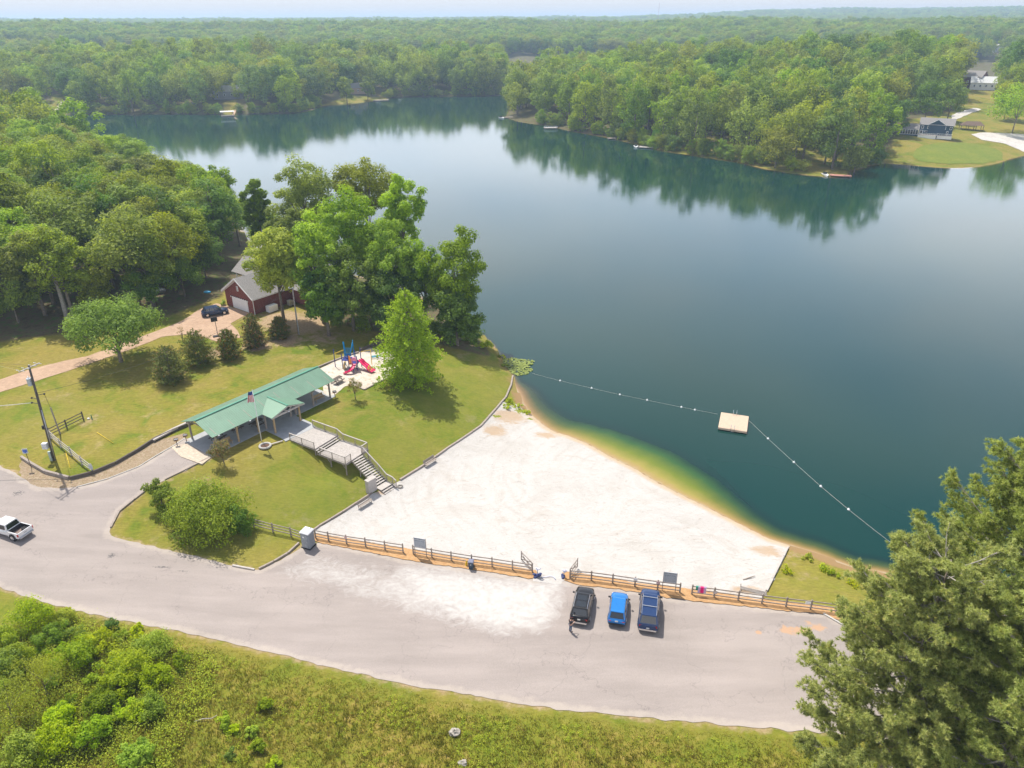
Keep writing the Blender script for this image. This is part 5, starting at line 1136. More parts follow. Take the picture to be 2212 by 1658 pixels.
def gate(label, hinge, tipx, tipy, L_=2.3):
    h_ = Vector(hinge); d = (Vector((tipx, tipy, 0)) - Vector((h_.x, h_.y, 0))).normalized(); t_ = thing('timber_gate', label, 'gate', h_, math.atan2(d.y, d.x), 'open timber gates')
    mb = MB(); mb.box((.12, 0, .75), (.09, .07, 1.15)); mb.box((L_, 0, .78), (.09, .07, 1.25)); mb.obj('stile', WOODG, t_); mb = MB(); [mb.bar((.12, 0, z_), (L_, 0, z_), .05, .1) for z_ in (.25, .75, 1.28)]; mb.obj('rail', WOODG, t_); mb = MB(); mb.bar((.15, .04, .28), (L_ - .05, .04, 1.25), .04, .09); mb.bar((.15, -.04, 1.25), (L_ - .05, -.04, .28), .04, .09); mb.obj('brace', WOODG, t_)
p = at(1121, 1222, 1.9); gate('open timber gate swung back behind the end of the long fence', F2[-1] + Vector((0, .1, 0)), p[0], p[1] + 1.2, 2.2)
p = at(1246, 1228, 1.9); gate('open timber gate swung back toward the sand by the right-hand fence', F3[0] + Vector((0, .1, 0)), p[0], p[1], 1.9)

# signs
def text_obj(s, size, mat, parent, loc, rot, name='lettering', align='CENTER', ext=.003):
    cu = bpy.data.curves.new(name, 'FONT'); cu.body = s; cu.size = size; cu.align_x = align; cu.align_y = 'CENTER'; cu.extrude = ext; cu.materials.append(mat)
    tmp = bpy.data.objects.new(name, cu); me = bpy.data.meshes.new_from_object(tmp); bpy.data.objects.remove(tmp)
    if not me.materials: me.materials.append(mat)
    o = bpy.data.objects.new(name, me); COL.objects.link(o); o.parent = parent; o.location = loc; o.rotation_euler = rot; return o
INK = plain('dark_ink', (.02, .03, .05), .6); SIGNB = plain('pale_sign_board', (.47, .51, .56), .45, .2, var=.06)
for lab, a, b in (('NO FISHING rules board behind the left fence, beside the gap', (897, 1200), (922, 1204)), ('NO FISHING rules board behind the fence above the dark blue SUV', (1430, 1276), (1458, 1280))):
    p, q = G(*a), G(*b); d = q - p; t_ = thing('rules_sign', lab, 'sign', p, math.atan2(d.y, d.x), 'rules boards at the beach'); w_ = 1.35
    for x_ in (0, w_): mb = MB(); mb.box((x_, .02, 1.25), (.07, .07, 2.7)); mb.obj('post', WOODG, t_)
    mb = MB(); mb.box((w_ / 2, -.04, 1.95), (w_, .03, 1.35)); mb.obj('board', SIGNB, t_); R90 = (math.pi / 2, 0, 0)
    text_obj('NO FISHING', .23, INK, t_, (w_ / 2, -.06, 2.48), R90)
    mb = MB(); rr_ = random.Random(4)
    for k in range(11):
        z_ = 2.28 - k * .085; h_ = .05 if k < 2 else .026; x0 = .08
        while x0 < w_ - .15: l_ = rr_.uniform(.06, .2); mb.box((x0 + l_ / 2, -.059, z_), (l_, .004, h_)); x0 += l_ + .03
    mb.obj('fine_print', plain('faint_ink', (.16, .19, .24), .6), t_)
def small_plate(label, fp_, k, dx, z_, w_, h_, mat, nm='notice_plate'):
    p = fp_[k]; mb = MB(); mb.box((0, 0, 0), (w_, .02, h_)); o = mb.obj(nm, mat); o.location = p + Vector((dx, -.13, z_)); o.rotation_euler = (0, 0, -.14); tag(o, label, 'sign')
small_plate('white notice plate on the middle of the left fence', F1, 3, .35, 1.1, .5, .3, WHITE)
small_plate('white notice plate on the fence in front of the gap between the blue cars', F3, 3, .0, 1.12, .42, .36, WHITE)
small_plate('pinkish warning plate on the fence post above the blue SUV', F3, 4, -.02, 1.1, .38, .34, plain('faded_red', (.62, .45, .45), .6))
small_plate('white notice plate on the fence under the pines', F4, 5, -.45, 1.05, .5, .32, WHITE)
small_plate('faded warning plate on the left fence near the toilet', F1, 2, 0, 1.05, .3, .3, plain('faded_red2', (.6, .42, .42), .6))
small_plate('white plate at the lower end of the bleached fence', [G(201, 1021)], 0, 0, 1.0, .55, .6, SIGNB)
small_plate('round pale plate on the second post of the towel fence', F4, 1, .02, .8, .42, .36, plain('pale_plate', (.5, .46, .45), .6))
# towels on the fence
def cloth(label, p, w_, h_, mats, cat='towel', rz=-.12):
    nu, nv = 9, 10; V = []
    for j in range(nv + 1):
        for i in range(nu + 1):
            u_, v_ = i / nu, j / nv; V.append(((u_ - .5) * w_, -.10 - .03 * math.sin(u_ * 13) * v_ + (.1 if j == 0 else 0), .03 - v_ * h_))
    me = bpy.data.meshes.new('towel'); me.from_pydata(V, [], [(j * (nu + 1) + i, j * (nu + 1) + i + 1, (j + 1) * (nu + 1) + i + 1, (j + 1) * (nu + 1) + i) for j in range(nv) for i in range(nu)])
    for m_ in mats: me.materials.append(m_)
    for k, pl in enumerate(me.polygons): i = k % nu; pl.material_index = (0 if 3 <= i <= 5 else (1 if i in (2, 6) else len(mats) - 1)) if len(mats) > 1 else 0
    o = link('beach_towel', me, None, p); o.rotation_euler = (0, 0, rz); sm = o.modifiers.new('thick', 'SOLIDIFY'); sm.thickness = .02; tag(o, label, cat)
cloth('pink and lilac striped towel hanging over the top rail', F4[0].lerp(F4[1], .42) + Vector((0, 0, 1.25)), .85, .8, [plain('hot_pink', (.75, .02, .2), .8, var=.05), plain('mid_pink', (.7, .2, .4), .8, var=.05), plain('lilac', (.5, .4, .6), .8, var=.05)])
cloth('crumpled green cloth hanging left of the pink towel', F4[0].lerp(F4[1], .22) + Vector((0, 0, 1.24)), .35, .45, [plain('sea_green', (.03, .3, .2), .8)], 'cloth')

# crumpled blue and white cloth posts at the gap
M_BL = plain('blue_cloth', (.06, .08, .2), .6, var=.3, scale=6); M_WL = plain('white_cloth', (.62, .63, .75), .6, var=.1)
def draped_post(label, g, h_, big):
    t_ = thing('gap_post', label, 'post', g, .2, 'cloth-wrapped posts in the beach entrance'); mb = MB(); mb.tube([(0, 0, -.05), (.05, .02, h_ * .6), (.1, .05, h_)], [.06, .05, .05], 8); mb.obj('post', STEEL, t_)
    rng_ = random.Random(int(h_ * 99)); mb = MB()
    for k in range(7): mb.ball((.1 + rng_.uniform(-.2, .22), rng_.uniform(-.12, .12), h_ + rng_.uniform(-.1, .12)), (rng_.uniform(.06, .15), .08, .08), 7, 5)
    mb.obj('top_cloth', M_WL, t_, True)
    mb = MB()
    for k in range(9 if big else 4): mb.ball((rng_.uniform(-.22, .25) * (1.4 if big else .7), rng_.uniform(-.2, .15), rng_.uniform(.1, .45 if big else .25)), (rng_.uniform(.1, .24), .16, rng_.uniform(.1, .2)), 7, 5)
    mb.obj('base_cloth', M_BL, t_, True)
draped_post('thin post wrapped in crumpled blue and white cloth, left of the entrance', G(1160, 1246), 1.1, True); draped_post('thin post with a white cloth top, right of the entrance', G(1217, 1247), .9, False)
g = G(1166, 1247); mb = MB(); mb.tube([(0, 0, .07), (.5, .05, .1), (.95, .2, .12), (1.3, .05, .1), (1.5, -.35, .07)], .04, 6); o = mb.obj('white_hose', M_WL, None, True); o.location = g + Vector((.2, -.1, .03)); tag(o, 'short pale hose lying on the sand beside the blue cloth', 'hose')

# bin, toilet
def bin_(g):
    t_ = thing('wheelie_bin', 'dark wheeled litter bin with round white mark against the long fence', 'bin', g, -.12); mb = MB(); mb.loft([[(x_ * s_, y_ * s_, z_) for x_, y_ in ((-.27, -.3), (.27, -.3), (.27, .3), (-.27, .3))] for z_, s_ in ((.05, .82), (.55, .93), (.98, 1.0))]); mb.obj('body', plain('slate_plastic', (.05, .075, .11), .5), t_)
    mb = MB(); mb.loft([[(x_, y_, z_) for x_, y_ in ((-.3, -.34), (.3, -.34), (.3, .33), (-.3, .33))] for z_ in (.99, 1.05)] + [[(-.22, -.25, 1.1), (.22, -.25, 1.1), (.22, .25, 1.1), (-.22, .25, 1.1)]]); mb.obj('lid', plain('grey_lid', (.16, .17, .24), .5), t_)
    for s_ in (-1, 1): mb = MB(); mb.wheelcyl((s_ * .27, .28, .12), .12, .06, 12, (1, 0, 0)); mb.obj('wheel', BLACK, t_)
    text_obj('6', .3, WHITE, t_, (0, -.3, .72), (math.pi / 2, 0, 0), 'number_mark')
bin_(G(1018, 1227)); g = G(1007, 1222); mb = MB(); mb.cyl((0, 0, 0), .1, .02, 8); mb.loft([[(.12 * math.cos(a) * s_ + (.06 if z_ > .3 else 0), .12 * math.sin(a) * s_, z_) for a in [k * math.pi / 4 for k in range(8)]] for z_, s_ in ((0, 1.3), (.25, .7), (.5, .9), (.7, .3))]); o = mb.obj('yellow_bag', plain('yellow_plastic', (.75, .5, .01), .5)); o.location = g; tag(o, 'yellow plastic bag slumped left of the litter bin', 'bag')
g = G(663, 1186); tl = thing('portable_toilet', 'grey portable toilet with a white roof at the corner of the car park', 'toilet', g + Vector((.1, .55, 0)), -.38)
M_PT = plain('grey_plastic_wall', (.23, .25, .28), .5, var=.08); mb = MB(); mb.box((0, 0, .08), (1.24, 1.24, .16)); mb.obj('skid', BLACK, tl); mb = MB(); mb.prism([(-.56, -.5), (-.5, -.56), (.5, -.56), (.56, -.5), (.56, .5), (.5, .56), (-.5, .56), (-.56, .5)], .16, 2.12); mb.obj('cabin', M_PT, tl)
mb = MB(); mb.box((-.02, -.575, 1.1), (.78, .03, 1.8)); mb.obj('door', plain('grey_plastic_door', (.3, .32, .35), .5), tl)
mb = MB(); mb.box((-.12, -.6, 1.66), (.24, .012, .2)); mb.obj('door_mark', WHITE, tl); mb = MB(); mb.box((.3, -.6, 1.1), (.06, .03, .14)); mb.obj('latch', STEEL, tl)
for s_ in (-1, 1):
    mb = MB(); [mb.box((s_ * .566, -.35 + k * .14, 1.1), (.02, .05, 1.7)) for k in range(6)]; mb.obj('side_ribs', M_PT, tl)
mb = MB(); rr4 = [(-.6, -.6), (.6, -.6), (.6, .6), (-.6, .6)]; mb.loft([[(x_ * s_, y_ * s_, z_) for x_, y_ in rr4] for z_, s_ in ((2.12, 1.0), (2.22, 1.0), (2.34, .8), (2.36, .5))]); mb.obj('roof', plain('white_plastic_roof', (.75, .75, .76), .4, var=.04), tl); mb = MB(); mb.cyl((.35, .35, 2.2), .05, .3, 8); mb.obj('vent_pipe', M_PT, tl)

# benches on the sand, stacked lounger frame, driftwood
for lab, a, b, rz in (('weathered bench on the sand against the lawn edging, upper one', 930, 1003, 0), ('weathered bench on the sand below the wooden cabinet', 789, 1092, 0)):
    g = G(a, b); g1, g2 = G(a - 15, b + 9), G(a + 15, b - 10); d = g2 - g1
    garden_bench('beach_bench', lab, g + Vector((0, 0, .03)), math.atan2(d.y, d.x), WOODG, 2.1, 'benches on the sand')
g = G(1628, 1283); t_ = thing('leaning_rail_frame', 'collapsed slatted wooden frame lying on the sand behind the fence', 'frame', g, -.28); mb = MB(); [mb.bar((-1.4, .1 + .17 * k, .35 - .05 * k), (1.3, .0 + .17 * k, .12), .05, .1) for k in range(4)]; mb.obj('slats', WOODP, t_); mb = MB(); mb.bar((-1.35, 0, 0), (-1.35, .75, .45), .09); mb.bar((1.2, 0, 0), (1.2, .7, .2), .09); mb.obj('end_posts', WOODG, t_)
g = G(1617, 1250); mb = MB(); mb.tube([(-.7, -.3, .06), (0, 0, .1), (.8, .35, .06)], [.08, .07, .04], 6); o = mb.obj('driftwood', WOODG, None, True); o.location = g + Vector((0, 0, .06)); tag(o, 'grey driftwood pole on the sand near the right edging', 'driftwood')

# ------------------------------------------------------------------ lake things
px_ = [(1560, 889), (1620, 898), (1610, 932), (1550, 925)]
C4 = [at(a, b, .42) for a, b in px_]; cen = sum(C4) / 4; ux = C4[1] - C4[0]; ang = math.atan2(ux[1], ux[0]); rw, rl = 4.1, 5.0
raft = thing('swim_raft', 'square tan swimming raft floating on the lake between the buoy lines', 'raft', (cen[0], cen[1], 0), ang)
mb = MB()
for k in range(24): mb.box((-rw / 2 + (k + .5) * rw / 24, 0, .42), (rw / 24 - .012, rl, .05))
M_RAFT = wood('raft_boards', (.52, .4, .3), .1); mb.obj('deck_boards', M_RAFT, raft); mb = MB(); mb.box((0, -rl / 2 - .02, .27), (rw, .05, .3)); mb.box((0, rl / 2 + .02, .27), (rw, .05, .3)); mb.box((-rw / 2 - .02, 0, .27), (.05, rl, .3)); mb.box((rw / 2 + .02, 0, .27), (.05, rl, .3)); mb.obj('skirt', M_RAFT, raft)
mb = MB(); [mb.box((x_, y_, .05), (1.0, 1.6, .35)) for x_ in (-1.3, 1.3) for y_ in (-1.5, 1.5)]; mb.obj('floats', BLACK, raft)
for s_, nm in ((1, 'boarding_ladder'), (-1, 'boarding_ladder')):
    mb = MB()
    for x_ in (-.25, .25):
        y0 = s_ * (rl / 2); mb.tube([(x_, y0 - s_ * .35, .45), (x_, y0 - s_ * .3, 1.05), (x_, y0 + s_ * .05, 1.15), (x_, y0 + s_ * .14, .6), (x_, y0 + s_ * .14, -.5)], .035, 6)
    [mb.bar((-.25, s_ * (rl / 2 + .14), z_), (.25, s_ * (rl / 2 + .14), z_), .05) for z_ in (.1, -.15)]; mb.obj(nm, CHROME, raft, True)
def rope_line(label, pts, buoys, grp):
    P_ = [Vector(at(a, b, .03)) for a, b in pts]; mb = MB(); mb.tube(P_, .013, 5); o = mb.obj('float_rope', plain('pale_rope', (.6, .6, .55), .8), None, sub=P_[0]); o.location = P_[0]; tag(o, label, 'rope')
    for k, (a, b) in enumerate(buoys):
        p = at(a, b, .05); mb = MB(); mb.ball((0, 0, 0), (.17, .17, .15), 10, 7); mb.cyl((0, 0, .1), .05, .12, 6); o = mb.obj('buoy', WHITE, None, True); o.location = p; tag(o, 'white buoy, number %s from the raft along the %s rope' % (['one', 'two', 'three', 'four', 'five', 'six'][k], grp), 'buoy', 'white buoys on the ' + grp + ' rope'); o['label'] = ['white buoy nearest the raft on the %s rope', 'second white buoy from the raft on the %s rope', 'third white buoy from the raft on the %s rope', 'fourth white buoy from the raft on the %s rope', 'fifth white buoy from the raft on the %s rope', 'white buoy farthest from the raft on the %s rope'][k] % grp
rope_line('floating rope from the lily pads to the raft', [(1150, 806), (1210, 822), (1278, 838), (1339, 852), (1398, 864), (1472, 879), (1550, 894)], [(1501, 885), (1472, 879), (1398, 864), (1339, 852), (1278, 838), (1210, 822)], 'left')
rope_line('floating rope from the raft toward the pines', [(1618, 908), (1659, 947), (1715, 998), (1773, 1050), (1833, 1100), (1887, 1143), (1925, 1172)], [(1659, 947), (1715, 998), (1773, 1050), (1833, 1100)], 'right')
# lily pads
rng = np.random.RandomState(9); mb = MB(); PL = w2([(1084, 775), (1100, 772), (1128, 776), (1153, 778), (1155, 786), (1140, 790), (1152, 798), (1140, 808), (1120, 812), (1104, 806), (1096, 795), (1086, 785)])
lo, hi = np.array(PL).min(0), np.array(PL).max(0); pts_ = rng.uniform(lo, hi, (900, 2)); pts_ = pts_[sdist(pts_, PL) < -.05][:420]
for p in pts_:
    r_ = rng.uniform(.12, .27); a0 = rng.uniform(0, 6.28); tx, ty = rng.normal(0, .12, 2); z_ = rng.uniform(.03, .14); ring = [(p[0] + r_ * math.cos(a0 + k * 5.6 / 8), p[1] + r_ * math.sin(a0 + k * 5.6 / 8), z_ + tx * r_ * math.cos(k) + ty * r_ * math.sin(k)) for k in range(9)]; n0 = len(mb.v); mb.add([(p[0], p[1], z_)] + ring, [(0, k, k + 1) for k in range(1, 9)])
o = mb.obj('lily_pads', leafmat('lily_leaf', (.2, .27, .05), (.2, .27, .05), rnd=0, trans=.15)); tag(o, 'patch of floating lily pads at the corner of the lawn', 'lily pads', kind='stuff')
# ------------------------------------------------------------------ vehicles
def paint(name, c, coat=.3): return plain(name, c, .28, .25, var=.04, spec=.5, coat=coat)
M_TIN = plain('dark_trim', (.03, .03, .033), .5, var=.1); M_HEAD = plain('clear_lens', (.7, .72, .75), .1, .3, var=.03); PLATE = plain('plate_white', (.6, .6, .58), .5)
def wheel(parent, x, y, r=.35, w=.23):
    mb = MB(); mb.wheelcyl((x, y, r), r, w, 20); t_ = mb.obj('wheel', TYRE, parent, False); s_ = 1 if y > 0 else -1
    mb = MB(); mb.wheelcyl((x, y + s_ * (w / 2 - .01), r), r * .62, .04, 16)
    for k in range(5): a = k * 1.257; mb.bar((x, y + s_ * (w / 2 + .02), r), (x + r * .6 * math.cos(a), y + s_ * (w / 2 + .02), r + r * .6 * math.sin(a)), .07, .03, up=(0, 1, 0))
    mb.obj('rim', CHROME, t_)
def ring_sec(x, w, zb, zt, crown=.03):
    return [(x, -w * .90, zb), (x, -w * .985, zb + .10), (x, -w, zb + (zt - zb) * .45), (x, -w * .975, zt - .13), (x, -w * .90, zt - .02), (x, -w * .5, zt + crown * .8), (x, 0, zt + crown),
            (x, w * .5, zt + crown * .8), (x, w * .90, zt - .02), (x, w * .975, zt - .13), (x, w, zb + (zt - zb) * .45), (x, w * .985, zb + .10), (x, w * .90, zb)]
def face_panel(mb, q, u0, u1, v0, v1, off=.012):
    q = [Vector(p) for p in q]     # q: bottom-left, bottom-right, top-right, top-left
    def P(u, v): return q[0].lerp(q[1], u).lerp(q[3].lerp(q[2], u), v)
    n = (q[1] - q[0]).cross(q[3] - q[0]).normalized() * off; a = [P(u0, v0), P(u1, v0), P(u1, v1), P(u0, v1)]
    mb.add([p - n for p in a] + [p + n for p in a], [(0, 1, 2, 3), (7, 6, 5, 4), (0, 4, 5, 1), (1, 5, 6, 2), (2, 6, 7, 3), (3, 7, 4, 0)])
def car(name, label, loc, yaw, L_, W_, H_, mat, hood=1.15, belt=1.02, hoodz=.98, rear=.25, roofm=None, rails=None, sunroof=False, bars=False, lower=None, wr=.35, group=None, two_tone=None):
    t_ = thing(name, label, 'car', loc, yaw, group); w = W_ / 2; hl = L_ / 2; zb = .27
    st = [(-hl, w * .80, zb + .16, belt - .22), (-hl + .06, w * .93, zb + .05, belt - .08), (-hl + .3, w, zb, belt), (-hl * .4, w, zb - .02, belt + .01), (hl * .15, w, zb - .02, belt), (hl - hood - .1, w * .99, zb, belt - .01), (hl - hood + .25, w * .985, zb, hoodz), (hl - .35, w * .95, zb, hoodz - .1), (hl - .1, w * .88, zb + .03, hoodz - .2), (hl, w * .74, zb + .14, hoodz - .34)]
    mb = MB(); mb.loft([ring_sec(*s_) for s_ in st]); body = mb.obj('body', mat, t_, True)
    # wheel arches
    xw = (hl - .85, -hl + .9)
    mb = MB()
    for x_ in xw:
        for s_ in (-1, 1): mb.wheelcyl((x_, s_ * (w - .045), wr + .03), wr + .09, .1, 20)
    mb.obj('wheel_arches', M_TIN, t_)
    for x_ in xw:
        for s_ in (-1, 1): wheel(t_, x_, s_ * (w - .08), wr)
    # cabin
    xb0, xb1 = -hl + rear, hl - hood; xt0, xt1 = -hl + rear + .42, hl - hood - .72; wb, wt = w * .93, w * .76; z0, z1 = belt - .03, H_ - .05
    B = [(xb0, -wb, z0), (xb1, -wb, z0), (xb1, wb, z0), (xb0, wb, z0)]; T = [(xt0, -wt, z1), (xt1, -wt, z1), (xt1, wt, z1), (xt0, wt, z1)]
    mb = MB(); mb.hexa(B + T); mb.obj('pillars', two_tone or mat, t_)
    mb = MB(); mb.loft([[(xt0 - .06, y_ * .9, z1 - .02) for y_ in (-wt, wt)][:1] + [(xt0 - .05, wt * .9, z1 - .02)] + [(xt0 - .02, wt * .9, z1 + .02), (xt0 - .02, -wt * .9, z1 + .02)]] + [[(x_, -wt * 1.02, z1 - .03), (x_, wt * 1.02, z1 - .03), (x_, wt * .88, z1 + .04), (x_, -wt * .88, z1 + .04)] for x_ in (xt0 + .15, (xt0 + xt1) / 2, xt1 - .15)] + [[(xt1 + .03, -wt * .9, z1 - .03), (xt1 + .03, wt * .9, z1 - .03), (xt1 + .02, wt * .85, z1 + .0), (xt1 + .02, -wt * .85, z1 + .0)]])
    mb.obj('roof', roofm or mat, t_)
    mb = MB(); face_panel(mb, [B[1], B[2], T[2], T[1]], .06, .94, .10, .92); mb.obj('windshield', GLASS, t_)
    mb = MB(); face_panel(mb, [B[3], B[0], T[0], T[3]], .08, .92, .12, .9); mb.obj('rear_window', GLASS, t_)
    for q in ([B[0], B[1], T[1], T[0]], [B[2], B[3], T[3], T[2]]):
        for (u0, u1) in ((.07, .33), (.37, .64), (.68, .93)):
            mb = MB(); face_panel(mb, q, u0, u1, .14, .88); mb.obj('side_window', GLASS, t_)
    # lights, bumpers, mirrors, plate, handles
    for s_ in (-1, 1):
        mb = MB(); mb.hexa([(-hl - .0, s_ * w * .60, .78), (-hl - .0, s_ * w * .84, .78), (-hl + .22, s_ * w * .955, .80), (-hl + .2, s_ * w * .7, .80), (-hl + .03, s_ * w * .60, belt - .14), (-hl + .03, s_ * w * .84, belt - .14), (-hl + .25, s_ * w * .94, belt - .1), (-hl + .2, s_ * w * .7, belt - .12)]); mb.obj('taillight', RED, t_)
        mb = MB(); mb.hexa([(hl - .02, s_ * w * .5, .58), (hl - .08, s_ * w * .84, .60), (hl - .38, s_ * w * .955, .66), (hl - .3, s_ * w * .6, .62), (hl - .05, s_ * w * .5, .70), (hl - .12, s_ * w * .84, .74), (hl - .4, s_ * w * .945, .80), (hl - .35, s_ * w * .6, .78)]); mb.obj('headlight', M_HEAD, t_)
        mb = MB(); mb.hexa([(xb1 - .32, s_ * (w + .01), belt + .02), (xb1 - .12, s_ * (w + .01), belt + .0), (xb1 - .16, s_ * (w + .22), belt + .02), (xb1 - .3, s_ * (w + .22), belt + .04), (xb1 - .32, s_ * (w + .02), belt + .15), (xb1 - .16, s_ * (w + .02), belt + .14), (xb1 - .2, s_ * (w + .2), belt + .17), (xb1 - .3, s_ * (w + .2), belt + .19)]); mb.obj('mirror', M_TIN, t_)
        if rails is not None: mb = MB(); mb.tube([(xt0 + .05, s_ * wt * .93, z1 + .03), (xt0 + .2, s_ * wt * .93, z1 + .10), (xt1 - .25, s_ * wt * .93, z1 + .10), (xt1 - .08, s_ * wt * .93, z1 + .03)], .025, 6); mb.obj('roof_rail', rails, t_)
        mb = MB(); [mb.box((x_, s_ * (w + .005), belt - .14), (.18, .02, .03)) for x_ in (-.35, .55)]; mb.obj('door_handle', CHROME, t_)
    mb = MB(); mb.hexa([(-hl - .07, -w * .8, .36), (-hl - .07, w * .8, .36), (-hl + .2, w * .97, .36), (-hl + .2, -w * .97, .36), (-hl - .06, -w * .8, .54), (-hl - .06, w * .8, .54), (-hl + .2, w * .96, .54), (-hl + .2, -w * .96, .54)]); mb.obj('rear_bumper', lower or M_TIN, t_)
    mb = MB(); mb.box((hl - .02, 0, .5), (.06, W_ * .5, .16)); mb.obj('grille', M_TIN, t_); mb = MB(); mb.box((-hl - .012, 0, .82 if H_ < 1.85 else .47 + .2), (.03, .3, .15)); mb.obj('license_plate', PLATE, t_)
    if sunroof: mb = MB(); mb.box(((xt0 + xt1) / 2 + .35, 0, z1 + .046), (.75, wt * 1.35, .012)); mb.box(((xt0 + xt1) / 2 - .55, 0, z1 + .046), (.8, wt * 1.35, .012)); mb.obj('sunroof', GLASS, t_)
    if bars:
        for x_ in ((xt0 * .62 + xt1 * .38), (xt0 * .2 + xt1 * .8)): mb = MB(); mb.bar((x_, -wt * .93, z1 + .12), (x_, wt * .93, z1 + .12), .05, .04); mb.obj('cross_bar', STEEL, t_)
    return t_
fv = (F3[-1] - F3[0]); fv.z = 0; fv.normalize(); perp = Vector((-fv.y, fv.x, 0)); YAW = math.atan2(perp.y, perp.x)
def park(px, py, L_, dyaw=0):
    z_ = h1(*at(px, py, 2.3)[:2]); p = at(px, py, z_ + .45); y_ = YAW + dyaw; return Vector((p[0] + math.cos(y_) * L_ / 2, p[1] + math.sin(y_) * L_ / 2, z_ + .04)), y_
l_, y_ = park(1250, 1345, 4.85, -.05); car('black_suv', 'glossy black SUV with glass roof panels, person standing at its rear corner', l_, y_, 4.85, 1.93, 1.76, paint('black_paint', (.006, .006, .008)), hood=1.2, belt=1.06, hoodz=1.03, rails=CHROME, sunroof=True, lower=CHROME, group='cars parked in a row by the fence')
l_, y_ = park(1331, 1349, 4.35, -.03); car('blue_hatchback', 'bright blue compact hatchback parked between the two larger cars', l_, y_, 4.3, 1.8, 1.62, paint('bright_blue_paint', (.008, .17, .5)), hood=1.0, belt=.98, hoodz=.95, rear=.12, group='cars parked in a row by the fence')
l_, y_ = park(1399, 1361, 5.4, -.03); car('large_suv', 'long dark blue full-size SUV with roof rack bars, rightmost of three', l_, y_, 5.4, 2.02, 1.95, paint('navy_paint', (.008, .035, .12)), hood=1.15, belt=1.12, hoodz=1.1, rear=.06, rails=CHROME, bars=True, lower=CHROME, wr=.39, group='cars parked in a row by the fence')
a, b = G(437, 686), G(489, 677); d = b - a; m_ = (a + b) / 2 + Vector((0, .6, 0)); car('crossover', 'dark blue crossover parked on the tan driveway before the garage', (m_.x, m_.y, h1(m_.x, m_.y) + .045), math.atan2(d.y, d.x), 4.8, 1.85, 1.7, paint('dark_blue_paint', (.015, .035, .09)), hood=1.2)
# white pickup
zg = h1(*at(30, 1165, 4.2)[:2]) + .035; A1, B1_, C1 = at(40, 1154, zg + 1.08), at(6.7, 1145, zg + 1.08), at(66.7, 1134.3, zg + 1.08); d = Vector(B1_ - A1); d.z = 0; d.normalize(); yw = math.atan2(d.y, d.x); mid_ = Vector((A1 + C1) / 2); cpos = mid_ + d * 2.65
pk = thing('pickup_truck', 'white pickup truck with an open bed driving off the left edge', 'truck', (cpos.x, cpos.y, zg), yw); PWH = paint('white_car_paint', (.72, .73, .75)); w, hl = .94, 2.65
mb = MB(); mb.loft([ring_sec(x_, w * k_, .42, z_, .02) for x_, k_, z_ in ((-hl + 1.62, 1, 1.1), (0, 1, 1.1), (hl - 1.25, 1, 1.1), (hl - .8, .99, 1.08), (hl - .15, .92, 1.0), (hl, .78, .85))]); mb.obj('body', PWH, pk, True)
mb = MB(); mb.hexa([(-hl + .06, -w, .45), (-hl + 1.64, -w, .45), (-hl + 1.64, -w + .09, .45), (-hl + .06, -w + .09, .45), (-hl + .06, -w + .02, 1.1), (-hl + 1.64, -w + .02, 1.1), (-hl + 1.64, -w + .10, 1.1), (-hl + .06, -w + .10, 1.1)]); mb.hexa([(-hl + .06, w - .09, .45), (-hl + 1.64, w - .09, .45), (-hl + 1.64, w, .45), (-hl + .06, w, .45), (-hl + .06, w - .10, 1.1), (-hl + 1.64, w - .10, 1.1), (-hl + 1.64, w - .02, 1.1), (-hl + .06, w - .02, 1.1)]); mb.obj('bed_sides', PWH, pk)
mb = MB(); mb.box((-hl + .03, 0, .80), (.07, 2 * w - .1, .62)); mb.obj('tailgate', PWH, pk); mb = MB(); mb.box((-hl - .012, 0, .84), (.012, .36, .07)); mb.obj('tailgate_badge', STEEL, pk)
mb = MB(); mb.box((-hl + .85, 0, .58), (1.56, 2 * w - .2, .05)); mb.obj('bed_floor', plain('dusty_bed_liner', (.22, .17, .15), .9, var=.3), pk)
mb = MB(); mb.box((-hl + .85, -w + .13, .84), (1.56, .05, .5)); mb.box((-hl + .85, w - .13, .84), (1.56, .05, .5)); mb.box((-hl + 1.6, 0, .84), (.06, 2 * w - .25, .5)); mb.obj('bed_liner', M_TIN, pk)
Bq = [(-hl + 1.64, -w * .93, 1.08), (hl - 1.2, -w * .93, 1.08), (hl - 1.2, w * .93, 1.08), (-hl + 1.64, w * .93, 1.08)]; Tq = [(-hl + 1.85, -w * .76, 1.74), (hl - 1.95, -w * .76, 1.74), (hl - 1.95, w * .76, 1.74), (-hl + 1.85, w * .76, 1.74)]
mb = MB(); mb.hexa(Bq + Tq); mb.obj('cab', PWH, pk); mb = MB(); mb.loft([[(x_, -w * .77, 1.73), (x_, w * .77, 1.73), (x_, w * .66, 1.79), (x_, -w * .66, 1.79)] for x_ in (-hl + 1.84, hl - 1.93)]); mb.obj('roof', PWH, pk)
mb = MB(); face_panel(mb, [Bq[3], Bq[0], Tq[0], Tq[3]], .06, .94, .12, .9); mb.obj('rear_window', GLASS, pk); mb = MB(); face_panel(mb, [Bq[1], Bq[2], Tq[2], Tq[1]], .06, .94, .1, .92); mb.obj('windshield', GLASS, pk)
for q in ([Bq[0], Bq[1], Tq[1], Tq[0]], [Bq[2], Bq[3], Tq[3], Tq[2]]):
    for u in ((.08, .46), (.5, .9)): mb = MB(); face_panel(mb, q, u[0], u[1], .14, .88); mb.obj('side_window', GLASS, pk)
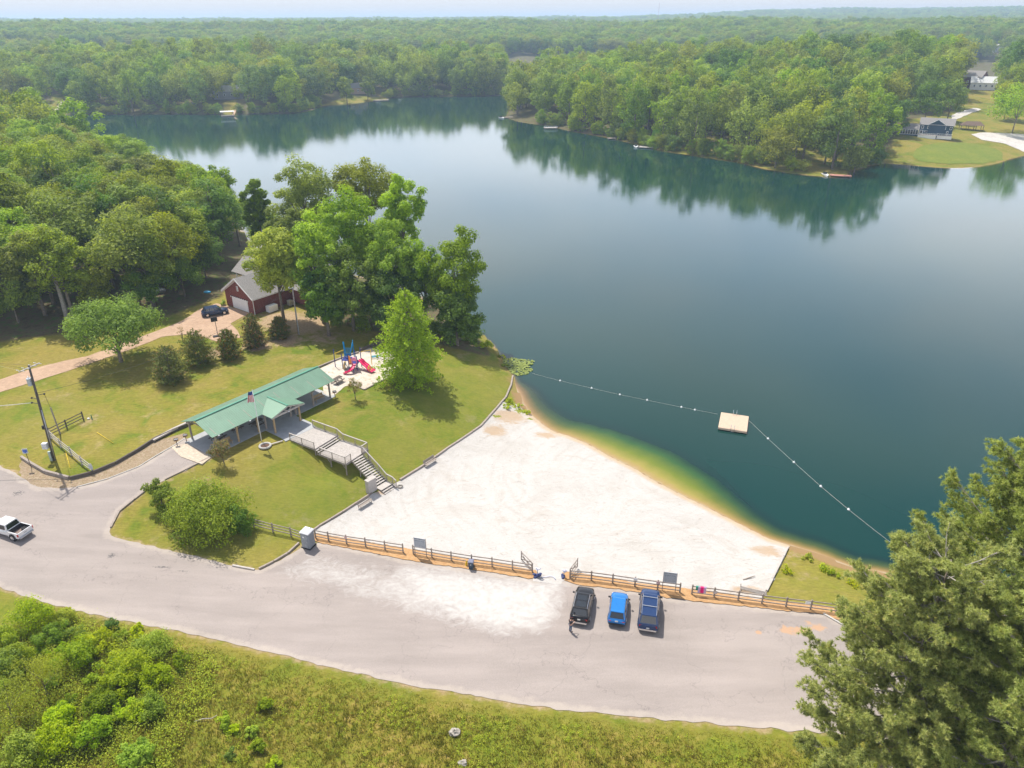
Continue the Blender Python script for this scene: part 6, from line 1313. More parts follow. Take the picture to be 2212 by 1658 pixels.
for s_ in (-1, 1):
    mb = MB(); mb.box((-hl + .06, s_ * (w - .02), .86), (.14, .1, .3)); mb.obj('taillight', RED, pk); mb = MB(); mb.box((hl - .1, s_ * (w - .18), .8), (.16, .26, .18)); mb.obj('headlight', M_HEAD, pk); mb = MB(); mb.box((hl - 1.3, s_ * (w + .12), 1.2), (.12, .22, .2)); mb.obj('mirror', M_TIN, pk)
    for x_ in (hl - .9, -hl + .95):
        mb = MB(); mb.wheelcyl((x_, s_ * (w - .02), .42), .5, .14, 20); mb.obj('wheel_arch', M_TIN, pk); wheel(pk, x_, s_ * (w - .04), .4, .26)
mb = MB(); mb.box((-hl - .06, 0, .5), (.16, 1.7, .16)); mb.obj('rear_bumper', STEEL, pk)
t_ = thing('spare_tyre', 'black spare tyre lying in the bed of the white pickup', 'tyre', pk.location + Matrix.Rotation(yw, 3, 'Z') @ Vector((-1.9, -.5, .62)), yw); mb = MB(); mb.wheelcyl((0, 0, .12), .34, .22, 16, (0, 0, 1)); mb.obj('tyre', TYRE, t_)

# ------------------------------------------------------------------ person behind the black SUV, looking down at something in the hands
def skin_obj(name, joints, edges, mat, parent, sub=2):
    me = bpy.data.meshes.new(name); me.from_pydata([j[:3] for j in joints], edges, []); o = link(name, me, parent); md = o.modifiers.new('skin', 'SKIN')
    for k, j in enumerate(joints): sv_ = me.skin_vertices[0].data[k]; sv_.radius = (j[3], j[4] if len(j) > 4 else j[3]); sv_.use_root = k == 0
    md.use_smooth_shade = True; s_ = o.modifiers.new('sub', 'SUBSURF'); s_.levels = sub; s_.render_levels = sub; me.materials.append(mat); return o
SKIN = plain('skin', (.55, .33, .24), .6, var=.05); SHIRT = plain('dark_shirt', (.03, .03, .04), .85, var=.3); JEANS = plain('blue_jeans', (.1, .14, .22), .85, var=.2); HAIR = plain('dark_hair', (.03, .02, .015), .7)
pg = at(1232, 1364, 2.03); pg = Vector((pg[0], pg[1], h1(pg[0], pg[1]) + .04)); per = thing('person', 'person in dark shirt and jeans standing behind the black SUV, forearms raised', 'person', pg, math.radians(35))
# faces +x
J = [(0, 0, .95, .13, .15), (0, 0, 1.15, .12, .145), (.0, 0, 1.36, .13, .18), (.01, 0, 1.47, .06), (.03, 0, 1.54, .055), (.05, 0, 1.64, .095, .08), (.05, 0, 1.72, .08, .07),
     (0, .18, 1.42, .055), (-.03, .25, 1.14, .043), (.22, .16, 1.13, .034), (.30, .13, 1.15, .03), (0, -.18, 1.42, .055), (-.03, -.25, 1.14, .043), (.22, -.15, 1.12, .034), (.30, -.12, 1.14, .03),
     (0, .1, .86, .09), (.03, .11, .48, .062), (-.03, .12, .1, .042), (.10, .13, .045, .04), (0, -.1, .86, .09), (.0, -.12, .48, .062), (-.05, -.13, .1, .042), (.08, -.14, .045, .04)]
E_ = [(0, 1), (1, 2), (2, 3), (3, 4), (4, 5), (5, 6), (2, 7), (7, 8), (8, 9), (9, 10), (2, 11), (11, 12), (12, 13), (13, 14), (0, 15), (15, 16), (16, 17), (17, 18), (0, 19), (19, 20), (20, 21), (21, 22)]
body = skin_obj('body', J, E_, SKIN, per)
for s_ in (1, -1):
    by = .125 * s_; hj = [(.30, by, 1.15, .026, .014), (.36, by * .95, 1.155, .03, .014)]; he = [(0, 1)]
    for k in range(4): n0 = len(hj); yy = by * .95 + (k - 1.5) * .018; hj += [(.385, yy, 1.158, .0085), (.42 + .004 * (k in (1, 2)), yy, 1.168, .008), (.435, yy - .004 * s_, 1.19, .007)]; he += [(1, n0), (n0, n0 + 1), (n0 + 1, n0 + 2)]
    n0 = len(hj); hj += [(.335, by - .03 * s_, 1.165, .009), (.365, by - .045 * s_, 1.18, .008)]; he += [(0, n0), (n0, n0 + 1)]; skin_obj('hand', hj, he, SKIN, per, 1)
skin_obj('shirt', [(0, 0, .93, .145, .165), (0, 0, 1.15, .135, .16), (0, 0, 1.36, .14, .19), (0, 0, 1.46, .07), (0, .19, 1.42, .072), (-.02, .235, 1.24, .062), (0, -.19, 1.42, .072), (-.02, -.235, 1.24, .062)], [(0, 1), (1, 2), (2, 3), (2, 4), (4, 5), (2, 6), (6, 7)], SHIRT, per)
skin_obj('jeans', [(0, 0, .97, .14, .155), (0, .1, .86, .1), (.03, .11, .48, .075), (-.03, .12, .1, .06), (0, -.1, .86, .1), (0, -.12, .48, .075), (-.05, -.13, .1, .06)], [(0, 1), (1, 2), (2, 3), (0, 4), (4, 5), (5, 6)], JEANS, per)
mb = MB(); mb.ball((.03, 0, 1.70), (.105, .09, .10), 14, 9); mb.obj('hair', HAIR, per, True); mb = MB(); mb.ball((.135, 0, 1.625), (.02, .014, .02), 8, 6); mb.obj('nose', SKIN, per, True)
mb = MB(); mb.ball((.125, .03, 1.65), .011, 8, 6); mb.ball((.125, -.03, 1.65), .011, 8, 6); mb.obj('eyes', BLACK, per); mb = MB(); mb.ball((.125, 0, 1.59), (.01, .025, .006), 8, 6); mb.obj('mouth', plain('lips', (.4, .15, .13), .5), per); mb = MB(); mb.ball((.045, .088, 1.635), (.02, .01, .028), 8, 6); mb.ball((.045, -.088, 1.635), (.02, .01, .028), 8, 6); mb.obj('ears', SKIN, per)
for s_ in (-1, 1): mb = MB(); mb.ball((.06 + .01 * s_, .13 * s_, .045), (.14, .05, .05), 12, 7); mb.obj('shoe', BLACK, per, True)
mb = MB(); mb.box((0, 0, 0), (.02, .16, .08)); o = mb.obj('phone', BLACK); o.location = pg + Matrix.Rotation(math.radians(35), 3, 'Z') @ Vector((.43, 0, 1.2)); o.rotation_euler = (0, .5, math.radians(35)); tag(o, 'dark phone held up by the person behind the black SUV', 'phone')

# ------------------------------------------------------------------ utility poles, wires, signs
g = G(118, 993); top = Vector(at(62, 789, 18.4)); M_WIRE = plain('black_wire', (.03, .03, .03), .6)
up = thing('utility_pole', 'tall leaning utility pole with crossarms and a transformer by the road', 'utility pole', g); tl_ = top - g
def on(f_): return tl_ * f_
mb = MB(); mb.tube([on(-.02), on(.5), on(1.0)], [.2, .165, .12], 12); mb.obj('pole', plain('creosoted_pole', (.1, .085, .075), .9, var=.3), up, True)
mb = MB(); mb.tube([on(.0) + Vector((.17, -.12, 0)), on(.28) + Vector((.15, -.12, 0)), on(.55) + Vector((.13, -.1, 0))], .05, 8); mb.obj('conduit', STEEL, up, True)
cd = Vector((.35, .94, 0)).normalized()
for dz, off in ((.985, .28), (.975, -.28)):
    c_ = on(dz) + Vector((.94, -.35, 0)) * off * .6; mb = MB(); mb.bar(c_ - cd * 1.3, c_ + cd * 1.3, .1, .12); mb.obj('crossarm', WOODP, up)
for k, s_ in enumerate((-1.15, -.45, .45, 1.15)):
    for o2 in (-.5, .45): c_ = on(.985) + cd * s_ + Vector((.94, -.35, .05)) * o2; mb = MB(); mb.tube([c_ - Vector((.2, -.07, 0)), c_ + Vector((.2, -.07, .02))], [.05, .035], 7); mb.obj('insulator', plain('pale_porcelain', (.5, .5, .52), .3), up)
c_ = on(.84) + Vector((-.42, -.05, 0)); mb = MB(); mb.cyl((c_.x, c_.y, c_.z - .5), .28, .95, 14); mb.cyl((c_.x, c_.y, c_.z + .45), .24, .08, 14, .1); mb.obj('transformer', plain('transformer_grey', (.42, .47, .52), .4, .2), up); mb = MB(); mb.cyl((c_.x, c_.y, c_.z + .5), .05, .25, 8); mb.obj('bushing', WHITE, up)
for f_, d_, sz, m_ in ((.17, (-.55, -.25, 0), (.62, .5, .8), plain('white_box', (.62, .64, .68), .5)), (.045, (-.32, -.12, 0), (.3, .25, 1.5), plain('pale_green_box', (.4, .48, .45), .5)), (.36, (-.28, 0, 0), (.3, .25, .5), BLACK)):
    c_ = on(f_) + Vector(d_); mb = MB(); mb.box(c_, sz); mb.obj('meter_box', m_, up)
for f_, s_ in ((.70, .9), (.66, -.8), (.61, -.95)):
    c_ = on(f_); mb = MB(); mb.bar(c_, c_ + Vector((s_, .1, .15)), .06); mb.ball(c_ + Vector((s_, .1, .12)), .13, 8, 6); mb.obj('bracket', M_TIN, up)
gp_ = G(130, 937); mb = MB(); z_ = 4.2; mb.tube([(0, 0, -.1), (-.15, 0, z_)], [.11, .09], 8); o = mb.obj('stub_pole', WOODG); o.location = gp_; tag(o, 'short brown stub pole standing at the corner of the two fences', 'pole'); sp = gp_ + Vector((-.15, 0, 4.1))
def wire(label, pts, r=.02, cat='wire', mat=M_WIRE, grp='overhead wires at the leaning pole'):
    mb = MB(); mb.tube(pts, r, 4); o = mb.obj('overhead_wire', mat, None, True, sub=pts[0]); o.location = pts[0]; tag(o, label, cat, grp)
def sag(p, q, s_=.8, n=10): return [Vector(p).lerp(Vector(q), k / n) - Vector((0, 0, 4 * s_ * (k / n) * (1 - k / n))) for k in range(n + 1)]
wire('guy wire from the leaning pole down to the short stub pole', sag(g + on(.70) + Vector((.9, .1, .15)), sp, .05, 4))
for k, (dx, far, lab) in enumerate([(-1.15, (-95, 98, 19), 'upper left thin wire leaving the pole top'), (-.45, (-95, 96, 18.6), 'thin wire leaving the near crossarm insulator'), (.45, (-96, 92, 18.5), 'thin wire leaving the far crossarm insulator')]): wire(lab, sag(g + on(.985) + cd * dx, far, .8), .012, mat=plain('thin_wire', (.45, .45, .3), .6) if k == 0 else M_WIRE)
wire('pale twisted cable leaving the pole halfway up to the left', sag(g + on(.61) + Vector((-.95, .1, .1)), (-82, 79.5, 13.5), .5), .045, mat=plain('cable_grey', (.6, .6, .58), .6))
g2 = G(645, 722); top2 = Vector(at(632, 622, 14.6)); t2 = top2 - g2; up2 = thing('utility_pole', 'slender utility pole standing between the small cedar and the brick house', 'utility pole', g2); mb = MB(); mb.tube([t2 * -.02, t2 * .5, t2], [.16, .13, .1], 10); mb.obj('pole', plain('grey_pole', (.28, .25, .23), .9), up2, True)
mb = MB(); mb.tube([Vector((.14, -.1, 0)), t2 * .6 + Vector((.1, -.1, 0))], .05, 6); mb.obj('conduit', plain('grey_conduit', (.42, .45, .5), .5), up2); mb = MB(); mb.bar(t2 + Vector((-.7, 0, -.1)), t2 + Vector((.3, 0, .0)), .08); mb.ball(t2 + Vector((-.6, 0, .1)), .12, 7, 5); mb.ball(t2 + Vector((.0, 0, .1)), .1, 7, 5); mb.obj('bracket', STEEL, up2)
wire('service wire from the slender pole to the garage roof', sag(top2, (-46, 135, 8.9), .3), .03); wire('long wire running from the slender pole to the leaning pole', sag(top2, g + on(.72), 2.2, 14), .02)
g = G(68, 1010); t_ = thing('route_sign', 'small blue and white road sign on a dark post at the gravel corner', 'sign', g, .25); mb = MB(); mb.tube([(0, 0, -.2), (-.05, 0, 2.45)], .04, 8); mb.obj('post', M_RUST, t_); mb = MB(); mb.box((-.05, -.05, 2.55), (.62, .03, .7)); mb.obj('panel', SIGNB, t_); mb = MB(); mb.add([(-.05, -.075, 2.25), (.2, -.075, 2.5), (.2, -.075, 2.75), (-.3, -.075, 2.75), (-.3, -.075, 2.5), (-.05, -.07, 2.25), (.2, -.07, 2.5), (.2, -.07, 2.75), (-.3, -.07, 2.75), (-.3, -.07, 2.5)], [(0, 1, 2, 3, 4), (9, 8, 7, 6, 5)]); mb.obj('blue_shield', plain('sign_blue', (.08, .15, .5), .5), t_)
g = G(199, 905); t_ = thing('hydrant', 'small green and white standpipe in the grass past the dark fence', 'standpipe', g); mb = MB(); mb.tube([(0, 0, 0), (0, 0, .35), (0, 0, .7)], [.09, .07, .05], 8); mb.obj('pipe', plain('pipe_green', (.05, .2, .13), .6), t_); mb = MB(); mb.ball((-.5, 0, .1), (.2, .15, .12), 8, 6); mb.obj('cover', WHITE, t_)
for a, b, c_, d_, lab in ((142, 975, 152, 1012, 'yellow guy marker line on the grass right of the utility pole'), (210, 935, 245, 958, 'yellow guy marker line in the middle of the left lawn')):
    p, q = G(a, b), G(c_, d_); mb = MB(); mb.tube([p + Vector((0, 0, .12)), q + Vector((0, 0, .1))], .035, 6); o = mb.obj('yellow_marker', plain('marker_yellow', (.7, .5, .02), .6), None, True, sub=p); o.location = p; tag(o, lab, 'marker')
g = G(471, 726); t_ = thing('basketball_hoop', 'black basketball backboard on a pole beside the driveway pad', 'basketball hoop', g, .5); mb = MB(); mb.tube([(0, 0, 0), (0, 0, 3.0)], .06, 8); mb.obj('pole', WOODG, t_); mb = MB(); mb.box((-.1, .25, 3.15), (1.1, .05, .8)); mb.obj('backboard', M_TIN, t_); mb = MB(); mb.tube([(-.1 + .23 * math.cos(a), .55 + .23 * math.sin(a), 2.95) for a in np.linspace(0, 6.28, 14)], .02, 5); mb.obj('hoop', RED, t_); mb = MB(); mb.box((-.3, 0, .1), (1.1, .7, .2)); mb.obj('base', BLACK, t_)

# ------------------------------------------------------------------ play structure
g = G(765, 798); ps = thing('play_structure', 'blue and pink playground climbing frame with slides in the sand', 'playground', g + Vector((0, 0, .03)), -.1)
PB = plain('play_blue', (.01, .1, .42), .45, var=.06); PN = plain('play_navy', (.02, .03, .2), .45); PP = plain('play_pink', (.7, .03, .14), .4, var=.05); PL_ = plain('play_light_pink', (.75, .3, .45), .4); PO = plain('play_orange', (.8, .3, .08), .5); PY = plain('play_yellow', (.75, .5, .05), .5)
M_CY = plain('play_cyan', (.0, .22, .5), .4)
for a, b, h_, m_ in [(-1.9, 1.6, 4.1, M_CY), (-.4, 1.9, 4.3, M_CY), (-1.9, .1, 2.6, PN), (-.7, -.3, 2.8, PN), (.75, -.35, 2.5, PN), (.9, 1.3, 3.4, PN), (.3, .4, 3.2, PN), (-3.35, .7, 3.1, PN)]:
    mb = MB(); mb.tube([(a, b, -.2), (a, b, h_)], .07, 8); mb.ball((a, b, h_), .09, 8, 6); mb.obj('post', m_, ps, True)
for c_, s_, z_ in (((-1.2, .8), (1.5, 1.5), 1.5), ((.1, .4), (1.5, 1.5), 1.2)): mb = MB(); mb.box((c_[0], c_[1], z_), (s_[0], s_[1], .07)); mb.obj('platform', PN, ps)
mb = MB()
for x_, s_ in ((-1.9, 1), (-.4, -1)): mb.tube([(x_, 1.75, 4.0), (x_ + s_ * .12, 1.6, 3.3), (x_ + s_ * .3, 1.3, 2.6), (x_ + s_ * .3, 1.0, 2.2)], .09, 7)
mb.obj('arch_rails', M_CY, ps, True); mb = MB(); [mb.bar((-1.65, 1.5 - k * .08, 3.1 - k * .16), (-.65, 1.5 - k * .08, 3.1 - k * .16), .05) for k in range(6)]; mb.box((-1.15, 1.15, 2.1), (1.0, .06, .5)); mb.obj('rungs', M_CY, ps)
mb = MB(); mb.tube([(-3.35, .7, 2.35), (-1.9, 1.5, 2.75)], .05, 6); mb.tube([(.9, 1.3, 2.6), (2.4, 2.1, 2.65)], .05, 6); mb.tube([(2.4, 2.1, 0), (2.4, 2.1, 2.7)], .06, 6); mb.obj('overhead_bar', PY, ps, True)
mb = MB(); mb.add([(-.62, -.34, 1.0), (-.1, -.34, 1.0), (-.35, -.34, 2.5), (-.62, -.34, 2.6), (-.62, -.28, 1.0), (-.1, -.28, 1.0), (-.35, -.28, 2.5), (-.62, -.28, 2.6)], [(0, 1, 2, 3), (7, 6, 5, 4), (0, 4, 5, 1), (1, 5, 6, 2), (2, 6, 7, 3), (3, 7, 4, 0)]); mb.obj('orange_panel', PO, ps)
mb = MB(); mb.tube([(-.1, -.36, 1.2), (-.1, -.36, 2.0), (.1, -.36, 2.3), (.5, -.36, 2.3), (.7, -.36, 2.0), (.7, -.36, 1.2)], .09, 7); mb.obj('slide_hood', PL_, ps, True); mb = MB(); mb.box((.3, -.34, 1.95), (.62, .03, .55)); mb.obj('hood_panel', PL_, ps)
def slide(name, path, w_, mat, n=1):
    mb = MB(); secs = []
    for k, (x_, y_, z_) in enumerate(path):
        p = Vector((x_, y_, z_)); q = Vector(path[min(k + 1, len(path) - 1)]) - Vector(path[max(k - 1, 0)]); sd_ = Vector((q.y, -q.x, 0)).normalized(); sec = []
        for i in range(n):
            o_ = (i - (n - 1) / 2) * w_; sec += [p + sd_ * (o_ - w_ / 2) + Vector((0, 0, .18)), p + sd_ * (o_ - w_ * .36), p + sd_ * (o_ + w_ * .36)]
        sec += [p + sd_ * (n * w_ / 2) + Vector((0, 0, .18))]; sec += [s_ + Vector((0, 0, -.06)) - Vector((0, 0, .0)) for s_ in sec[::-1]]; secs.append([tuple(s_) for s_ in sec])
    mb.loft(secs); mb.obj(name, mat, ps)
slide('curved_slide', [(.3, -.35, 1.2), (.35, -.9, 1.05), (.2, -1.45, .8), (-.15, -1.85, .55), (-.6, -2.0, .35), (-1.1, -1.9, .25)], .6, PP)
slide('double_slide', [(.8, .7, 1.45), (1.25, .5, 1.3), (1.7, .2, .95), (2.2, -.1, .8), (2.7, -.45, .4), (3.2, -.75, .3), (3.5, -.95, .28)], .48, PP, 2)
mb = MB(); mb.tube([(.4, -1.4, 0), (.4, -1.4, .7)], .05, 6); mb.tube([(2.3, -.2, 0), (2.3, -.2, .7)], .05, 6); mb.obj('slide_support', PN, ps)
mb = MB(); mb.tube([(-1.5, -.1, .1), (-1.55, -.3, .8), (-1.3, -.2, 1.4)], .2, 7); mb.obj('tan_climber', plain('play_tan', (.55, .4, .2), .8), ps, True)
g = G(812, 774); t_ = thing('blue_seesaw', 'pale blue seat frame half hidden behind the conical tree', 'play seat', g, .2); mb = MB(); [mb.bar((-.8, y_, .4), (.9, y_, .5), .08, .1) for y_ in (-.3, 0, .3)]; mb.obj('slats', plain('pale_blue', (.15, .45, .6), .5), t_); mb = MB(); mb.bar((-.7, -.4, .0), (-.7, -.4, .5), .08); mb.bar((.8, -.4, 0), (.8, -.4, .6), .08); mb.obj('frame', WHITE, t_)

# ------------------------------------------------------------------ brick house with garage
def brick(name, c, d, sc=6):
    t = NT(name); o = t.obj(); b = t.n('ShaderNodeTexBrick'); b.inputs['Scale'].default_value = sc; b.inputs['Color1'].default_value = c + (1,); b.inputs['Color2'].default_value = d + (1,); b.inputs['Mortar'].default_value = (.3, .24, .2, 1); b.inputs['Mortar Size'].default_value = .012; b.inputs['Row Height'].default_value = .4
    cx_ = t.n('ShaderNodeSeparateXYZ'); t.l(o, cx_.inputs[0]); cb = t.n('ShaderNodeCombineXYZ'); t.l(t.math('ADD', cx_.outputs[0], cx_.outputs[1]), cb.inputs[0]); t.l(cx_.outputs[2], cb.inputs[1]); t.l(cb.outputs[0], b.inputs[0])
    return t.done(t.bsdf(t.mix(.3, b.outputs[0], t.ramp(t.noise(o, 1.5, 4), [(.3, .35), (.7, .65)]), 'OVERLAY'), .9, 0, .15))
M_BR = brick('red_brick', (.23, .06, .045), (.17, .045, .037)); M_SH = plain('grey_shingles', (.27, .255, .245), .95, var=.18, scale=5)
C0 = Vector((-49.2, 131.7, 5.5)); C0.z = h1(C0.x, C0.y) + .02; HA = math.atan2(-.593, .805)
hs = thing('brick_house', 'red brick house with grey shingle roof and white two-car garage door', 'house', C0, HA)      # x along the garage front, y to the back
def gable(mb, x0, x1, y0, y1, ze, zr, axis='y'):
    if axis == 'y': xm = (x0 + x1) / 2; mb.add([(x0, y0, 0), (x1, y0, 0), (x1, y0, ze), (xm, y0, zr), (x0, y0, ze), (x0, y1, 0), (x1, y1, 0), (x1, y1, ze), (xm, y1, zr), (x0, y1, ze)], [(0, 1, 2, 3, 4), (9, 8, 7, 6, 5), (0, 5, 6, 1), (1, 6, 7, 2), (2, 7, 8, 3), (3, 8, 9, 4), (4, 9, 5, 0)])
    else: ym = (y0 + y1) / 2; mb.add([(x0, y0, 0), (x0, y1, 0), (x0, y1, ze), (x0, ym, zr), (x0, y0, ze), (x1, y0, 0), (x1, y1, 0), (x1, y1, ze), (x1, ym, zr), (x1, y0, ze)], [(0, 4, 3, 2, 1), (5, 6, 7, 8, 9), (0, 1, 6, 5), (1, 2, 7, 6), (2, 3, 8, 7), (3, 4, 9, 8), (4, 0, 5, 9)])
EHg, RHg = 3.35, 6.4
mb = MB(); gable(mb, -8.9, 0, 0, 9.5, EHg, RHg - .12); mb.obj('garage_walls', M_BR, hs)
mb = MB(); gable(mb, -15.5, 6, 9.0, 20, 3.4, 7.3, 'x'); mb.obj('main_walls', M_BR, hs)
def roofpair(axis, a0, a1, c_, half, ze, zr, nm='roof', mat=M_SH):
    for s_ in (-1, 1):
        q = [(c_ + s_ * half, a0, ze), (c_ + s_ * half, a1, ze), (c_, a1, zr), (c_, a0, zr)] if axis == 'y' else [(a0, c_ + s_ * half, ze), (a1, c_ + s_ * half, ze), (a1, c_, zr), (a0, c_, zr)]
        if (s_ == -1) == (axis == 'y'): q = q[::-1]
        n = MB(); n.slab(q, .14); n.obj(nm, mat, hs)
sl = (RHg - EHg) / 4.45; roofpair('y', -.45, 12.5, -4.45, 4.95, EHg - .5 * sl + .06, RHg + .06, 'garage_roof')
sl2 = 3.9 / 5.5; roofpair('x', -18.8, 6.6, 14.5, 6.2, 3.4 - .7 * sl2 + .08, 7.3 + .08, 'main_roof')
mb = MB(); mb.bar((-9.4, -.47, EHg - .33), (-4.45, -.47, RHg - .05), .05, .26); mb.bar((.5, -.47, EHg - .33), (-4.45, -.47, RHg - .05), .05, .26); mb.box((.42, 4.5, EHg - .35), (.1, 9.8, .14)); mb.obj('fascia', WHITE, hs)
mb = MB(); mb.bar((-9.45, -.46, EHg - .42), (-4.45, -.3, RHg - .3), .6, .04, up=(0, 1, 0)); mb.obj('soffit', plain('tan_soffit', (.55, .45, .4), .7), hs)
mb = MB(); mb.box((-4.3, -.03, 1.2), (4.9, .08, 2.4)); [mb.box((-4.3, -.08, .6 * k + .02), (4.9, .02, .02)) for k in range(1, 4)]; mb.obj('garage_door', WHITE, hs)
mb = MB(); [mb.box((-6.6 + k * .66, -.06, 2.47), (.3, .1, .18), 0) for k in range(8)]; mb.obj('lintel_bricks', plain('dark_brick', (.05, .03, .03), .8), hs)
mb = MB(); mb.box((-4.45, -.03, 4.3), (.5, .08, 1.0)); vt = mb.obj('gable_vent', WHITE, hs); mb = MB(); [mb.box((-4.45, -.08, 3.95 + k * .18), (.42, .03, .05)) for k in range(5)]; mb.obj('louvre', M_TIN, vt)
mb = MB(); mb.tube([(.12, -.12, 0), (.12, -.12, EHg - .4)], .07, 6); mb.obj('downspout', WHITE, hs)
for x_ in (-6.95, -1.6): mb = MB(); mb.ball((x_, -.12, 2.3), (.1, .1, .16), 8, 6); mb.obj('wall_lamp', WHITE, hs)
for x_ in (-18.2, -16.0): mb = MB(); mb.tube([(x_, 9.1, 0), (x_, 9.1, 3.05)], .16, 10); mb.obj('porch_column', WHITE, hs, True)
mb = MB(); mb.box((-17.2, 14.5, .06), (3.6, 10.5, .12)); mb.obj('porch_floor', CONC, hs)
mb = MB(); mb.box((1.0, 3.2, .6), (1.1, 2.0, 1.2)); o = mb.obj('white_storage_box', WHITE); o.parent = None; o.location = C0; o.rotation_euler = (0, 0, HA); tag(o, 'white storage box against the side wall of the brick house', 'box')
mb = MB(); mb.box((1.2, 7.4, .5), (.9, .9, 1.0)); o = mb.obj('air_conditioner', plain('ac_beige', (.42, .4, .33), .6)); o.location = C0; o.rotation_euler = (0, 0, HA); tag(o, 'beige air conditioner by the side wall behind the white box', 'air conditioner')
g = G(448, 632); mb = MB(); mb.ball((0, 0, .18), (.8, .5, .25), 10, 6); o = mb.obj('blue_pool_toy', plain('toy_blue', (.05, .35, .6), .5)); o.location = g; tag(o, 'small bright blue plastic tub in the shaded yard left of the porch', 'tub')
g = G(330, 634); t_ = thing('boat_trailer', 'grey covered boat under the trees at the wood edge', 'boat', g, .35); mb = MB(); mb.loft([[(x_, -w_, .7), (x_, -w_ * .6, .35), (x_, w_ * .6, .35), (x_, w_, .7), (x_, 0, zc_)] for x_, w_, zc_ in ((-2.4, .9, 1.0), (0, 1.0, 1.35), (1.6, .7, 1.1), (2.5, .1, .85))]); mb.obj('hull', plain('boat_cover', (.3, .32, .33), .7), t_)
# rubble and loose things
for a, b, s_, lab in ((982, 1584, .42, 'pale grey boulder lying in the meadow'), (1000, 1650, .3, 'small pale rock at the bottom edge of the meadow')):
    g = G(a, b); rng_ = np.random.RandomState(a); mb = MB(); mb.ball((0, 0, .1), (s_ * 1.2, s_, s_ * .7), 12, 8); mb.v = [tuple(np.array(v) * (1 + .12 * rng_.normal())) for v in mb.v]; o = mb.obj('boulder', BARK_G); o.location = g; tag(o, lab, 'rock')
g = G(445, 1555); mb = MB(); mb.tube([(-.9, -.25, .1), (-.2, -.05, .22), (.5, .0, .2), (.9, .25, .3)], [.05, .05, .04, .02], 6); o = mb.obj('fallen_branch', BARK_G, None, True); o.location = g; tag(o, 'bare grey branch lying at the thicket edge in the meadow', 'branch')
g = G(1815, 1341); mb = MB(); mb.box((0, 0, .06), (.9, .2, .1), .1); o = mb.obj('broken_board', WOODD); o.location = g; tag(o, 'dark broken board on the kerb near the last fence posts', 'board')

# ------------------------------------------------------------------ across the lake: houses, shelter, docks
def far_thing(name, label, cat, px, py, ry=0.0, zoff=0, group=None):
    g = G(px, py); face = math.atan2(g.x, g.y); return thing(name, label, cat, g + Vector((0, 0, zoff)), -face + ry, group)
M_NB = plain('navy_siding', (.035, .075, .12), .7, var=.08)
fh_ = far_thing('blue_house', 'two-storey dark blue house with grey roof and white deck rails', 'house', 2018, 298, .0)
mb = MB(); gable(mb, -9.6, 9.2, 0, 9.5, 8.4, 11.6, 'x'); mb.obj('walls', M_NB, fh_); hs_keep = hs; hs = fh_
roofpair('x', -10.3, 9.9, 4.75, 5.5, 7.95, 11.75); mb = MB(); gable(mb, -4.6, 4.8, -.3, 4, 8.3, 11.1); mb.obj('front_gable', M_NB, fh_)
mb = MB(); mb.bar((-5.0, -.4, 8.1), (.1, -.4, 11.2), .3, .3); mb.bar((5.2, -.4, 8.1), (.1, -.4, 11.2), .3, .3); mb.box((0, -.5, 8.0), (20.4, .15, .3)); mb.obj('white_trim', WHITE, fh_)
for x_ in (-8, -4.6, 0, 4.5, 8): mb = MB(); mb.box((x_, -.04, 6.4), (1.4, .12, 1.8)); f_ = mb.obj('window', WHITE, fh_); mb = MB(); mb.box((x_, -.12, 6.4), (1.0, .06, 1.4)); mb.obj('pane', GLASS, f_)
mb = MB(); mb.box((-4.8, -.04, 3.9), (3.4, .12, 1.0)); f_ = mb.obj('window', WHITE, fh_); mb = MB(); mb.box((-4.8, -.12, 3.9), (3.0, .06, .7)); mb.obj('pane', GLASS, f_)
for x_ in (-8.2, 6.5): mb = MB(); mb.box((x_, -.04, 3.4), (2.0 if x_ < 0 else 1.2, .12, 2.4)); f_ = mb.obj('door', WHITE, fh_); mb = MB(); mb.box((x_, -.12, 3.4), (1.3 if x_ < 0 else .7, .06, 1.9)); mb.obj('pane', GLASS, f_)
mb = MB(); mb.wheelcyl((.2, -.06, 4.0), .6, .1, 14); f_ = mb.obj('round_window', WHITE, fh_)
mb = MB(); mb.box((-2.5 - 2.0, -2.2, 2.0), (10.4, 4.2, .3)); mb.box((5.2, -1.4, 2.0), (8.6, 2.6, .3)); mb.obj('deck', WOODP, fh_)
mb = MB(); mb.box((-4.5, -4.35, .95), (10.4, .15, 1.9)); mb.box((5.4, -2.75, .95), (8.4, .15, 1.9)); mb.obj('deck_skirt', WHITE, fh_)
mb = MB(); mb.box((-4.5, -4.35, 3.1), (10.4, .12, .2)); mb.box((5.2, -2.75, 3.1), (8.8, .12, .2)); [mb.box((-9.6 + k * 1.3, -4.35, 2.6), (.1, .1, 1.0)) for k in range(9)]; [mb.box((1.2 + k * 1.3, -2.75, 2.6), (.1, .1, 1.0)) for k in range(7)]; mb.obj('deck_rail', WHITE, fh_)
mb = MB(); mb.box((-15.2, 2.6, .9), (10.6, 7.6, 1.8)); mb.obj('porch_base', M_NB, fh_); mb = MB(); mb.box((-15.0, 2.8, 3.2), (10, 7.2, 2.9)); mb.obj('screen', GLASS, fh_)
mb = MB(); [mb.box((-20.4 + k * 1.5, -1.2, 3.2), (.22, .16, 3.0)) for k in range(8)]; mb.box((-15.2, -1.2, 4.75), (10.9, .18, .3)); mb.box((-15.2, -1.2, 1.8), (10.9, .18, .2)); mb.obj('porch_posts', WHITE, fh_)
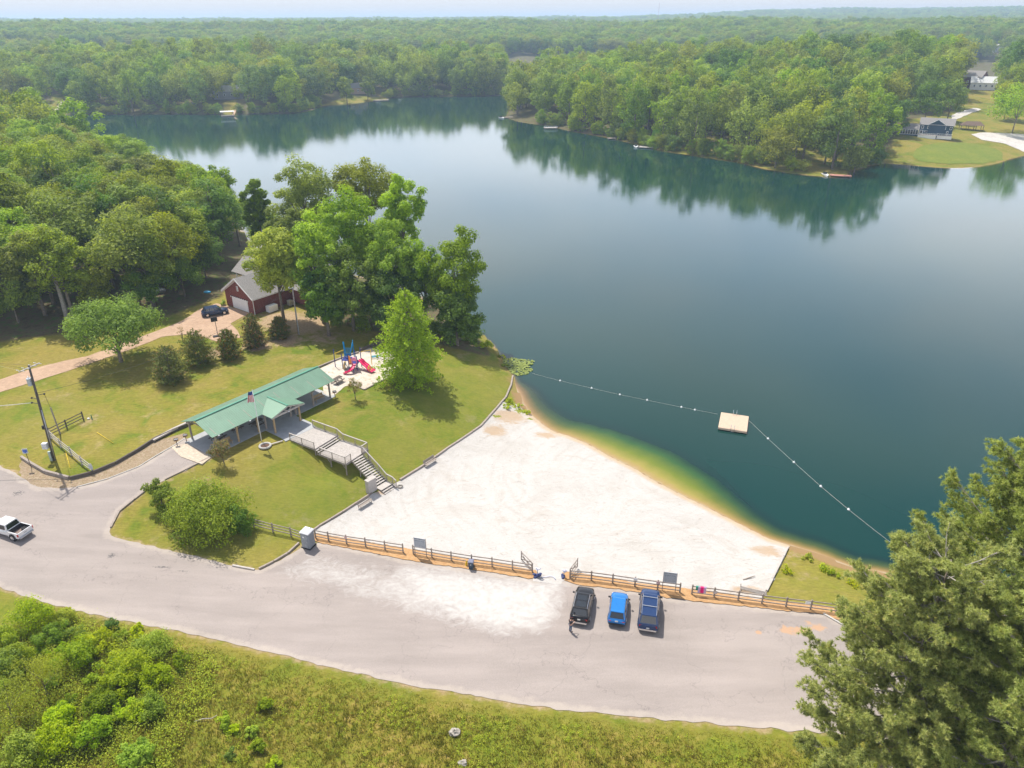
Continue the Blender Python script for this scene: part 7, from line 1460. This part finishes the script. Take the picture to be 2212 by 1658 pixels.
mb = MB(); mb.add([(-21, -1.6, 4.9), (-9.5, -1.6, 4.9), (-9.5, 7, 4.9), (-21, 7, 4.9), (-18, 3.5, 8.0), (-9.5, 3.5, 8.0)], [(0, 1, 5, 4), (2, 3, 4, 5), (3, 0, 4), (0, 3, 2, 1), (1, 2, 5)]); mb.obj('porch_roof', M_SH, fh_)
fh_.scale = (.74, .74, .74)
gz_ = far_thing('picnic_shelter', 'open brown-roofed shelter on posts right of the blue house', 'shelter', 2097, 280, .2); mb = MB(); mb.add([(-6.3, -3, 2.7), (6.3, -3, 2.7), (6.3, 4, 2.7), (-6.3, 4, 2.7), (-3, .5, 4.8), (4, .5, 4.8)], [(0, 1, 5, 4), (1, 2, 5), (2, 3, 4, 5), (3, 0, 4), (3, 2, 1, 0)]); mb.obj('roof', plain('brown_shingles', (.16, .11, .08), .9), gz_)
for x_ in (-5.8, -2, 2, 5.8):
    for y_ in (-2.5, 3.5): mb = MB(); mb.box((x_, y_, 1.35), (.25, .25, 2.7)); mb.obj('post', WOODD, gz_)
gz_.scale = (.85, .85, .85)
def far_house(name, label, px, py, W_, D_, ze, zr, wall, roof, ry=0, axis='x', wins=3):
    global hs
    t_ = far_thing(name, label, 'house', px, py, ry); hs = t_; mb = MB(); gable(mb, -W_ / 2, W_ / 2, 0, D_, ze, zr - .1, axis); mb.obj('walls', wall, t_)
    if axis == 'x': roofpair('x', -W_ / 2 - .5, W_ / 2 + .5, D_ / 2, D_ / 2 + .6, ze - .3, zr, 'roof', roof)
    else: roofpair('y', -.5, D_ + .5, 0, W_ / 2 + .6, ze - .3, zr, 'roof', roof)
    for k in range(wins): x_ = (k - (wins - 1) / 2) * W_ / (wins + .3); mb = MB(); mb.box((x_, -.05, ze * .55), (1.2, .14, 1.5)); f_ = mb.obj('window', WHITE, t_); mb = MB(); mb.box((x_, -.14, ze * .55), (.9, .06, 1.2)); mb.obj('pane', GLASS, f_)
    return t_
M_WV = plain('white_siding', (.68, .67, .66), .7, var=.06); M_GR = plain('pale_grey_roof', (.45, .44, .43), .9); M_DB = brick('dark_brick_wall', (.13, .05, .045), (.1, .04, .035), 5)
far_house('brick_cottage', 'dark brown brick house with grey roof beyond the right lawn', 2086, 193, 15, 10, 6.5, 10, M_DB, M_SH, -.35, 'x', 3); far_house('white_cottage', 'white house right of the dark brick house beyond the lawn', 2124, 185, 14, 9, 4.5, 7.8, M_WV, plain('white_roof', (.6, .6, .58), .8), .1, 'x', 4)
far_house('white_barn', 'small white building among trees, farthest at upper right', 2150, 134, 10, 10, 6, 9.5, M_WV, M_GR, .2, 'y', 2); far_house('tan_house', 'tan house among trees on the left far shore lawn', 774, 203, 14, 9, 5, 8.2, plain('tan_wall', (.42, .3, .2), .8), M_SH, .2, 'x', 3)
far_house('shaded_house', 'grey roofed house nearly hidden in trees above the roofed dock', 494, 214, 20, 10, 5.5, 9, plain('grey_wall', (.3, .3, .32), .8), M_GR, -.1, 'x', 4)
hs = hs_keep
def dock(label, px, py, W_, D_, ry=0, mat=WOODP, roof=None, boat=False, rail=False, steps=0):
    p = at(px, py, 0); t_ = thing('dock', label, 'dock', (p[0], p[1], 0), -math.atan2(p[0], p[1]) + ry, 'small docks along the far shores'); mb = MB(); mb.box((0, 0, .45), (W_, D_, .2)); mb.obj('platform', mat, t_)
    for x_ in (-W_ * .45, W_ * .45):
        for y_ in (-D_ * .42, D_ * .42): mb = MB(); mb.box((x_, y_, .0), (.25, .25, 1.6 if not roof else 6.2)); mb.obj('pile', WOODG, t_)
    if roof: mb = MB(); mb.box((0, 0, 3.1), (W_ + .8, D_ + .8, .25)); mb.obj('roof', roof, t_)
    if rail:
        mb = MB(); [mb.box((0, -D_ / 2, z_), (W_, .12, .14)) for z_ in (1.0, 1.5)]; [mb.box((-W_ / 2 + k * W_ / 6, -D_ / 2, 1.0), (.12, .12, 1.1)) for k in range(7)]; mb.obj('railing', WHITE, t_)
    if steps: mb = MB(); mb.bar((W_ * .45, D_ * .4, .5), (W_ * .45 + steps * .35, D_ * .5 + steps, steps * .35), 1.4, .2); mb.obj('ramp', plain('tan_ramp', (.5, .33, .2), .8), t_)
    if boat:
        b_ = thing('moored_boat', 'small pale motorboat moored at the ' + boat, 'boat', t_.location + Matrix.Rotation(t_.rotation_euler.z, 3, 'Z') @ Vector((-W_ / 2 - 1.6, 0, 0)), t_.rotation_euler.z + .3, 'small boats moored at the docks'); n = MB(); n.loft([[(-w_, y_, .65), (-w_ * .55, y_, .0), (w_ * .55, y_, .0), (w_, y_, .65), (0, y_, .5)] for y_, w_ in ((-2.6, .25), (-1.6, .9), (0, 1.1), (2.2, 1.0))]); n.obj('hull', WHITE, b_); n = MB(); n.box((0, .6, .95), (1.3, 1.2, .7)); n.obj('cabin', GLASS, b_)
dock('white-roofed dock on the far left shore with a tan ramp', 492, 251, 8, 5, .05, WOODP, WHITE, False, False, 16); dock('dock at the tip of the wooded peninsula', 1103, 254, 9, 3, .3, WOODG, None, 'dock at the peninsula tip')
dock('white-railed pontoon dock on the peninsula shore', 1189, 277, 7.5, 4, .1, WOODP, None, False, True); dock('small brown dock under the peninsula trees', 1321, 300, 4, 3, .1, WOODG); dock('grey dock with steps under the middle of the peninsula trees', 1396, 319, 7, 4, -.2, WOODP, None, 'grey middle dock', False, 5)
dock('reddish dock on the stony point near the right lawn', 1815, 381, 8, 3.2, .05, plain('red_boards', (.42, .2, .15), .8), None, 'reddish dock on the point'); dock('low dock at the corner of the left far lawn', 823, 217, 12, 5, .1, WOODG)
for k, (a, b, c_, d_) in enumerate(((122, 243, 138, 222),)):
    p, q = G(a, b), G(c_, d_); mb = MB(); mb.bar(p + Vector((0, 0, 1.2)), q + Vector((0, 0, 1.5)), 2.2, .3); o = mb.obj('boat_ramp', plain('tan_walkway', (.5, .42, .33), .9), None, sub=p); o.location = p; tag(o, 'pale walkway climbing the bank at the far left shore', 'walkway')
# brown conifer on the point, trees round the right-hand lawn
for nm, lab, px, py, a, c, zc, leaf, sd_ in [('cedar_tree', 'brownish conical conifer at the stony point beside the reddish dock', 1845, 372, 4.6, 5.0, 5.2, 'brownish', 301), ('oak_tree', 'large spreading yellow-green tree at the right edge behind the gravel drive', 2186, 288, 12, 9, 14, 'bright', 302),
    ('oak_tree', 'dark spreading tree left of the large yellow-green tree', 2168, 258, 8, 8, 12, 'oak', 303), ('oak_tree', 'tall olive tree at the right edge, behind the large yellow-green tree', 2185, 228, 10, 9, 14, 'oak', 304), ('broadleaf_tree', 'deep green tree close behind the blue house roof', 1995, 268, 9, 9, 12, 'deep', 305), ('broadleaf_tree', 'deep green tree left of the blue house porch roof', 1925, 292, 7, 9, 10, 'deep', 306), ('broadleaf_tree', 'mid green tree between blue house and the gravel lane', 2045, 262, 7, 9, 12, 'mid', 307), ('broadleaf_tree', 'olive tree at the upper right corner of the shore', 2205, 205, 12, 11, 13, 'oak', 308), ('broadleaf_tree', 'light tree on the lawn of the left far shore', 795, 216, 5.5, 8, 9, 'mid', 309), ('oak_tree', 'pale greyish tree beside the tan house on the left far shore', 750, 224, 6, 10, 10, 'brownish', 310)]:
    near_tree(nm, lab, G(px, py), sd_, a, c, zc, zc + 1, 44, 120, .75, leaf, BARK, rs=(.2, .34), low=-.7)
# radio mast on the skyline
g = at(1423, 30, 40); r_ = ray(1423, 26); t_s = 2600 / r_[1]; mx_, my_ = r_[0] * t_s, 2600; z0 = h1(mx_, my_); zt = HC + ray(1423, 6)[2] * 2600 / ray(1423, 6)[1]; mb = MB(); mb.tube([(0, 0, 0), (0, 0, zt - z0)], .45, 5); o = mb.obj('radio_mast', plain('mast_red', (.4, .2, .2), .7)); o.location = (mx_, my_, z0); tag(o, 'thin radio mast standing on the far skyline', 'mast')
